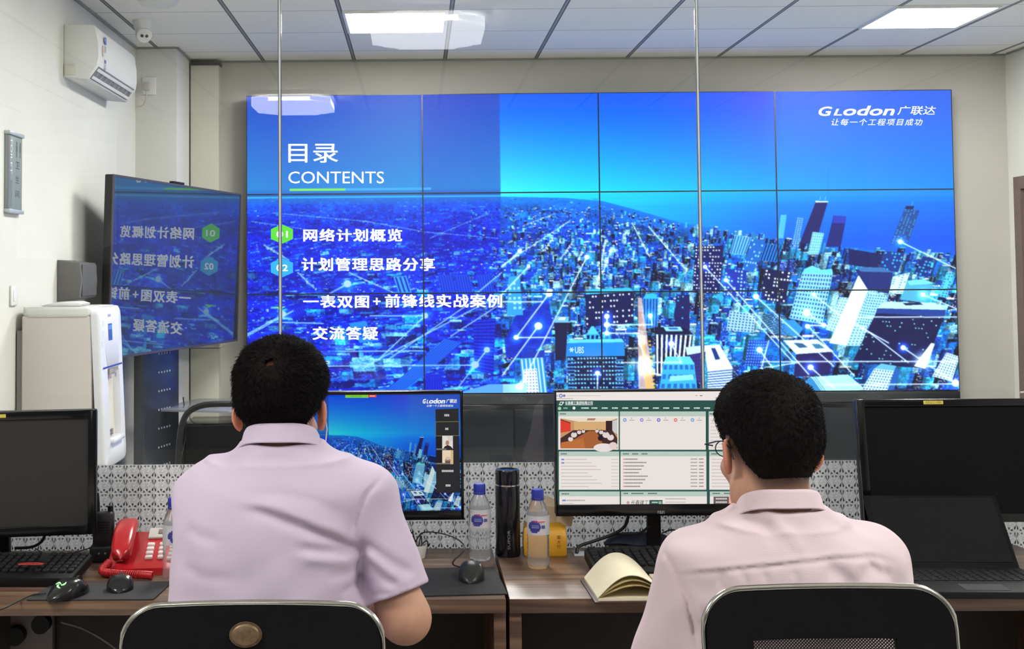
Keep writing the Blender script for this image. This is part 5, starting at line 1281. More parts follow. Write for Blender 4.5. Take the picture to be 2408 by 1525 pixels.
def green_emblem(t, fn):
    # three intertwined curls glowing green on the palm rest
    mb = MB(); v0 = .70
    for k in range(3):
        a0 = k * 2 * PI / 3 + PI / 2; pts = []
        for j in range(9):
            r = .0015 + .0085 * j / 8; a = a0 + 1.6 * j / 8
            dx, dy = r * math.cos(a), r * math.sin(a)
            v = v0 - dy / .12; u = .5 - dx / .062 * .62
            p = fn(u, v); pts.append(p + Vector((0, -.0004, .0006)))
        mb.tube(pts, [.0022 - .0012 * abs(j - 4) / 4 for j in range(9)], 6)
    mb.build('green_emblem', emit_mat('green_glow', rgb(60, 220, 60), 1.1), t)
mouse('large black mouse with a green glowing emblem on the left mouse mat', -.818, 2.905, math.radians(-28), .07, .125, .036, green_emblem)
mouse('small rounded black mouse on the left mouse mat in front of the red telephone', -.711, 2.965, math.radians(8), .066, .09, .030)
mouse('black mouse on the mouse mat beside the man in lavender', .128, 3.045, math.radians(-6), .066, .112, .038, gloss=.32)

M_MAT = mat('mat_cloth', rgb(40, 41, 44), .8, var=.1, scale=60, bump=.3, bscale=900)
def mousemat(label, pts, mark=None):
    cx = sum(p[0] for p in pts) / 4; cy = sum(p[1] for p in pts) / 4
    t = thing('mouse_mat', label, 'mouse mat', (cx, cy, DZ), group='black mouse mats')
    MB().prism([(x - cx, y - cy) for x, y in pts], 0, .0035, bevel=.001).build('mat', M_MAT, t)
    if mark:
        f2 = Flat(); f2.text('A4', mark[0] - cx, mark[1] + .012 - cy, mark[0] + .03 - cx, mark[1] - cy, rgb(110, 34, 34)); f2.build('red_print', print_mat(), t, Matrix.Translation((0, 0, .0038)))
mousemat('black mouse mat with two mice on the left desk', [(-.905, 2.872), (-.612, 2.872), (-.600, 3.035), (-.885, 3.035)])
mousemat('black mouse mat at the right end of the left desk, one corner over the edge', [(-.06, 2.885), (.205, 2.905), (.192, 3.165), (-.06, 3.15)])

# ================================================================== SMALL THINGS
def bottle(label, x, y, r=.028, h=.196, full=True, rot=0.0):
    t = thing('water_bottle', label, 'bottle', (x, y, DZ), rot, group='small water bottles with blue caps')
    if 'water_plastic' not in MATS:
        mt, nt, b_ = new_mat('water_plastic'); setp(b_, color=(.96, .98, 1), rough=.02, trans=.86, ior=1.28)
        mt, nt, b_ = new_mat('label_film'); setp(b_, rough=.4, alpha=.86)
        a_ = nt.nodes.new('ShaderNodeAttribute'); a_.attribute_name = 'Col'; nt.links.new(a_.outputs['Color'], b_.inputs['Base Color'])
    prof = [(0, .004), (r * .55, .001), (r * .9, 0), (r * 1.0, .006), (r * 1.02, .016)]
    z = .02
    for k in range(6): prof += [(r * .97, z + .003), (r * 1.02, z + .0075)]; z += .0105
    prof += [(r, z + .004), (r, .128), (r * .96, .138), (r * .78, .155), (r * .52, .168), (r * .47, .172), (r * .47, .182), (0, .182)]
    k = h / .196
    MB().lathe([(a, b * k) for a, b in prof], n=40).build('body', MATS['water_plastic'], t)
    c = MB().lathe([(0, h - .021), (r * .56, h - .021), (r * .56, h - .004), (r * .5, h), (0, h)], n=36)
    c.build('cap', mat('blue_cap', rgb(36, 50, 156), .4, var=.05, scale=60), t)
    MB().lathe([(r * .53, h - .027), (r * .57, h - .027), (r * .57, h - .0225), (r * .53, h - .0225)], n=36).build('cap_ring', MATS['blue_cap'], t)
    fl = Flat()                                                    # label wrapped round the upper half, printed side to the front
    z0, z1 = .084 * k, .132 * k
    def put(a0, a1, b0, b1, col):
        n = max(1, int(abs(a1 - a0) / .15))
        for q in range(n):
            fl.poly([(a0 + (a1 - a0) * q / n, b0), (a0 + (a1 - a0) * (q + 1) / n, b0), (a0 + (a1 - a0) * (q + 1) / n, b1), (a0 + (a1 - a0) * q / n, b1)], col)
    put(-PI, PI, z0, z1, rgb(214, 214, 222)); put(-.95, .7, z0 + .002, z1 - .008, rgb(226, 222, 226))
    for rr, cx, cy in ((.52, -.28, .45), ):
        zc = z0 + (z1 - z0) * cy
        for q in range(8):
            f0, f1 = -1 + q / 4, -1 + (q + 1) / 4; hw = math.sqrt(max(0, 1 - ((f0 + f1) / 2) ** 2)) * rr
            put(cx - hw * 1.1, cx + hw, zc + f0 * .015, zc + f1 * .015, rgb(54, 62, 158))
    put(-.42, -.0, z1 - .014, z1 - .010, rgb(190, 74, 130)); put(.05, .6, z1 - .0145, z1 - .0115, rgb(214, 90, 90)); put(.3, .6, z0 + .018, z0 + .026, rgb(70, 78, 160)); put(-.5, .1, z0 + .019, z0 + .022, rgb(150, 156, 210)); put(-.5, .1, z0 + .024, z0 + .026, rgb(150, 156, 210)); put(-.78, -.62, z0 + .008, z0 + .016, rgb(214, 216, 232))
    o = fl.build('label', MATS['label_film'], t, Matrix.Identity(4))
    me = o.data
    for v in me.vertices:
        a, b, e = v.co; R_ = r * 1.006 + e * 400 * .5; v.co = (R_ * math.sin(a), -R_ * math.cos(a), b)
    me.update()
    return t
bottle('water bottle with blue cap on the left desk, half behind the man in lavender', -.606, 3.085, rot=.5)
bottle('water bottle with blue cap left of the black thermos flask', .160, 3.262)
bottle('water bottle with blue cap right of the thermos flask, before the yellow tissue pack', .304, 3.175, rot=-.12)

t = thing('thermos_flask', 'tall black thermos flask with a steel ring between two water bottles', 'thermos flask', (.2365, 3.305, DZ))
r = .0325
M_FLASK = mat('flask_black', rgb(14, 15, 22), .16, var=.05, scale=20)
MB().lathe([(0, 0), (r * .94, 0), (r, .004), (r, .183), (r * .97, .185), (0, .185)], n=48).build('body', M_FLASK, t)
MB().lathe([(r * .97, .184), (r * 1.005, .1845), (r * 1.005, .188), (r * .97, .1885)], n=48).build('ring', M_CHROME, t)
MB().lathe([(0, .188), (r * .985, .188), (r * .985, .222), (r * .93, .226), (r * .8, .2265), (r * .75, .224), (0, .2235)], n=48).build('lid', M_FLASK, t)
fl = Flat(); V, F = text_mesh('SUPOR', 0, 1, 1, 0)
fl.k = 1; fl.v = [((y_ - .5) * .2, .022 + x_ * .05, 0) for x_, y_ in V]; fl.v = [(-a, b, c) for a, b, c in fl.v]; fl.f = list(F); fl.c = [rgb(150, 152, 158)] * len(F)
o = fl.build('lettering', print_mat(), t, Matrix.Identity(4))
for v in o.data.vertices:
    a, b, e = v.co; v.co = (r * 1.004 * math.sin(a), -r * 1.004 * math.cos(a), b)

t = thing('tissue_pack', 'yellow soft pack of tissues behind the front water bottle', 'tissue pack', (.335, 3.325, DZ), math.radians(-3))
def pk(u, v):
    # soft block: rounded box, slightly pinched along the top
    a = 2 * PI * u; c, s = math.cos(a), math.sin(a); k = 1 / max(abs(c), abs(s)) ** .86
    zz = [0, 0, .004, .04, .068, .078, .080][min(6, int(round(v * 6)))]; sc = [0, .94, 1, 1.02, .97, .70, 0][min(6, int(round(v * 6)))]
    return Vector((.058 * c * k * sc, .040 * s * k * sc, zz + (.006 * math.cos(a * 3) if 3 < v * 6 < 5.5 else 0)))
M_TISSUEPACK = mat('pack_yellow', rgb(206, 152, 42), .38, var=.08, scale=12)
MB().grid(pk, 40, 6, closed_u=True).build('pack', M_TISSUEPACK, t, smooth=50)
mb = MB()
def sheet(u, v, ph): return Vector((-.036 + .108 * u + .010 * v * (u - .3) + .004 * v * math.sin(u * 7 + ph), .012 * math.sin(u * 5 + ph) * (.4 + v), .072 + (.068 + .010 * math.sin(u * 4 + ph)) * v))
mb.grid(lambda u, v: sheet(u, v, 0.4), 16, 6); mb.grid(lambda u, v: sheet(u, v, 2.2) + Vector((0, .004, -.006 * v)), 16, 6)
mb.build('tissue', mat('tissue_paper', rgb(206, 190, 162), .85, var=.05, scale=30, bump=.3, bscale=150), t, smooth=60)
fl = Flat()
for ch, zz in (('柔', .046), ('木', .034), ('竹', .022)): fl.text(ch, .030, zz + .0095, .041, zz, rgb(110, 66, 18))
fl.build('lettering', print_mat(), t, FR((0, -.0415, 0), (1, 0, 0), (0, 0, 1)))

# ---- red telephone
def telephone():
    t = thing('telephone', 'red desk telephone with white keys and handset on the left desk', 'telephone', (-.692, 3.213, DZ), math.radians(6))
    RED = mat('phone_red', rgb(176, 30, 38), .22, var=.04, scale=20)
    w, d = .20, .20
    prof = [(-d / 2, 0), (d / 2, 0), (d / 2, .066), (d / 2 - .03, .072), (-d / 2 + .01, .022), (-d / 2, .016)]
    MB().prism(prof, -w / 2, w / 2, FR((0, 0, 0), (0, 1, 0), (0, 0, 1)), bevel=.008, seg=3).build('base', RED, t)
    sl = math.atan2(.05, d - .04); T = Matrix.Translation((0, -d / 2 + .01, .022)) @ Euler((sl, 0, 0)).to_matrix().to_4x4()
    KEY = mat('phone_key', rgb(222, 208, 204), .45, var=.03, scale=50)
    for rr in range(4):
        for c in range(3):
            MB().box((0, 0, 0), (.019, .0125, .009), T @ Matrix.Translation((.002 + c * .031, .030 + rr * .021, .004)), bevel=.003).build('button', KEY, t)
    MB().box((0, 0, 0), (.10, .048, .008), T @ Matrix.Translation((.040, .152, .003)), bevel=.003).build('display_frame', mat('phone_grey', rgb(196, 192, 186), .4, var=.03, scale=30), t)
    MB().box((0, 0, 0), (.062, .02, .003), T @ Matrix.Translation((.046, .152, .008))).build('display', mat('phone_lcd', rgb(120, 108, 98), .2), t)
    # handset: an arched bar with a cup at either end, lying along the left side
    pts = []; rad = []
    for k in range(15):
        s = k / 14; yy = -.095 + .19 * s; zz = .062 + .05 * s + .034 * math.sin(PI * s); pts.append((-.062, yy, zz))
    mb = MB()
    def hs(u, v):
        s = v; yy = -.098 + .20 * s; zz = .040 + .046 * s + .026 * math.sin(PI * s) ** .8
        wd = .034 - .006 * math.sin(PI * s); th = .016 + .010 * (abs(2 * s - 1) ** 3); e = math.sin(PI * min(max(s, .0), 1)) ** .22 if 0 < s < 1 else 0
        a = 2 * PI * u; c, sn = math.cos(a), math.sin(a)
        return Vector((-.064 + wd * e * math.copysign(abs(c) ** .6, c), yy - .22 * th * sn, zz + th * e * math.copysign(abs(sn) ** .7, sn)))
    mb.grid(hs, 28, 26, closed_u=True, flip=True)
    mb.build('handset', RED, t, smooth=70)
    mb = MB(); cord = []
    P_ = bez([(-.09, -.10, .035), (-.105, -.115, .016), (-.06, -.135, .012), (.0, -.15, .012), (.02, -.155, .011)], 22)
    n = len(P_)
    for i, p in enumerate(P_):
        tg = (P_[min(i + 1, n - 1)] - P_[max(i - 1, 0)]).normalized(); sd = tg.cross(Vector((0, 0, 1))).normalized(); up = sd.cross(tg)
        for q in range(5):
            a = 2 * PI * (i * 5 + q) / 9; nx = P_[min(i + 1, n - 1)]
            cord.append(p + (nx - p) * q / 5 + (sd * math.cos(a) + up * math.sin(a)) * .0085)
    mb.tube(cord, .0022, 6); mb.build('coiled_cord', RED, t, smooth=70)
telephone()

# ---- walkie-talkie standing in its charger
t = thing('walkie_talkie', 'black walkie-talkie with antenna standing beside the red telephone', 'walkie-talkie', (-.828, 3.27, DZ), math.radians(6))
MB().box((0, 0, .022), (.066, .058, .044), bevel=.008, seg=3).build('charger', M_BLACK, t)
MB().box((0, 0, .078), (.054, .034, .10), bevel=.008, seg=3).build('body', M_DARKGREY, t)
MB().tube([(-.016, .002, .126), (-.016, .002, .15), (-.017, .002, .176)], [.0062, .0055, .0042], 12).build('antenna', M_BLACK, t)
MB().cyl((.017, .002, .134), .0075, .015, 16).build('knob', M_BLACK, t)
mb = MB()
for k in range(5): mb.box((0, -.0175, .075 + k * .007), (.034, .002, .0025))
mb.build('speaker_slots', M_BLACK, t)
for s in (-1, 1): MB().cyl((s * .008, -.0295, .025), .0025, .002, 10, 'y').build('indicator', mat('led_grey', rgb(110, 112, 110), .3), t)

# ---- open notebook
def notebook():
    t = thing('notebook', 'open cream-paged notebook with a brown cover at the desk edge before the man in pink', 'notebook', (.402, 2.826, DZ), math.radians(1.5))
    PAP = mat('cream_paper', rgb(226, 218, 190), .8, var=.03, scale=25); PAP2 = mat('cream_paper_edge', rgb(222, 204, 150), .8, var=.1, scale=90)
    W_, D_ = .155, .196
    mb = MB(); mb.box((W_, D_ / 2, .0022), (2 * W_ + .012, D_ + .010, .0044), bevel=.0015); mb.build('cover', mat('cover_brown', rgb(58, 40, 36), .5, var=.1, scale=30), t)
    MB().box((W_ * 1.5 + .002, D_ / 2, .011), (W_ - .004, D_ - .004, .013), bevel=.001).build('right_pages', PAP, t)
    def leaf(k):
        def f(u, v):
            b = .058 * (1 - .23 * k) * (math.sin(PI * u ** 1.25) ** .85 if 0 < u < 1 else 0)
            return Vector((.002 + W_ * u - .012 * (1 - k / 3) * math.sin(PI * u), .002 + (D_ - .004) * v, .0115 + b * (.86 + .14 * v)))
        return f
    for k in range(3):
        mb = MB(); f = leaf(k); g = lambda u, v, f=f: f(u, v) - Vector((0, 0, .0016))
        mb.grid(f, 24, 6); mb.grid(g, 24, 6, flip=True)
        mb.build('page_leaf', PAP if k == 0 else PAP2, t, smooth=60)
    mb = MB(); mb.box((W_ / 2 + .001, D_ / 2, .0078), (W_ - .003, D_ - .004, .0066)); mb.build('left_pages', PAP, t)
notebook()

# ---- odds and ends by the monitor feet
tag(MB().box((.435, 3.315, DZ + .0015), (.05, .045, .003)).build('memo_card', mat('card_white', rgb(206, 214, 226), .6, var=.03, scale=30)), 'small white card on the desk beside the yellow tissue pack', 'card')
tag(MB().box((.655, 3.236, DZ + .013), (.105, .014, .026), bevel=.003).build('pink_box', mat('pink_card', rgb(196, 98, 108), .5, var=.08, scale=40)), 'narrow pink box behind the keyboard at the foot of the web page monitor', 'box')
def cloth():
    f = lambda u, v: Vector((.50 + .19 * u, 3.354 + .03 * v, DZ + .016 + .032 * math.sin(PI * u) ** .6 * math.sin(PI * v) + .003 * math.sin(9 * u)))
    mb = MB(); mb.grid(f, 24, 10); mb.grid(lambda u, v: f(u, v) * 1 - Vector((0, 0, f(u, v).z - DZ - .0125)), 24, 10, flip=True)
    tag(mb.build('folded_cloth', mat('slate_cloth', rgb(66, 74, 92), .9, var=.1, scale=40, bump=.4, bscale=300), smooth=60), 'folded slate blue cloth behind the web page monitor stand', 'cloth')
cloth()
A = lambda px, py, y: tuple(at(px, py, y))
def wire(label, pts, r=.0028, m_=None, name='cable', cat='cable', n=10):
    return tag(MB().tube(bez(pts, n), r, 8).build(name, m_ or M_CABLE, smooth=70), label, cat)
wire('white cord added at the right dark monitor corner in place of a reflected cable', [(1.66, 3.262, 1.158), (1.655, 3.255, 1.172), (1.61, 3.256, 1.176), (1.575, 3.255, 1.174)], .0025, mat('cord_pale', rgb(190, 184, 188), .5))  # solid cord standing in for a cable's reflection
wire('thick black cable curving from the web page monitor down to its left', [A(1478, 1212, 3.31), A(1468, 1238, 3.32), A(1440, 1256, 3.325), A(1395, 1272, 3.32), A(1362, 1284, 3.315), tuple(atz(1356, 1300, DZ + .004))], .0045)
wire('black cable sagging from the monitor neck to join the thick cable', [A(1528, 1236, 3.33), A(1505, 1252, 3.335), A(1472, 1256, 3.335), A(1442, 1253, 3.333)], .0035)
wire('thin black wire arching behind the web page monitor neck on the right', [A(1556, 1253, 3.34), A(1580, 1245, 3.345), A(1604, 1253, 3.345), A(1618, 1275, 3.345)], .0018)
wire('thin mouse cord looping over the desk from the white cup', [A(975, 1275, 3.29), A(994, 1252, 3.29), A(1030, 1252, 3.28), A(1070, 1264, 3.26), A(1092, 1283, 3.24), A(1086, 1300, 3.2), A(1068, 1316, 3.16), tuple(atz(1068, 1328, DZ + .004)), (.128, 3.10, DZ + .012)], .0018)
wire('black cable drooping under the left dark monitor', [A(108, 1250, 3.24), A(98, 1272, 3.25), A(75, 1285, 3.25), A(35, 1288, 3.25)], .004)
wire('thin wire lying between the left keyboard and the walkie-talkie', [A(82, 1288, 3.26), A(112, 1304, 3.27), tuple(atz(150, 1306, DZ + .003)), A(186, 1295, 3.27), A(226, 1284, 3.275)], .0014)
wire('mouse cord running off the left edge from the mouse with the green emblem', [tuple(atz(108, 1394, DZ + .008)), tuple(atz(76, 1398, DZ + .006)), tuple(atz(40, 1414, DZ + .003)), tuple(atz(0, 1432, DZ + .003)), tuple(atz(-60, 1438, DZ + .003))], .0018)
t = thing('cable_cup', 'white cup holding black cables beside the elbow of the man in lavender', 'cup', (-.004, 3.285, DZ))
MB().lathe([(0, .002), (.02, 0), (.026, .03), (.0255, .034), (.023, .033), (.0185, .006), (0, .006)], n=32).build('cup', mat('cup_white', rgb(214, 212, 206), .35, var=.03, scale=30), t)
for k, (dx, hh, bx) in enumerate(((-.012, .05, -.035), (-.004, .065, -.02), (.004, .055, .012), (.010, .042, .03), (0, .045, -.045))):
    MB().tube(bez([(dx * .8, .004 * (k % 3 - 1), .008), (dx, .003 * (k % 2), .03), (dx * 1.3 + bx * .4, .006, hh), (bx, .010, hh * .65), (bx * 1.1, .006, .035)], 8), .0017, 7).build('cord', M_CABLE, t)
wire('black power cable dropping from the skyline monitor into the white cup', [A(930, 1215, 3.27), A(944, 1240, 3.275), A(958, 1265, 3.27), (-.006, 3.285, .792)], .0032)

# ---- sockets under the left desk
t = thing('power_strip', 'grey power strip with black adapters fixed under the left desk', 'power strip', (-1.03, 3.325, .60))
MB().box((0, 0, 0), (.115, .03, .22), bevel=.006).build('strip', mat('strip_grey', rgb(112, 104, 102), .5, var=.05, scale=20), t)
for dx, dz in ((-.035, .06), (.032, -.02), (-.035, -.05)):
    MB().cyl((dx, -.028, dz), .024, .03, 20, 'y').build('adapter', M_BLACK, t)
wire('pale power lead slanting down from the strip under the left desk', [(-.95, 3.31, .58), (-.88, 3.29, .565), (-.80, 3.27, .525), (-.70, 3.25, .45), (-.6, 3.25, .3), (-.55, 3.25, .01)], .003, mat('lead_grey', rgb(140, 134, 130), .5))
# ================================================================== BODIES: smooth fields turned into one surface
class Field:
    def __init__(self, lo, hi, h):
        self.lo = np.array(lo, np.float32); self.h = h
        self.n = np.ceil((np.array(hi) - np.array(lo)) / h).astype(int) + 1
        self.d = np.full(self.n, .2, np.float32)
        self.ax = [self.lo[i] + h * np.arange(self.n[i], dtype=np.float32) for i in range(3)]
    def sl(self, lo, hi):
        a = np.clip(np.floor((np.array(lo) - self.lo) / self.h).astype(int), 0, self.n); b = np.clip(np.ceil((np.array(hi) - self.lo) / self.h).astype(int) + 1, 0, self.n)
        return tuple(slice(i, j) for i, j in zip(a, b))
    def pts(self, s):
        return np.meshgrid(*[self.ax[i][s[i]] for i in range(3)], indexing='ij')
    def put(self, s, e, k, sub=False):
        a = self.d[s]
        if a.size == 0: return
        if sub:
            e = -e; hh = np.clip(.5 - .5 * (e - a) / -k if k else 0, 0, 1)
            hh = np.clip(.5 + .5 * (e - a) / k, 0, 1); self.d[s] = a * (1 - hh) + e * hh + k * hh * (1 - hh)
        else:
            hh = np.clip(.5 + .5 * (e - a) / k, 0, 1); self.d[s] = e * (1 - hh) + a * hh - k * hh * (1 - hh)
    def capsule(self, a, b, ra, rb=None, k=.01, sub=False, flat=None):
        rb = ra if rb is None else rb; a, b = np.array(a, np.float32), np.array(b, np.float32); m = max(ra, rb) + k + .03
        s = self.sl(np.minimum(a, b) - m, np.maximum(a, b) + m); X, Y, Z = self.pts(s)
        if X.size == 0: return
        ab = b - a; L = float(ab @ ab) + 1e-9
        t = np.clip(((X - a[0]) * ab[0] + (Y - a[1]) * ab[1] + (Z - a[2]) * ab[2]) / L, 0, 1)
        e = np.sqrt((X - a[0] - t * ab[0]) ** 2 + (Y - a[1] - t * ab[1]) ** 2 + (Z - a[2] - t * ab[2]) ** 2) - (ra + (rb - ra) * t)
        self.put(s, e, k, sub)
    def ellipsoid(self, c, r, R=None, k=.01, sub=False):
        c = np.array(c, np.float32); r = np.array(r, np.float32); m = float(r.max()) + k + .03
        s = self.sl(c - m, c + m); X, Y, Z = self.pts(s)
        if X.size == 0: return
        P = np.stack([X - c[0], Y - c[1], Z - c[2]], -1)
        if R is not None: P = P @ np.array(R, np.float32)          # columns of R: the ellipsoid's axes
        k0 = np.sqrt(((P / r) ** 2).sum(-1)); k1 = np.sqrt(((P / r ** 2) ** 2).sum(-1)) + 1e-9
        self.put(s, k0 * (k0 - 1) / k1, k, sub)
    def loft(self, lv, k=.02, grow=0.0, p=2.4):
        """levels (z, cx, cy, rx, ry) from low to high"""
        lv = np.array(lv, np.float32); z0, z1 = lv[0, 0], lv[-1, 0]; m = .06
        s = self.sl((lv[:, 1].min() - lv[:, 3].max() - m, lv[:, 2].min() - lv[:, 4].max() - m, z0 - m), (lv[:, 1].max() + lv[:, 3].max() + m, lv[:, 2].max() + lv[:, 4].max() + m, z1 + m))
        X, Y, Z = self.pts(s); zz = self.ax[2][s[2]]
        # smooth interpolation between the levels
        def it(c):
            d_ = np.gradient(lv[:, c], lv[:, 0]); i = np.clip(np.searchsorted(lv[:, 0], zz) - 1, 0, len(lv) - 2); hh = lv[i + 1, 0] - lv[i, 0]; t = np.clip((zz - lv[i, 0]) / hh, 0, 1)
            return (2 * t ** 3 - 3 * t ** 2 + 1) * lv[i, c] + (t ** 3 - 2 * t ** 2 + t) * hh * d_[i] + (-2 * t ** 3 + 3 * t ** 2) * lv[i + 1, c] + (t ** 3 - t ** 2) * hh * d_[i + 1]
        cx, cy, rx, ry = (it(c)[None, None] for c in (1, 2, 3, 4)); rx = rx + grow; ry = ry + grow
        q = (np.abs((X - cx) / rx) ** p + np.abs((Y - cy) / ry) ** p) ** (1 / p)
        e = np.maximum((q - 1) * np.minimum(rx, ry), np.maximum(z0 - Z, Z - z1) )
        self.put(s, e, k)
    def cut(self, fn, lo=None, hi=None):
        s = self.sl(lo if lo is not None else self.lo, hi if hi is not None else self.lo + self.h * self.n)
        X, Y, Z = self.pts(s); self.d[s] = np.maximum(self.d[s], fn(X, Y, Z))
    def crease(self, line, amp, w, keep=None, axes=(0, 2)):
        """groove (amp > 0) or ridge (amp < 0) along a polyline given in two axes"""
        L = np.array(line, np.float32); lo = self.lo.copy(); hi = self.lo + self.h * self.n
        for q, ax in enumerate(axes): lo[ax] = L[:, q].min() - 3 * w; hi[ax] = L[:, q].max() + 3 * w
        s = self.sl(lo, hi); G = self.pts(s); U, V = G[axes[0]], G[axes[1]]
        best = np.full(U.shape, 9.0, np.float32); n = len(L) - 1; fade = np.zeros(U.shape, np.float32)
        for i in range(n):
            a, b = L[i], L[i + 1]; ab = b - a; l2 = float(ab @ ab) + 1e-9
            t = np.clip(((U - a[0]) * ab[0] + (V - a[1]) * ab[1]) / l2, 0, 1)
            dd = np.sqrt((U - a[0] - t * ab[0]) ** 2 + (V - a[1] - t * ab[1]) ** 2); g = dd < best
            best = np.where(g, dd, best); fade = np.where(g, (i + t) / n, fade)
        e = amp * np.exp(-(best / w) ** 2) * np.clip(np.sin(PI * np.clip(fade, .02, .98)) * 1.6, 0, 1)
        if keep is not None: e = e * keep(*G)
        self.d[s] += e
    def mesh(self, smooth=2):
        d, h = self.d, self.h; n = d.shape
        S = d < 0
        c = np.zeros((n[0] - 1, n[1] - 1, n[2] - 1), np.int8)
        for i in (0, 1):
            for j in (0, 1):
                for k in (0, 1): c += S[i:n[0] - 1 + i, j:n[1] - 1 + j, k:n[2] - 1 + k]
        I = np.argwhere((c > 0) & (c < 8)); N = len(I)
        idx = np.full(c.shape, -1, np.int32); idx[I[:, 0], I[:, 1], I[:, 2]] = np.arange(N)
        val = {o: d[I[:, 0] + o[0], I[:, 1] + o[1], I[:, 2] + o[2]] for o in [(i, j, k) for i in (0, 1) for j in (0, 1) for k in (0, 1)]}
        acc = np.zeros((N, 3), np.float32); cnt = np.zeros(N, np.float32)
        for o in val:
            for ax in range(3):
                if o[ax]: continue
                q = list(o); q[ax] = 1; a, b = val[o], val[tuple(q)]; m = (a < 0) != (b < 0)
                t = np.where(m, a / np.where(m, a - b, 1), 0); pt = np.tile(np.array(o, np.float32), (N, 1)); pt[:, ax] = t
                acc += pt * m[:, None]; cnt += m
        V = self.lo + h * (I + acc / cnt[:, None])
        F = []
        for ax in range(3):
            u, v = (ax + 1) % 3, (ax + 2) % 3
            sa = [slice(None)] * 3; sb = [slice(None)] * 3; sa[ax] = slice(0, n[ax] - 1); sb[ax] = slice(1, n[ax])
            A_, B_ = S[tuple(sa)], S[tuple(sb)]
            E = np.argwhere(A_ != B_); E = E[(E[:, u] > 0) & (E[:, v] > 0) & (E[:, u] < n[u] - 1) & (E[:, v] < n[v] - 1)]
            ins = A_[E[:, 0], E[:, 1], E[:, 2]]
            def cell(du, dv):
                q = E.copy(); q[:, u] -= du; q[:, v] -= dv; return idx[q[:, 0], q[:, 1], q[:, 2]]
            Q = np.stack([cell(1, 1), cell(0, 1), cell(0, 0), cell(1, 0)], -1); Q[~ins] = Q[~ins][:, ::-1]; F.append(Q)
        F = np.concatenate(F); F = F[(F >= 0).all(1)]
        ed = np.concatenate([F[:, [0, 1]], F[:, [1, 2]], F[:, [2, 3]], F[:, [3, 0]]])
        for _ in range(smooth):
            s_ = np.zeros_like(V); k_ = np.zeros(N, np.float32)
            for a in range(3):
                s_[:, a] = np.bincount(ed[:, 0], V[ed[:, 1], a], N) + np.bincount(ed[:, 1], V[ed[:, 0], a], N)
            k_ = np.bincount(ed[:, 0], minlength=N) + np.bincount(ed[:, 1], minlength=N)
            V = (.45 * V + .55 * s_ / np.maximum(k_, 1)[:, None]).astype(np.float32)
        return V, F
def mesh_from(name, V, F, mats, parent, colours=None):
    me = bpy.data.meshes.new(name)
    me.vertices.add(len(V)); me.vertices.foreach_set('co', np.asarray(V, np.float32).ravel())
    me.loops.add(F.size); me.loops.foreach_set('vertex_index', np.asarray(F, np.int32).ravel())
    me.polygons.add(len(F)); me.polygons.foreach_set('loop_start', np.arange(0, F.size, F.shape[1], dtype=np.int32))
    me.update(); me.validate()
    if colours is not None:
        a = me.color_attributes.new('Col', 'FLOAT_COLOR', 'POINT'); b = np.ones((len(V), 4), np.float32); b[:, :3] = colours; a.data.foreach_set('color', b.ravel())
    return finish(me, name, mats, parent, True, smooth=180)

# ---- materials
def skin_material():
    mt, nt, b = new_mat('skin'); setp(b, rough=.5, spec=.4, sss=.12); b.inputs['Subsurface Radius'].default_value = (.8, .3, .2); b.inputs['Subsurface Scale'].default_value = .006
    a = nt.nodes.new('ShaderNodeAttribute'); a.attribute_name = 'Col'
    n = nt.nodes.new('ShaderNodeTexNoise'); n.inputs['Scale'].default_value = 60; r = nt.nodes.new('ShaderNodeMapRange'); r.inputs[3].default_value = .92; r.inputs[4].default_value = 1.08
    nt.links.new(n.outputs['Fac'], r.inputs[0]); s = nt.nodes.new('ShaderNodeVectorMath'); s.operation = 'SCALE'; nt.links.new(a.outputs['Color'], s.inputs[0]); nt.links.new(r.outputs[0], s.inputs['Scale']); nt.links.new(s.outputs[0], b.inputs['Base Color'])
    return mt
M_SKIN = skin_material()
M_HAIR = mat('black_hair', rgb(20, 17, 17), .8, var=.3, scale=120, spec=.10)
def cloth_material(name, c, weave, strength):
    mt, nt, b = new_mat(name); setp(b, color=c, rough=.82, sheen=.15)
    tc = nt.nodes.new('ShaderNodeTexCoord'); n = nt.nodes.new('ShaderNodeTexNoise'); n.inputs['Scale'].default_value = 7; n.inputs['Detail'].default_value = 5
    nt.links.new(tc.outputs['Object'], n.inputs['Vector'])
    r = nt.nodes.new('ShaderNodeMapRange'); r.inputs[3].default_value = .96; r.inputs[4].default_value = 1.04; nt.links.new(n.outputs['Fac'], r.inputs[0])
    s = nt.nodes.new('ShaderNodeVectorMath'); s.operation = 'SCALE'; s.inputs[0].default_value = c; nt.links.new(r.outputs[0], s.inputs['Scale']); nt.links.new(s.outputs[0], b.inputs['Base Color'])
    w = nt.nodes.new('ShaderNodeTexWave'); w.wave_type = 'BANDS'; w.bands_direction = 'Z'; w.inputs['Scale'].default_value = weave; w.inputs['Distortion'].default_value = 1.5; w.inputs['Detail Scale'].default_value = 3
    nt.links.new(tc.outputs['Object'], w.inputs['Vector'])
    n2 = nt.nodes.new('ShaderNodeTexNoise'); n2.inputs['Scale'].default_value = 34; n2.inputs['Detail'].default_value = 3; nt.links.new(tc.outputs['Object'], n2.inputs['Vector'])
    ad = nt.nodes.new('ShaderNodeMath'); ad.operation = 'MULTIPLY_ADD'; ad.inputs[1].default_value = 6; nt.links.new(n2.outputs['Fac'], ad.inputs[0]); nt.links.new(w.outputs['Fac'], ad.inputs[2])
    bp = nt.nodes.new('ShaderNodeBump'); bp.inputs['Strength'].default_value = strength; bp.inputs['Distance'].default_value = .0006; nt.links.new(ad.outputs[0], bp.inputs['Height']); nt.links.new(bp.outputs[0], b.inputs['Normal'])
    return mt
M_LAV = cloth_material('lavender_pique', rgb(206, 190, 212), 160, .16)
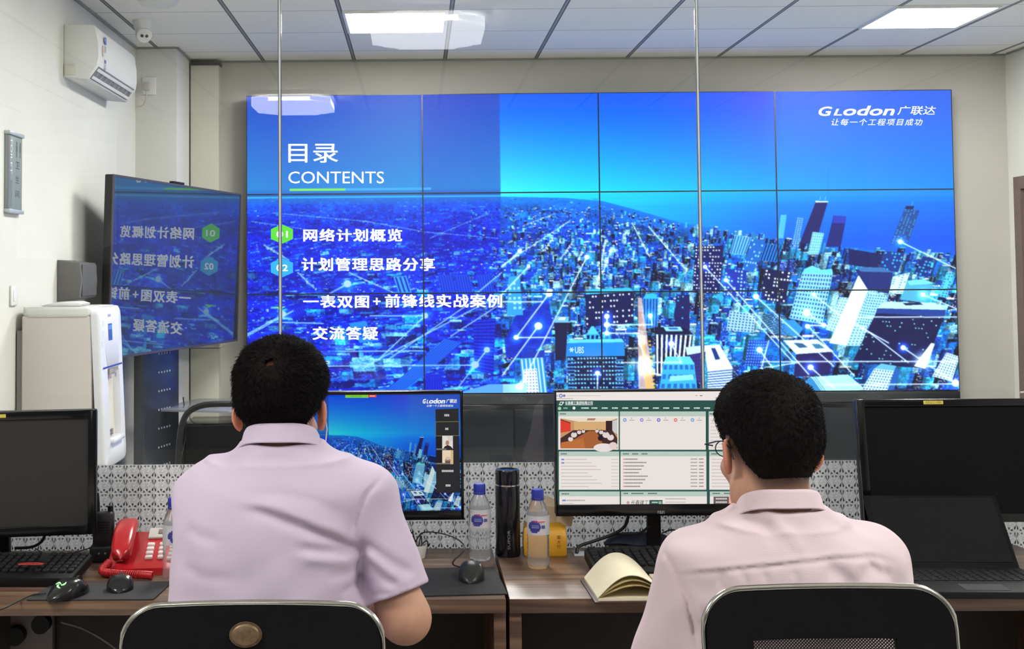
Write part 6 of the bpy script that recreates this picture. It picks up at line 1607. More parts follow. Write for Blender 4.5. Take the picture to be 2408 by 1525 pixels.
M_PINK = cloth_material('pink_poplin', rgb(222, 200, 208), 420, .25)
M_TROUSER = cloth_material('dark_trousers', rgb(38, 40, 50), 300, .3)
M_SHOE = mat('black_leather', rgb(20, 19, 20), .3, var=.1, scale=40)
EYE_W = mat('eye_white', rgb(220, 216, 210), .2); EYE_D = mat('iris_dark', rgb(40, 26, 20), .15)
SKIN = np.array(rgb(198, 152, 128)); SKIN_EAR = np.array(rgb(200, 132, 106)); LIP = np.array(rgb(178, 118, 106)); STUB = np.array(rgb(58, 44, 38))

def head_axes(yaw, pitch, roll=0.0):
    """columns: right, forward, up of the head"""
    return np.array((Euler((0, 0, yaw)).to_matrix() @ Euler((-pitch, 0, 0)).to_matrix() @ Euler((0, roll, 0)).to_matrix()), np.float32)

def put_head(f, O, R, s, ears=True):
    W = lambda *p: O + R @ (np.array(p, np.float32) * s)
    f.ellipsoid(W(0, -.012, .045), np.array((.0765, .096, .086)) * s, R, k=.02)
    f.ellipsoid(W(0, -.055, .010), np.array((.060, .050, .060)) * s, R, k=.03)     # back of the skull
    f.ellipsoid(W(0, .036, -.035), np.array((.058, .060, .082)) * s, R, k=.03)     # face
    f.capsule(W(-.012, .074, -.098), W(.012, .074, -.098), .020 * s, k=.03)       # chin
    for sx in (-1, 1):
        f.capsule(W(sx * .052, .008, -.062), W(sx * .020, .066, -.098), .018 * s, .017 * s, k=.03)   # jaw
        f.ellipsoid(W(sx * .042, .068, -.022), np.array((.020, .018, .016)) * s, R, k=.025)         # cheek
        f.capsule(W(sx * .012, .093, .034), W(sx * .048, .078, .036), .010 * s, .008 * s, k=.014)    # brow
        f.ellipsoid(W(sx * .031, .101, .016), np.array((.017, .012, .010)) * s, R, k=.010, sub=True)  # eye socket
        f.capsule(W(sx * .016, .087, .0200), W(sx * .046, .080, .0190), .0064 * s, k=.006)            # upper lid
        f.capsule(W(sx * .018, .087, .0085), W(sx * .045, .080, .0085), .0058 * s, k=.005)            # lower lid
        if not ears: continue
        # ear: a tilted shell with a hollow and a lobe
        a = math.radians(24) * sx; Re = R @ np.array(Euler((math.radians(-12), 0, a)).to_matrix(), np.float32)
        f.ellipsoid(W(sx * .0825, -.012, -.004), np.array((.0085, .018, .029)) * s, Re, k=.006)
        f.ellipsoid(W(sx * .0800, -.006, -.029), np.array((.0065, .009, .011)) * s, Re, k=.008)
        f.ellipsoid(W(sx * .0935, -.005, -.001), np.array((.007, .010, .018)) * s, Re, k=.006, sub=True)
    f.capsule(W(0, .093, .030), W(0, .114, -.020), .0085 * s, .0115 * s, k=.012)   # nose
    for sx in (-1, 1): f.ellipsoid(W(sx * .012, .104, -.024), np.array((.009, .010, .008)) * s, R, k=.007)
    f.capsule(W(-.020, .089, -.053), W(.020, .089, -.053), .0065 * s, k=.006); f.capsule(W(-.017, .088, -.0635), W(.017, .088, -.0635), .0072 * s, k=.006)
    return W

def put_hand(f, wrist, direction, palm_down, side, curl=.35, s=1.0):
    """direction: towards the fingers; palm_down: direction the palm faces; side +1 right hand, -1 left"""
    d = Vector(direction).normalized(); n = Vector(palm_down).normalized(); n = (n - d * n.dot(d)).normalized(); lat = d.cross(n) * 1.0
    # thumb side: right hand palm down, fingers forward -> thumb points to the left
    th = lat if (lat.x * side) < 0 else -lat
    w = Vector(wrist)
    for q in range(4):
        o = (q - 1.5) * .0195 * s
        f.capsule(w - th * (o * .55) + d * .012, w - th * o + d * .083 * s, .0145 * s, .0125 * s, k=.010)
    ln = (.072, .080, .074, .058)
    for q in range(4):
        o = (q - 1.5) * .0205 * s; p = w - th * o + d * (.090 - .004 * abs(q - 1)) * s; a = .15 + .04 * q
        for seg, r0, r1 in ((.46, .0092, .0086), (.30, .0086, .0078), (.24, .0078, .0066)):
            v = (d * math.cos(a) + n * math.sin(a)); e = p + v * ln[q] * seg * s; f.capsule(p, e, r0 * s, r1 * s, k=.003); p = e; a += curl * (1.0 + .15 * q)
    p = w + th * .020 * s + d * .022 * s + n * .004
    for L_, dr, r0, r1 in ((.042, th * .75 + d * .6 + n * .25, .0135, .0105), (.032, th * .35 + d * .9 + n * .2, .0102, .0092), (.024, th * .1 + d * 1.0 + n * .15, .0092, .0072)):
        e = p + dr.normalized() * L_ * s; f.capsule(p, e, r0 * s, r1 * s, k=.006); p = e

def smooth01(x): x = np.clip(x, 0, 1); return x * x * (3 - 2 * x)

def make_person(label, P, rs):
    t = thing('person', label, 'person', (P['cx'], P['hip_y'], 0))
    O = np.array(P['head'], np.float32); R = head_axes(P['yaw'], P['pitch'], P.get('roll', 0)); s = P['hs']
    loft = P['torso']; nb = np.array(P['neck_base'], np.float32)
    sh, el, wr = P['shoulders'], P['elbows'], P['wrists']
    loR = np.array((P['cx'] - .40, P['hip_y'] - .25, 0)); hiR = np.array((P['cx'] + .42, P['hip_y'] + .62, 1.45))
    hipz = .545; hy = P['hip_y']; cx = P['cx']
    legs = []
    for sx in (-1, 1): legs.append(((cx + sx * .09, hy + .03, hipz - .02), (cx + sx * .12, hy + .44, .535), (cx + sx * .125, hy + .42, .085), (cx + sx * .135, hy + .56, .035)))
    def neck(f): 
        f.capsule(O + R @ np.array((0, -.018, -.040)) * s, nb, .056 * s, P.get('neck_r', .062), k=.035)
    # ---------------- body, one surface
    f = Field(loR, hiR, .0046)
    f.loft(loft, grow=-.008)
    for i in (0, 1):
        sx = -1 if i == 0 else 1
        f.capsule(nb + np.array((0, .012, -.045)), np.array(sh[i]) - np.array((0, 0, .014)), .030, .044, k=.03)
        f.capsule(np.array(sh[i]) - np.array((0, 0, .008)), el[i], P['arm_r'] * .94, P['arm_r'] * .88, k=.03)
        m_ = np.array(el[i]) * .68 + np.array(wr[i]) * .32
        f.capsule(el[i], m_, P['arm_r'] * .86, P['arm_r'] * .84, k=.02); f.capsule(m_, wr[i], P['arm_r'] * .84, .027, k=.02)
        put_hand(f, wr[i], P['hand_dir'][i], P['palm'][i], sx, curl=.30)
        h_, k_, a_, t_ = legs[i]
        f.capsule(h_, k_, .072, .052, k=.04); f.capsule(k_, a_, .050, .036, k=.02); f.capsule(np.array(a_) - (0, .03, .04), t_, .034, .028, k=.02)
    neck(f); W = put_head(f, O, R, s)
    V, F = f.mesh(2)
    L = (V - O) @ R / s                                            # head coordinates
    x, y, z = L[:, 0], L[:, 1], L[:, 2]
    def hairline(y, z, x):
        yy = [-.2, -.060, -.036, -.010, .004, .030, .044, .060, .085, .2]
        zz = [P['nape'], P['nape'], P['nape'] + .035, .018, .030, .000, .030, .070, .092, .14]
        return np.interp(y, yy, zz)
    g = z - hairline(y, z, x)
    col = np.tile(SKIN, (len(V), 1))
    ear = (np.abs(x) > .074) & (np.abs(z) < .045) & (np.abs(y) < .04); col[ear] = SKIN_EAR
    lp = smooth01(1.6 * (1.25 - np.sqrt((x / .024) ** 2 + ((z + .058) / .0095) ** 2))) * (y > .084); col = col * (1 - lp[:, None]) + LIP * lp[:, None]
    head = (z > -.14) & (np.abs(x) < .12) & (np.abs(y) < .16)
    st = smooth01((g + P['fade']) / P['fade']) * head * (np.abs(x) < .0795); col = col * (1 - .88 * st[:, None]) + STUB * .88 * st[:, None]
    bare = np.linalg.norm(L - np.array(P['whorl']), axis=1) < .022; col[bare] = np.array(rgb(172, 118, 90))
    mesh_from('body', V, F, M_SKIN, t, col)
    for sx in (-1, 1):
        e = W(sx * .0315, .0790, .0145); MB().lathe([(.0112 * s * math.sin(PI * k / 12), .0112 * s * math.cos(PI * k / 12)) for k in range(13)], tuple(e), 20).build('eyeball', EYE_W, t, True)
        MB().lathe([(.0055 * s * math.sin(PI * k / 8), .0030 * s * math.cos(PI * k / 8)) for k in range(9)], tuple(W(sx * .0315, .0884, .0140)), 16, axis=FR((0, 0, 0), R[:, 0], R[:, 2]).to_3x3().to_4x4()).build('iris', EYE_D, t, True)
        mb = MB(); mb.tube([tuple(W(sx * (.014 + .034 * q / 6), .1005 - .022 * (q / 6) ** 2 - .002, .037 + .006 * math.sin(PI * q / 6))) for q in range(7)], [.002 * s + .0012 * math.sin(PI * q / 6) for q in range(7)], 6); mb.build('eyebrow', M_HAIR, t, True)
    # ---------------- hair: a close cap plus single strands
    hl = O + np.array((-.13, -.15, -.13)); hh = O + np.array((.13, .15, .18))
    f = Field(hl, hh, .0034); put_head(f, O, R, s, ears=False); neck(f)
    X, Y, Z = f.pts((slice(None),) * 3); Q = (np.stack([X, Y, Z], -1) - O) @ R / s
    gx = Q[..., 2] - hairline(Q[..., 1], Q[..., 2], Q[..., 0])
    earzone = np.sqrt(((Q[..., 1] + .004) / .85) ** 2 + (Q[..., 2] + .004) ** 2) - .034
    thick = P['hair_t'] * (.10 + .90 * smooth01(gx / P['grow'])) * (1 - .45 * smooth01((np.abs(Q[..., 0]) - .05) / .03) * P['side_short'])
    thick = thick + P['corner'] * smooth01((np.abs(Q[..., 0]) - .035) / .03) * smooth01((Q[..., 2] - .035) / .04) * smooth01((.145 - Q[..., 2]) / .04)
    lump = np.sin(Q[..., 0] * 190 + 2 * np.sin(Q[..., 2] * 140)) * np.sin(Q[..., 1] * 170 + 1.7) * np.sin(Q[..., 2] * 150) * .0016
    dd = f.d - (thick + lump * smooth01(gx / .03)) * s
    dd = np.maximum(dd, -gx * s); dd = np.maximum(dd, np.where(np.abs(Q[..., 0]) > .055, -earzone * s, -.05))
    wd = np.linalg.norm(Q - np.array(P['whorl'], np.float32), axis=-1); dd = np.maximum(dd, (P['bald'] - wd) * s)
    f.d = dd.astype(np.float32); V, F = f.mesh(1)
    L = (V - O) @ R / s; n_ = np.zeros_like(V)
    fn = np.cross(V[F[:, 1]] - V[F[:, 0]], V[F[:, 2]] - V[F[:, 0]])
    for k in range(4):
        for a in range(3): n_[:, a] += np.bincount(F[:, k], fn[:, a], len(V))
    n_ /= np.linalg.norm(n_, axis=1, keepdims=True) + 1e-12
    out = np.einsum('ij,ij->i', n_, (V - (O + R @ np.array((0, -.01, .03)) * s)) / 1.0) > .02
    cand = np.where(out)[0]; pick = cand[rs.randint(0, len(cand), P['strands'])]
    base = V[pick] + rs.normal(0, .0012, (len(pick), 3)); nn = n_[pick]; l_ = L[pick]
    away = l_ - np.array(P['whorl']); away /= np.linalg.norm(away, axis=1, keepdims=True) + 1e-9
    sw = np.cross(l_ / (np.linalg.norm(l_, axis=1, keepdims=True)), away) * .35
    dirn = (away + sw + np.array((0, 0, -.35))) @ R.T
    dirn -= nn * np.einsum('ij,ij->i', dirn, nn)[:, None]; dirn /= np.linalg.norm(dirn, axis=1, keepdims=True) + 1e-9
    gg = l_[:, 2] - hairline(l_[:, 1], l_[:, 2], l_[:, 0])
    ln = P['strand_len'] * (.25 + .75 * smooth01(gg / (P['grow'] * 1.2))) * rs.uniform(.6, 1.25, len(pick))
    ln = ln * (.30 + .70 * smooth01((np.linalg.norm(l_ - np.array(P['whorl']), axis=1) - P['bald'] * 1.2) / .03))
    lift = P['lift'] * rs.uniform(.4, 1.4, len(pick))[:, None]
    tip = base + (dirn * .8 + nn * lift + rs.normal(0, .18, base.shape)) * ln[:, None]
    mid = base + (tip - base) * .5 + nn * (ln * .12)[:, None]
    b1 = np.cross(nn, dirn); r_ = .0006
    ring = [base + (b1 * math.cos(a) + nn * math.sin(a)) * r_ for a in (0, 2.09, 4.19)]; ring2 = [mid + (b1 * math.cos(a) + nn * math.sin(a)) * r_ * .8 for a in (0, 2.09, 4.19)]
    m = len(pick); SV = np.concatenate(ring + ring2 + [tip]); i = np.arange(m); q_ = []
    for a in range(3):
        b = (a + 1) % 3; q_.append(np.stack([i + a * m, i + b * m, i + (3 + b) * m, i + (3 + a) * m], -1)); q_.append(np.stack([i + (3 + a) * m, i + (3 + b) * m, i + 6 * m, i + 6 * m], -1))
    n0 = len(V)
    tris = [q[:, :3] for q in q_[1::2]]; quads = [F] + [q + n0 for q in q_[0::2]]
    VV = np.concatenate([V, SV]); me = bpy.data.meshes.new('hair')
    Q4 = np.concatenate(quads); T3 = np.concatenate(tris) + n0
    loops = np.concatenate([Q4.ravel(), T3.ravel()]).astype(np.int32)
    starts = np.concatenate([np.arange(len(Q4)) * 4, Q4.size + np.arange(len(T3)) * 3]).astype(np.int32)
    me.vertices.add(len(VV)); me.vertices.foreach_set('co', VV.astype(np.float32).ravel()); me.loops.add(len(loops)); me.loops.foreach_set('vertex_index', loops)
    me.polygons.add(len(starts)); me.polygons.foreach_set('loop_start', starts); me.update(); me.validate()
    finish(me, 'hair', M_HAIR, t, True, smooth=180)
    # ---------------- shirt
    sl = P['sleeve']
    f = Field((cx - .33, hy - .22, .50), (cx + .40, hy + .42, 1.30), .0040)
    f.loft(P['shirt'], k=.02)
    for i in (0, 1):
        f.capsule(nb + np.array((0, .004, -.034)), np.array(sh[i]) + np.array((0, 0, .004)), .046, .060, k=.06)
        e = np.array(sh[i]) + (np.array(el[i]) - np.array(sh[i])) * sl[i]
        f.capsule(sh[i], e, P['sleeve_r'][0], P['sleeve_r'][1], k=.03)
        d_ = np.array(el[i]) - np.array(sh[i]); d_ = d_ / np.linalg.norm(d_); e2 = np.array(e, float)
        # straight hem across the sleeve, hollow inside
        side = lambda X, Y, Z, e2=e2, d_=d_, i=i: np.where(((X - e2[0]) ** 2 + (Y - e2[1]) ** 2 + (Z - e2[2]) ** 2) < .13 ** 2, (X - e2[0]) * d_[0] + (Y - e2[1]) * d_[1] + (Z - e2[2]) * d_[2], -1.0) 
        far = P['hem_guard'][i]
        f.cut(lambda X, Y, Z, side=side, far=far: np.where(far(X, Y, Z), side(X, Y, Z), -1.0))
        f.capsule(e - d_ * .002, e + d_ * .08, P['sleeve_r'][1] - .012, k=.004, sub=True)
    f.cut(lambda X, Y, Z: .52 - Z)
    f.capsule(nb + np.array((0, 0, -.05)), nb + np.array((0, .004, .004)), P['collar_r'] + .004, P['collar_r'] + .001, k=.05)
    f.cut(lambda X, Y, Z: np.where((X - nb[0]) ** 2 + (Y - nb[1]) ** 2 < .088 ** 2, Z - (nb[2] + .012), -1.0))
    f.capsule(nb + np.array((0, .004, -.004)), nb + np.array((0, .010, .12)), P['collar_r'] - .006, k=.004, sub=True)
    # broad soft unevenness of worn cloth
    s_ = (slice(None),) * 3; X, Y, Z = f.pts(s_)
    f.d += (.0016 * np.sin(X * 31 + 3 * np.sin(Z * 17)) * np.sin(Z * 27 + 2 * np.sin(X * 13)) + .0010 * np.sin(X * 55 + Z * 43 + 4 * np.sin(Y * 20))).astype(np.float32)
    back = lambda X, Y, Z: (Y < P['back_y']).astype(np.float32)
    for line, amp, w in P['creases']: f.crease(line, amp * P['fold'], w, back)
    V, F = f.mesh(1)
    shirt = mesh_from('shirt', V, F, P['cloth'], t)
    # collar: stand and fold, high at the nape and open at the throat
    rc = P['collar_r']; zt1, zb1, zt0, zb0 = P['collar_z']           # top and fold edge at the nape, then at the sides
    def collar(u, v):
        a = 2 * PI * u - PI / 2; c, sn = math.cos(a), math.sin(a); q = sn      # q = -1 nape, 0 sides, 1 throat
        f_ = (1 - math.cos(PI * min(max(q + 1, 0), 1.6))) / 2 if q < .6 else 1
        f_ = min(max(q + 1, 0), 1) ** 1.5
        zt = zt1 + (zt0 - zt1) * f_ - .030 * max(q, 0); zb = zb1 + (zb0 - zb1) * f_ - .034 * max(q, 0)
        fl_ = P['collar_flare'] * (1 + .5 * max(q, 0))
        prof = ((-.0045, zb + .010), (-.0040, zt - .003), (-.0015, zt), (.0015, zt - .0005), (.004, zt - .005), (fl_ * .55, zb + (zt - zb) * .45), (fl_, zb + .001), (fl_ - .0015, zb - .001), (fl_ - .004, zb + .002))
        dr, z = prof[min(int(round(v * 8)), 8)]
        return Vector((nb[0] + (rc + dr) * c * 1.03, nb[1] + (rc + dr) * sn * .98 + P['collar_fwd'] * (z - nb[2]), z))
    mb = MB(); mb.grid(collar, 64, 8, closed_u=True); mb.build('collar', P['cloth'], shirt, True, smooth=60)
    # ---------------- trousers and shoes
    f = Field((cx - .26, hy - .20, .03), (cx + .26, hy + .60, .68), .006)
    f.ellipsoid((cx, hy + .0, hipz - .005), (.185, .15, .10), k=.03)
    for i in (0, 1):
        h_, k_, a_, t_ = legs[i]; f.capsule(h_, k_, .088, .068, k=.04); f.capsule(k_, np.array(a_) + (0, 0, .0), .068, .055, k=.02)
    f.cut(lambda X, Y, Z: .07 - Z)
    V, F = f.mesh(2); mesh_from('trousers', V, F, M_TROUSER, t)
    for i in (0, 1):
        h_, k_, a_, t_ = legs[i]; f = Field((t_[0] - .08, t_[1] - .26, -.01), (t_[0] + .08, t_[1] + .12, .16), .0045)
        f.capsule((a_[0], a_[1] - .02, .075), (a_[0], a_[1] - .03, .04), .042, .042, k=.02); f.capsule((a_[0], a_[1] - .03, .034), (t_[0], t_[1] + .03, .030), .036, .036, k=.03); f.ellipsoid((t_[0], t_[1] - .02, .032), (.045, .07, .030), k=.02)
        f.cut(lambda X, Y, Z: .002 - Z); f.cut(lambda X, Y, Z: Z - .105)
        V, F = f.mesh(2); mesh_from('shoe', V, F, M_SHOE, t)
    return t, W, s

def px_line(pts, y): return [(at(a, b, y).x, at(a, b, y).z) for a, b in pts]
def V3(px, py, y): q = at(px, py, y); return (q.x, q.y, q.z)

# ================================================================== the man in lavender
yS = 2.44; yB = 2.31
hd = V3(661, 968, 2.50)
nb1 = V3(662, 1050, 2.45)
def lv(z, xl, xr, cy, ry): return (z, (xl + xr) / 2, cy, (xr - xl) / 2, ry)
Xp = lambda px, y=yS: at(px, 900, y).x
Zp = lambda py, y=yS: at(660, py, y).z
cx1 = (Xp(413) + Xp(850)) / 2
P1 = dict(cx=cx1, hip_y=2.34, head=hd, yaw=math.radians(-3), pitch=math.radians(14), hs=1.035, neck_base=nb1, neck_r=.057,
    torso=[lv(.47, cx1 - .165, cx1 + .165, 2.36, .115), lv(.60, cx1 - .17, cx1 + .17, 2.365, .125), lv(.75, cx1 - .176, cx1 + .176, 2.385, .130), lv(.88, cx1 - .176, cx1 + .172, 2.405, .125), lv(.98, cx1 - .170, cx1 + .165, 2.425, .115), lv(1.06, cx1 - .150, cx1 + .155, 2.44, .095), lv(1.12, cx1 - .09, cx1 + .10, 2.45, .075)],
    shirt=[lv(.49, cx1 - .19, cx1 + .188, 2.355, .140), lv(.60, cx1 - .190, cx1 + .188, 2.36, .148), lv(.75, cx1 - .187, cx1 + .188, 2.378, .150), lv(Zp(1420), Xp(411), Xp(853), 2.395, .143), lv(Zp(1300), Xp(413), Xp(848), 2.412, .135), lv(Zp(1200), Xp(416), Xp(848), 2.425, .122), lv(Zp(1130), Xp(440), Xp(860), 2.435, .104), lv(Zp(1085), Xp(500), Xp(800), 2.445, .085)],
    shoulders=[(Xp(500), 2.465, Zp(1178)), (Xp(850), 2.445, Zp(1176))], elbows=[(Xp(440), 2.60, .86), V3(953, 1452, 2.40)],
    wrists=[(cx1 - .06, 2.74, .83), (cx1 + .20, 2.66, .815)], hand_dir=[(.35, .9, -.25), (-.42, .88, -.18)], palm=[(0, -.3, -1), (-.2, -.2, -1)], arm_r=.053,
    sleeve=[.80, .80], sleeve_r=(.068, .066), hem_guard=[lambda X, Y, Z: X < cx1 - .10, lambda X, Y, Z: X > Xp(846)],
    nape=-.038, fade=.026, grow=.034, hair_t=.0150, side_short=.55, whorl=(-.004, -.104, .071), bald=.0152, strands=15000, strand_len=.0125, lift=.30,
    collar_r=.069, collar_z=(V3(660, 996, 2.38)[2], V3(660, 1040, 2.37)[2], V3(660, 1022, 2.44)[2], V3(660, 1066, 2.44)[2]), collar_flare=.014, corner=.006, collar_fwd=.15, cloth=M_LAV, fold=1.7, back_y=2.44,
    creases=[(px_line([(560, 1196), (620, 1208), (700, 1236), (780, 1272), (838, 1306)], yB), .0052, .010), (px_line([(560, 1182), (640, 1190), (720, 1220), (800, 1258), (845, 1290)], yB), -.0030, .012),
             (px_line([(560, 1166), (660, 1166), (740, 1182), (820, 1226)], yB), .0024, .011), (px_line([(690, 1282), (770, 1296), (838, 1310)], yB), .0036, .009), (px_line([(700, 1304), (780, 1318), (846, 1326)], yB), -.0022, .009),
             (px_line([(590, 1098), (650, 1090), (720, 1104)], yB), .0014, .012), (px_line([(770, 1348), (820, 1356), (850, 1344)], yB), .0026, .010), (px_line([(800, 1400), (835, 1388), (852, 1366)], yB), .0036, .010),
             (px_line([(902, 1126), (862, 1162), (838, 1214), (826, 1266)], 2.36), .0026, .0045), (px_line([(842, 1270), (850, 1320), (852, 1420)], 2.36), .006, .012),
             (px_line([(838, 1254), (890, 1290), (940, 1322), (975, 1345)], 2.40), .0040, .010), (px_line([(850, 1282), (900, 1320), (950, 1352)], 2.40), -.0026, .010), (px_line([(862, 1300), (905, 1344), (940, 1366)], 2.40), .0030, .009),
             (px_line([(430, 1240), (470, 1262), (520, 1270)], yB), .0020, .011), (px_line([(425, 1330), (480, 1350), (560, 1352)], yB), .0018, .012), (px_line([(858, 1384), (925, 1378), (996, 1350)], 2.40), .0016, .0045)])
man1, W1, s1 = make_person('person with thick black hair in a lavender polo shirt seated at the left desk', P1, np.random.RandomState(3))
MB().tube([tuple(W1(*p)) for p in ((.086, .012, -.012), (.088, .022, -.03), (.084, .030, -.07), (.074, .038, -.11), (.060, .05, -.15), (.05, .06, -.19))], .0013, 7).build('earphone_cord', mat('cord_white', rgb(224, 222, 222), .4), man1, True)

# ================================================================== the man in pink
yS2 = 2.22
hd2 = V3(1806, 1061, 2.28); nb2 = V3(1832, 1205, 2.235)
Xq = lambda px, y=yS2: at(px, 1300, y).x
Zq = lambda py, y=yS2: at(1830, py, y).z
cx2 = Xq(1838)
P2 = dict(cx=cx2, hip_y=2.22, head=hd2, yaw=math.radians(9), pitch=math.radians(12), hs=1.03, neck_base=nb2, neck_r=.055,
    torso=[lv(.47, cx2 - .160, cx2 + .160, 2.24, .112), lv(.60, cx2 - .165, cx2 + .165, 2.24, .12), lv(.75, cx2 - .168, cx2 + .168, 2.235, .122), lv(.88, cx2 - .172, cx2 + .172, 2.225, .118), lv(.96, cx2 - .165, cx2 + .165, 2.222, .108), lv(1.02, cx2 - .14, cx2 + .14, 2.225, .090), lv(1.06, cx2 - .08, cx2 + .08, 2.23, .07)],
    shirt=[lv(.49, cx2 - .185, cx2 + .185, 2.235, .142), lv(.60, cx2 - .185, cx2 + .185, 2.235, .145), lv(.75, cx2 - .186, cx2 + .186, 2.23, .143), lv(.86, cx2 - .188, cx2 + .188, 2.22, .136), lv(.95, cx2 - .186, cx2 + .186, 2.217, .124), lv(1.01, cx2 - .160, cx2 + .160, 2.222, .104), lv(1.045, cx2 - .10, cx2 + .10, 2.228, .085)],
    shoulders=[(Xq(1652), 2.245, Zq(1342)), (Xq(2050), 2.245, Zq(1334))], elbows=[(Xq(1536), 2.27, .735), (Xq(2136), 2.29, .735)],
    wrists=[(cx2 - .17, 2.47, .665), (cx2 + .17, 2.48, .665)], hand_dir=[(.25, .95, -.12), (-.25, .95, -.12)], palm=[(.2, 0, -1), (-.2, 0, -1)], arm_r=.047,
    sleeve=[.93, .93], sleeve_r=(.066, .060), hem_guard=[lambda X, Y, Z: X < cx2 - .12, lambda X, Y, Z: X > cx2 + .12],
    nape=-.050, fade=.048, grow=.060, hair_t=.0115, side_short=.8, whorl=(.006, -.100, .080), bald=.008, strands=15000, strand_len=.0062, lift=.30,
    collar_r=.067, collar_z=(V3(1830, 1154, 2.16)[2], V3(1830, 1198, 2.15)[2], V3(1830, 1172, 2.23)[2], V3(1830, 1222, 2.23)[2]), collar_flare=.013, corner=.006, collar_fwd=.10, cloth=M_PINK, fold=1.8, back_y=2.23,
    creases=[(px_line([(1608, 1382), (1660, 1364), (1740, 1346), (1850, 1332), (1980, 1320), (2080, 1326), (2150, 1346)], 2.10), .0026, .0042), (px_line([(1608, 1376), (1660, 1358), (1740, 1340), (1850, 1326), (1980, 1314), (2080, 1320)], 2.10), -.0016, .0055),
             (px_line([(1780, 1192), (1812, 1240), (1840, 1300)], 2.10), .0022, .011), (px_line([(1815, 1205), (1870, 1262), (1905, 1310)], 2.10), -.0022, .012), (px_line([(1716, 1352), (1708, 1378), (1712, 1400)], 2.1), .0024, .006), (px_line([(1752, 1348), (1760, 1376), (1752, 1400)], 2.1), .0024, .006),
             (px_line([(1800, 1342), (1808, 1372), (1800, 1398)], 2.1), .0022, .006), (px_line([(1950, 1332), (1990, 1360), (2010, 1398)], 2.1), .0044, .014), (px_line([(2010, 1398), (2046, 1360), (2100, 1346)], 2.1), .0036, .014), (px_line([(1940, 1372), (1960, 1398), (1990, 1420)], 2.1), -.0030, .012),
             (px_line([(1868, 1340), (1880, 1368), (1874, 1396)], 2.1), .0020, .007), (px_line([(2060, 1335), (2090, 1362), (2130, 1372)], 2.1), .0024, .010), (px_line([(1566, 1292), (1590, 1340), (1618, 1410), (1634, 1480), (1640, 1530)], 2.16), .0030, .0046), (px_line([(1645, 1440), (1652, 1490), (1650, 1540)], 2.16), .003, .012),
             (px_line([(1640, 1436), (1680, 1446), (1720, 1440)], 2.14), .0016, .008), (px_line([(1560, 1420), (1550, 1470), (1530, 1520)], 2.14), .0020, .012), (px_line([(1700, 1230), (1760, 1222), (1800, 1240)], 2.1), .0014, .010)])
man2, W2, s2 = make_person('person with short black hair and glasses in a pink shirt seated at the right desk', P2, np.random.RandomState(8))
gl = MB()
for sx in (-1, 1):
    gl.tube([tuple(W2(sx * .033 + .021 * math.cos(2 * PI * k / 20), .112 - .006 * abs(math.cos(2 * PI * k / 20)), .014 + .015 * math.sin(2 * PI * k / 20))) for k in range(20)], .0011, 6, closed=True)
    gl.tube([tuple(W2(*p)) for p in ((sx * .058, .108, .020), (sx * .078, .094, .022), (sx * .0835, .03, .022), (sx * .0855, -.012, .020), (sx * .083, -.030, .004), (sx * .080, -.034, -.014))], .0014, 7)
gl.tube([tuple(W2(x, .113, .018)) for x in (-.010, 0, .010)], .0011, 6)
gl.build('glasses', mat('glasses_metal', rgb(60, 58, 60), .25, metal=.8), man2, True)

# ================================================================== OFFICE CHAIRS
M_PAD = mat('chair_pad_black', rgb(19, 18, 21), .85, var=.08, scale=60, bump=.5, bscale=700, spec=.12)
def mesh_material():
    mt, nt, b = new_mat('chair_mesh'); N, L = nt.nodes, nt.links
    setp(b, color=rgb(44, 42, 44), rough=.7)
    tc = N.new('ShaderNodeTexCoord'); s = N.new('ShaderNodeSeparateXYZ'); L.new(tc.outputs['Object'], s.inputs[0])
    def M_(op, a, bb=None):
        n = N.new('ShaderNodeMath'); n.operation = op
        for i, v in enumerate((a, bb)):
            if v is None: continue
            if isinstance(v, (int, float)): n.inputs[i].default_value = v
            else: L.new(v, n.inputs[i])
        return n.outputs[0]
    Pp = .0052; u = M_('DIVIDE', M_('ADD', s.outputs[0], s.outputs[2]), Pp); v = M_('DIVIDE', M_('SUBTRACT', s.outputs[0], s.outputs[2]), Pp)
    fu = M_('SUBTRACT', M_('FRACT', M_('ADD', u, 500.0)), .5); fv = M_('SUBTRACT', M_('FRACT', M_('ADD', v, 500.0)), .5)
    hole = M_('LESS_THAN', M_('SQRT', M_('ADD', M_('MULTIPLY', fu, fu), M_('MULTIPLY', fv, fv))), .34)
    L.new(M_('SUBTRACT', 1.0, hole), b.inputs['Alpha'])
    return mt
M_MESHBACK = mesh_material()
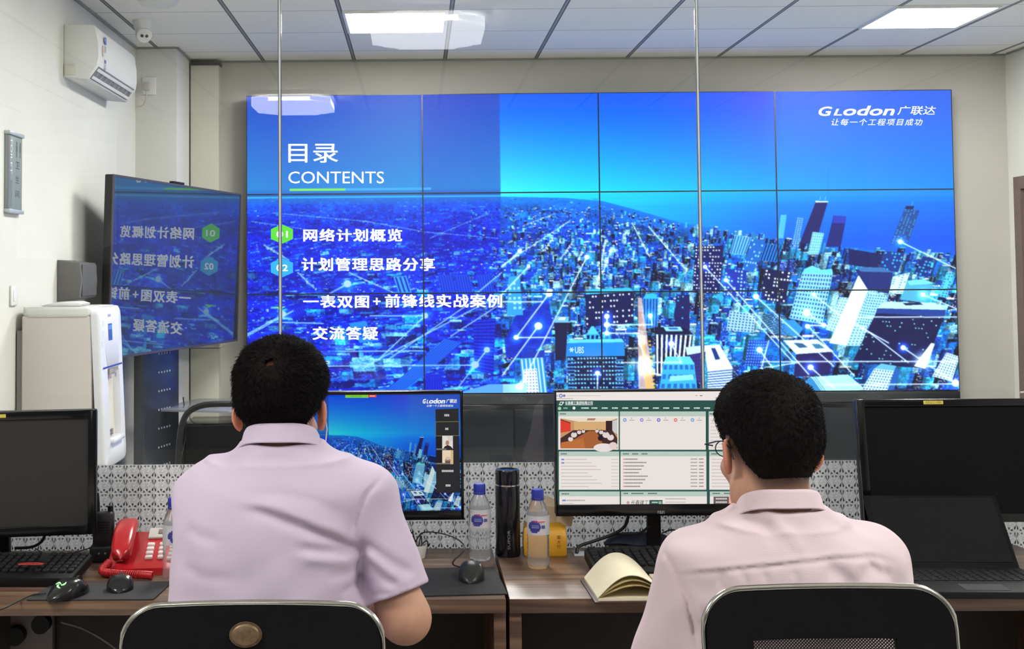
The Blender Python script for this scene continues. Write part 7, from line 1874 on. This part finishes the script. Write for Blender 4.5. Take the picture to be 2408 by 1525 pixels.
def office_chair(label, x, y, rot, w, ztop, emblem=False, tiltz=0.0, window=None):
    """backrest at local y=0 facing the camera side; z counted from the floor"""
    t = thing('office_chair', label, 'office chair', (x, y, 0), rot, group='black office chairs with chrome frames')
    h = .52; r = .062; zc = ztop - h / 2
    B = Matrix.Translation((0, 0, zc)) @ Euler((math.radians(-5), tiltz, 0)).to_matrix().to_4x4()
    def bow(p):                                                    # backrest bows gently round the sitter
        q = B @ p; q.y += -.55 * (p.x ** 2) + .02; return q
    ring = []
    for (px_, pz_) in rrect(w - .012, h - .012, r, 10): ring.append((px_, pz_))
    dense = []
    n = len(ring)
    for k in range(n):
        a, b = ring[k], ring[(k + 1) % n]; m_ = max(1, int(math.hypot(b[0] - a[0], b[1] - a[1]) / .03))
        for q in range(m_): dense.append((a[0] + (b[0] - a[0]) * q / m_, a[1] + (b[1] - a[1]) * q / m_))
    mb = MB(); mb.tube([bow(Vector((a, 0, b))) for a, b in dense], [(.0062 if b > h / 2 - .05 else .0042) for a, b in dense], 12, closed=True)
    mb.build('back_frame', M_CHROME, t, smooth=70)
    # padded panel: a plate with thickness, following the bow; the lower middle is open mesh
    wx0, wx1, wz1 = window if window else (-.11, .11, -.02)
    def inside(px_, pz_, g):
        ww, hh, rr = w / 2 - .010 - g, h / 2 - .010 - g, r - .006
        qx, qz = max(abs(px_) - (ww - rr), 0), max(abs(pz_) - (hh - rr), 0); return math.hypot(qx, qz) <= rr + 1e-6
    def panel(name, m_, fn, d0, d1):
        V, F = fn(); 
        me = bpy.data.meshes.new(name); bm = bmesh.new()
        a = [bm.verts.new(bow(Vector((x_, d0, z_)))) for x_, z_ in V]; b = [bm.verts.new(bow(Vector((x_, d1, z_)))) for x_, z_ in V]
        cnt = {}
        for f in F:
            bm.faces.new([a[k] for k in f]); bm.faces.new([b[k] for k in reversed(f)])
            for p, q in zip(f, f[1:] + f[:1]): cnt[(p, q)] = cnt.get((p, q), 0) + 1
        for (p, q) in list(cnt):
            if (q, p) not in cnt: bm.faces.new([a[q], a[p], b[p], b[q]])
        bm.normal_update(); bm.to_mesh(me); bm.free(); return finish(me, name, m_, t, False, 40)
    nx, nz = 36, 40
    def snap(i, j):
        # grid point pulled onto the rounded outline
        u, v = -1 + 2 * i / nx, -1 + 2 * j / nz; ww, hh, rr = w / 2 - .010, h / 2 - .010, r - .006
        px_, pz_ = u * ww, v * hh; qx, qz = abs(px_) - (ww - rr), abs(pz_) - (hh - rr)
        if qx > 0 and qz > 0:
            m_ = max(qx, qz); L_ = math.hypot(qx, qz); k = m_ / L_; px_ = math.copysign(ww - rr + qx * k, px_); pz_ = math.copysign(hh - rr + qz * k, pz_)
        return px_, pz_
    G = [[snap(i, j) for i in range(nx + 1)] for j in range(nz + 1)]
    def in_win(i, j):
        x_, z_ = (G[j][i][0] + G[j][i + 1][0]) / 2, (G[j][i][1] + G[j + 1][i][1]) / 2
        return wx0 < x_ < wx1 and -h / 2 + .05 < z_ < wz1
    def sub(want):
        def fn():
            V, F, ix = [], [], {}
            for j in range(nz):
                for i in range(nx):
                    if in_win(i, j) != want: continue
                    q = []
                    for a, b in ((i, j), (i + 1, j), (i + 1, j + 1), (i, j + 1)):
                        if (a, b) not in ix: ix[(a, b)] = len(V); V.append(G[b][a])
                        q.append(ix[(a, b)])
                    F.append(tuple(q))
            return V, F
        return fn
    panel('backrest', M_PAD, sub(False), -.009, .009)
    panel('back_mesh', M_MESHBACK, sub(True), -.001, .001)
    if emblem:
        mb = MB(); ez = zc + (.18 if emblem is True else emblem); e0 = B.inverted() @ Vector((0, 0, 0))
        mb.lathe([(0, .007), (.020, .0068), (.0235, .005), (.025, .002), (.0275, .0025), (.0285, .0), (.0285, -.004)], (0, 0, 0), 40)
        for v in mb.bm.verts: v.co = bow(Vector((v.co.x - .014, -.0095 - v.co.z, v.co.y * .76 + (emblem - (ztop - h / 2)))))
        mb.build('emblem', mat('bronze_emblem', rgb(120, 98, 74), .45, metal=.5, var=.25, scale=120), t, smooth=60)
    MB().box((0, .27, .455), (.48, .48, .07), bevel=.03, seg=4).build('seat', M_PAD, t)
    for s in (-1, 1):
        MB().tube(bez([(s * (w / 2 - .02), .01, zc - h / 2 + .05), (s * (w / 2 + .0), .03, .47), (s * .2, .1, .415), (s * .1, .25, .41)], 6), .012, 10).build('back_bracket', M_CHROME, t)
    MB().cyl((0, .27, .29), .028, .26, 24).build('gas_post', M_CHROME, t)
    MB().cyl((0, .27, .42), .08, .03, 24).build('mechanism', M_BLACK, t)
    for k in range(5):
        a = 2 * PI * k / 5 + .3; d = Vector((math.cos(a), math.sin(a), 0)); e = Vector((0, .27, 0)) + d * .29
        lg = MB().tube([Vector((0, .27, .16)) + d * .02, Vector((0, .27, .13)) + d * .15, e + Vector((0, 0, .085))], [.022, .019, .014], 10).build('leg', M_CHROME, t)
        MB().cyl(e + Vector((0, 0, .028)), .028, .04, 18, axis=FR((0, 0, 0), d, (0, 0, 1)).to_3x3().to_4x4()).build('caster', M_BLACK, t)
    return t
yc1 = 2.115; a, b = at(275, 1480, yc1), at(909, 1480, yc1)
office_chair('black office chair with bronze oval emblem behind the man in lavender', (a.x + b.x) / 2, yc1, 0, b.x - a.x, at(590, 1423, yc1).z, emblem=at(575, 1503, yc1).z)
yc2 = 1.985; a, b = at(1662, 1480, yc2), at(2262, 1480, yc2)
ww2 = b.x - a.x
office_chair('black office chair with open mesh window behind the man in pink', (a.x + b.x) / 2, yc2, math.radians(-3), ww2 + .004, at(1950, 1384, yc2).z, tiltz=math.radians(-1.2), window=(-.30 * ww2, .27 * ww2, at(1950, 1503, yc2).z - (at(1950, 1384, yc2).z - .26)))
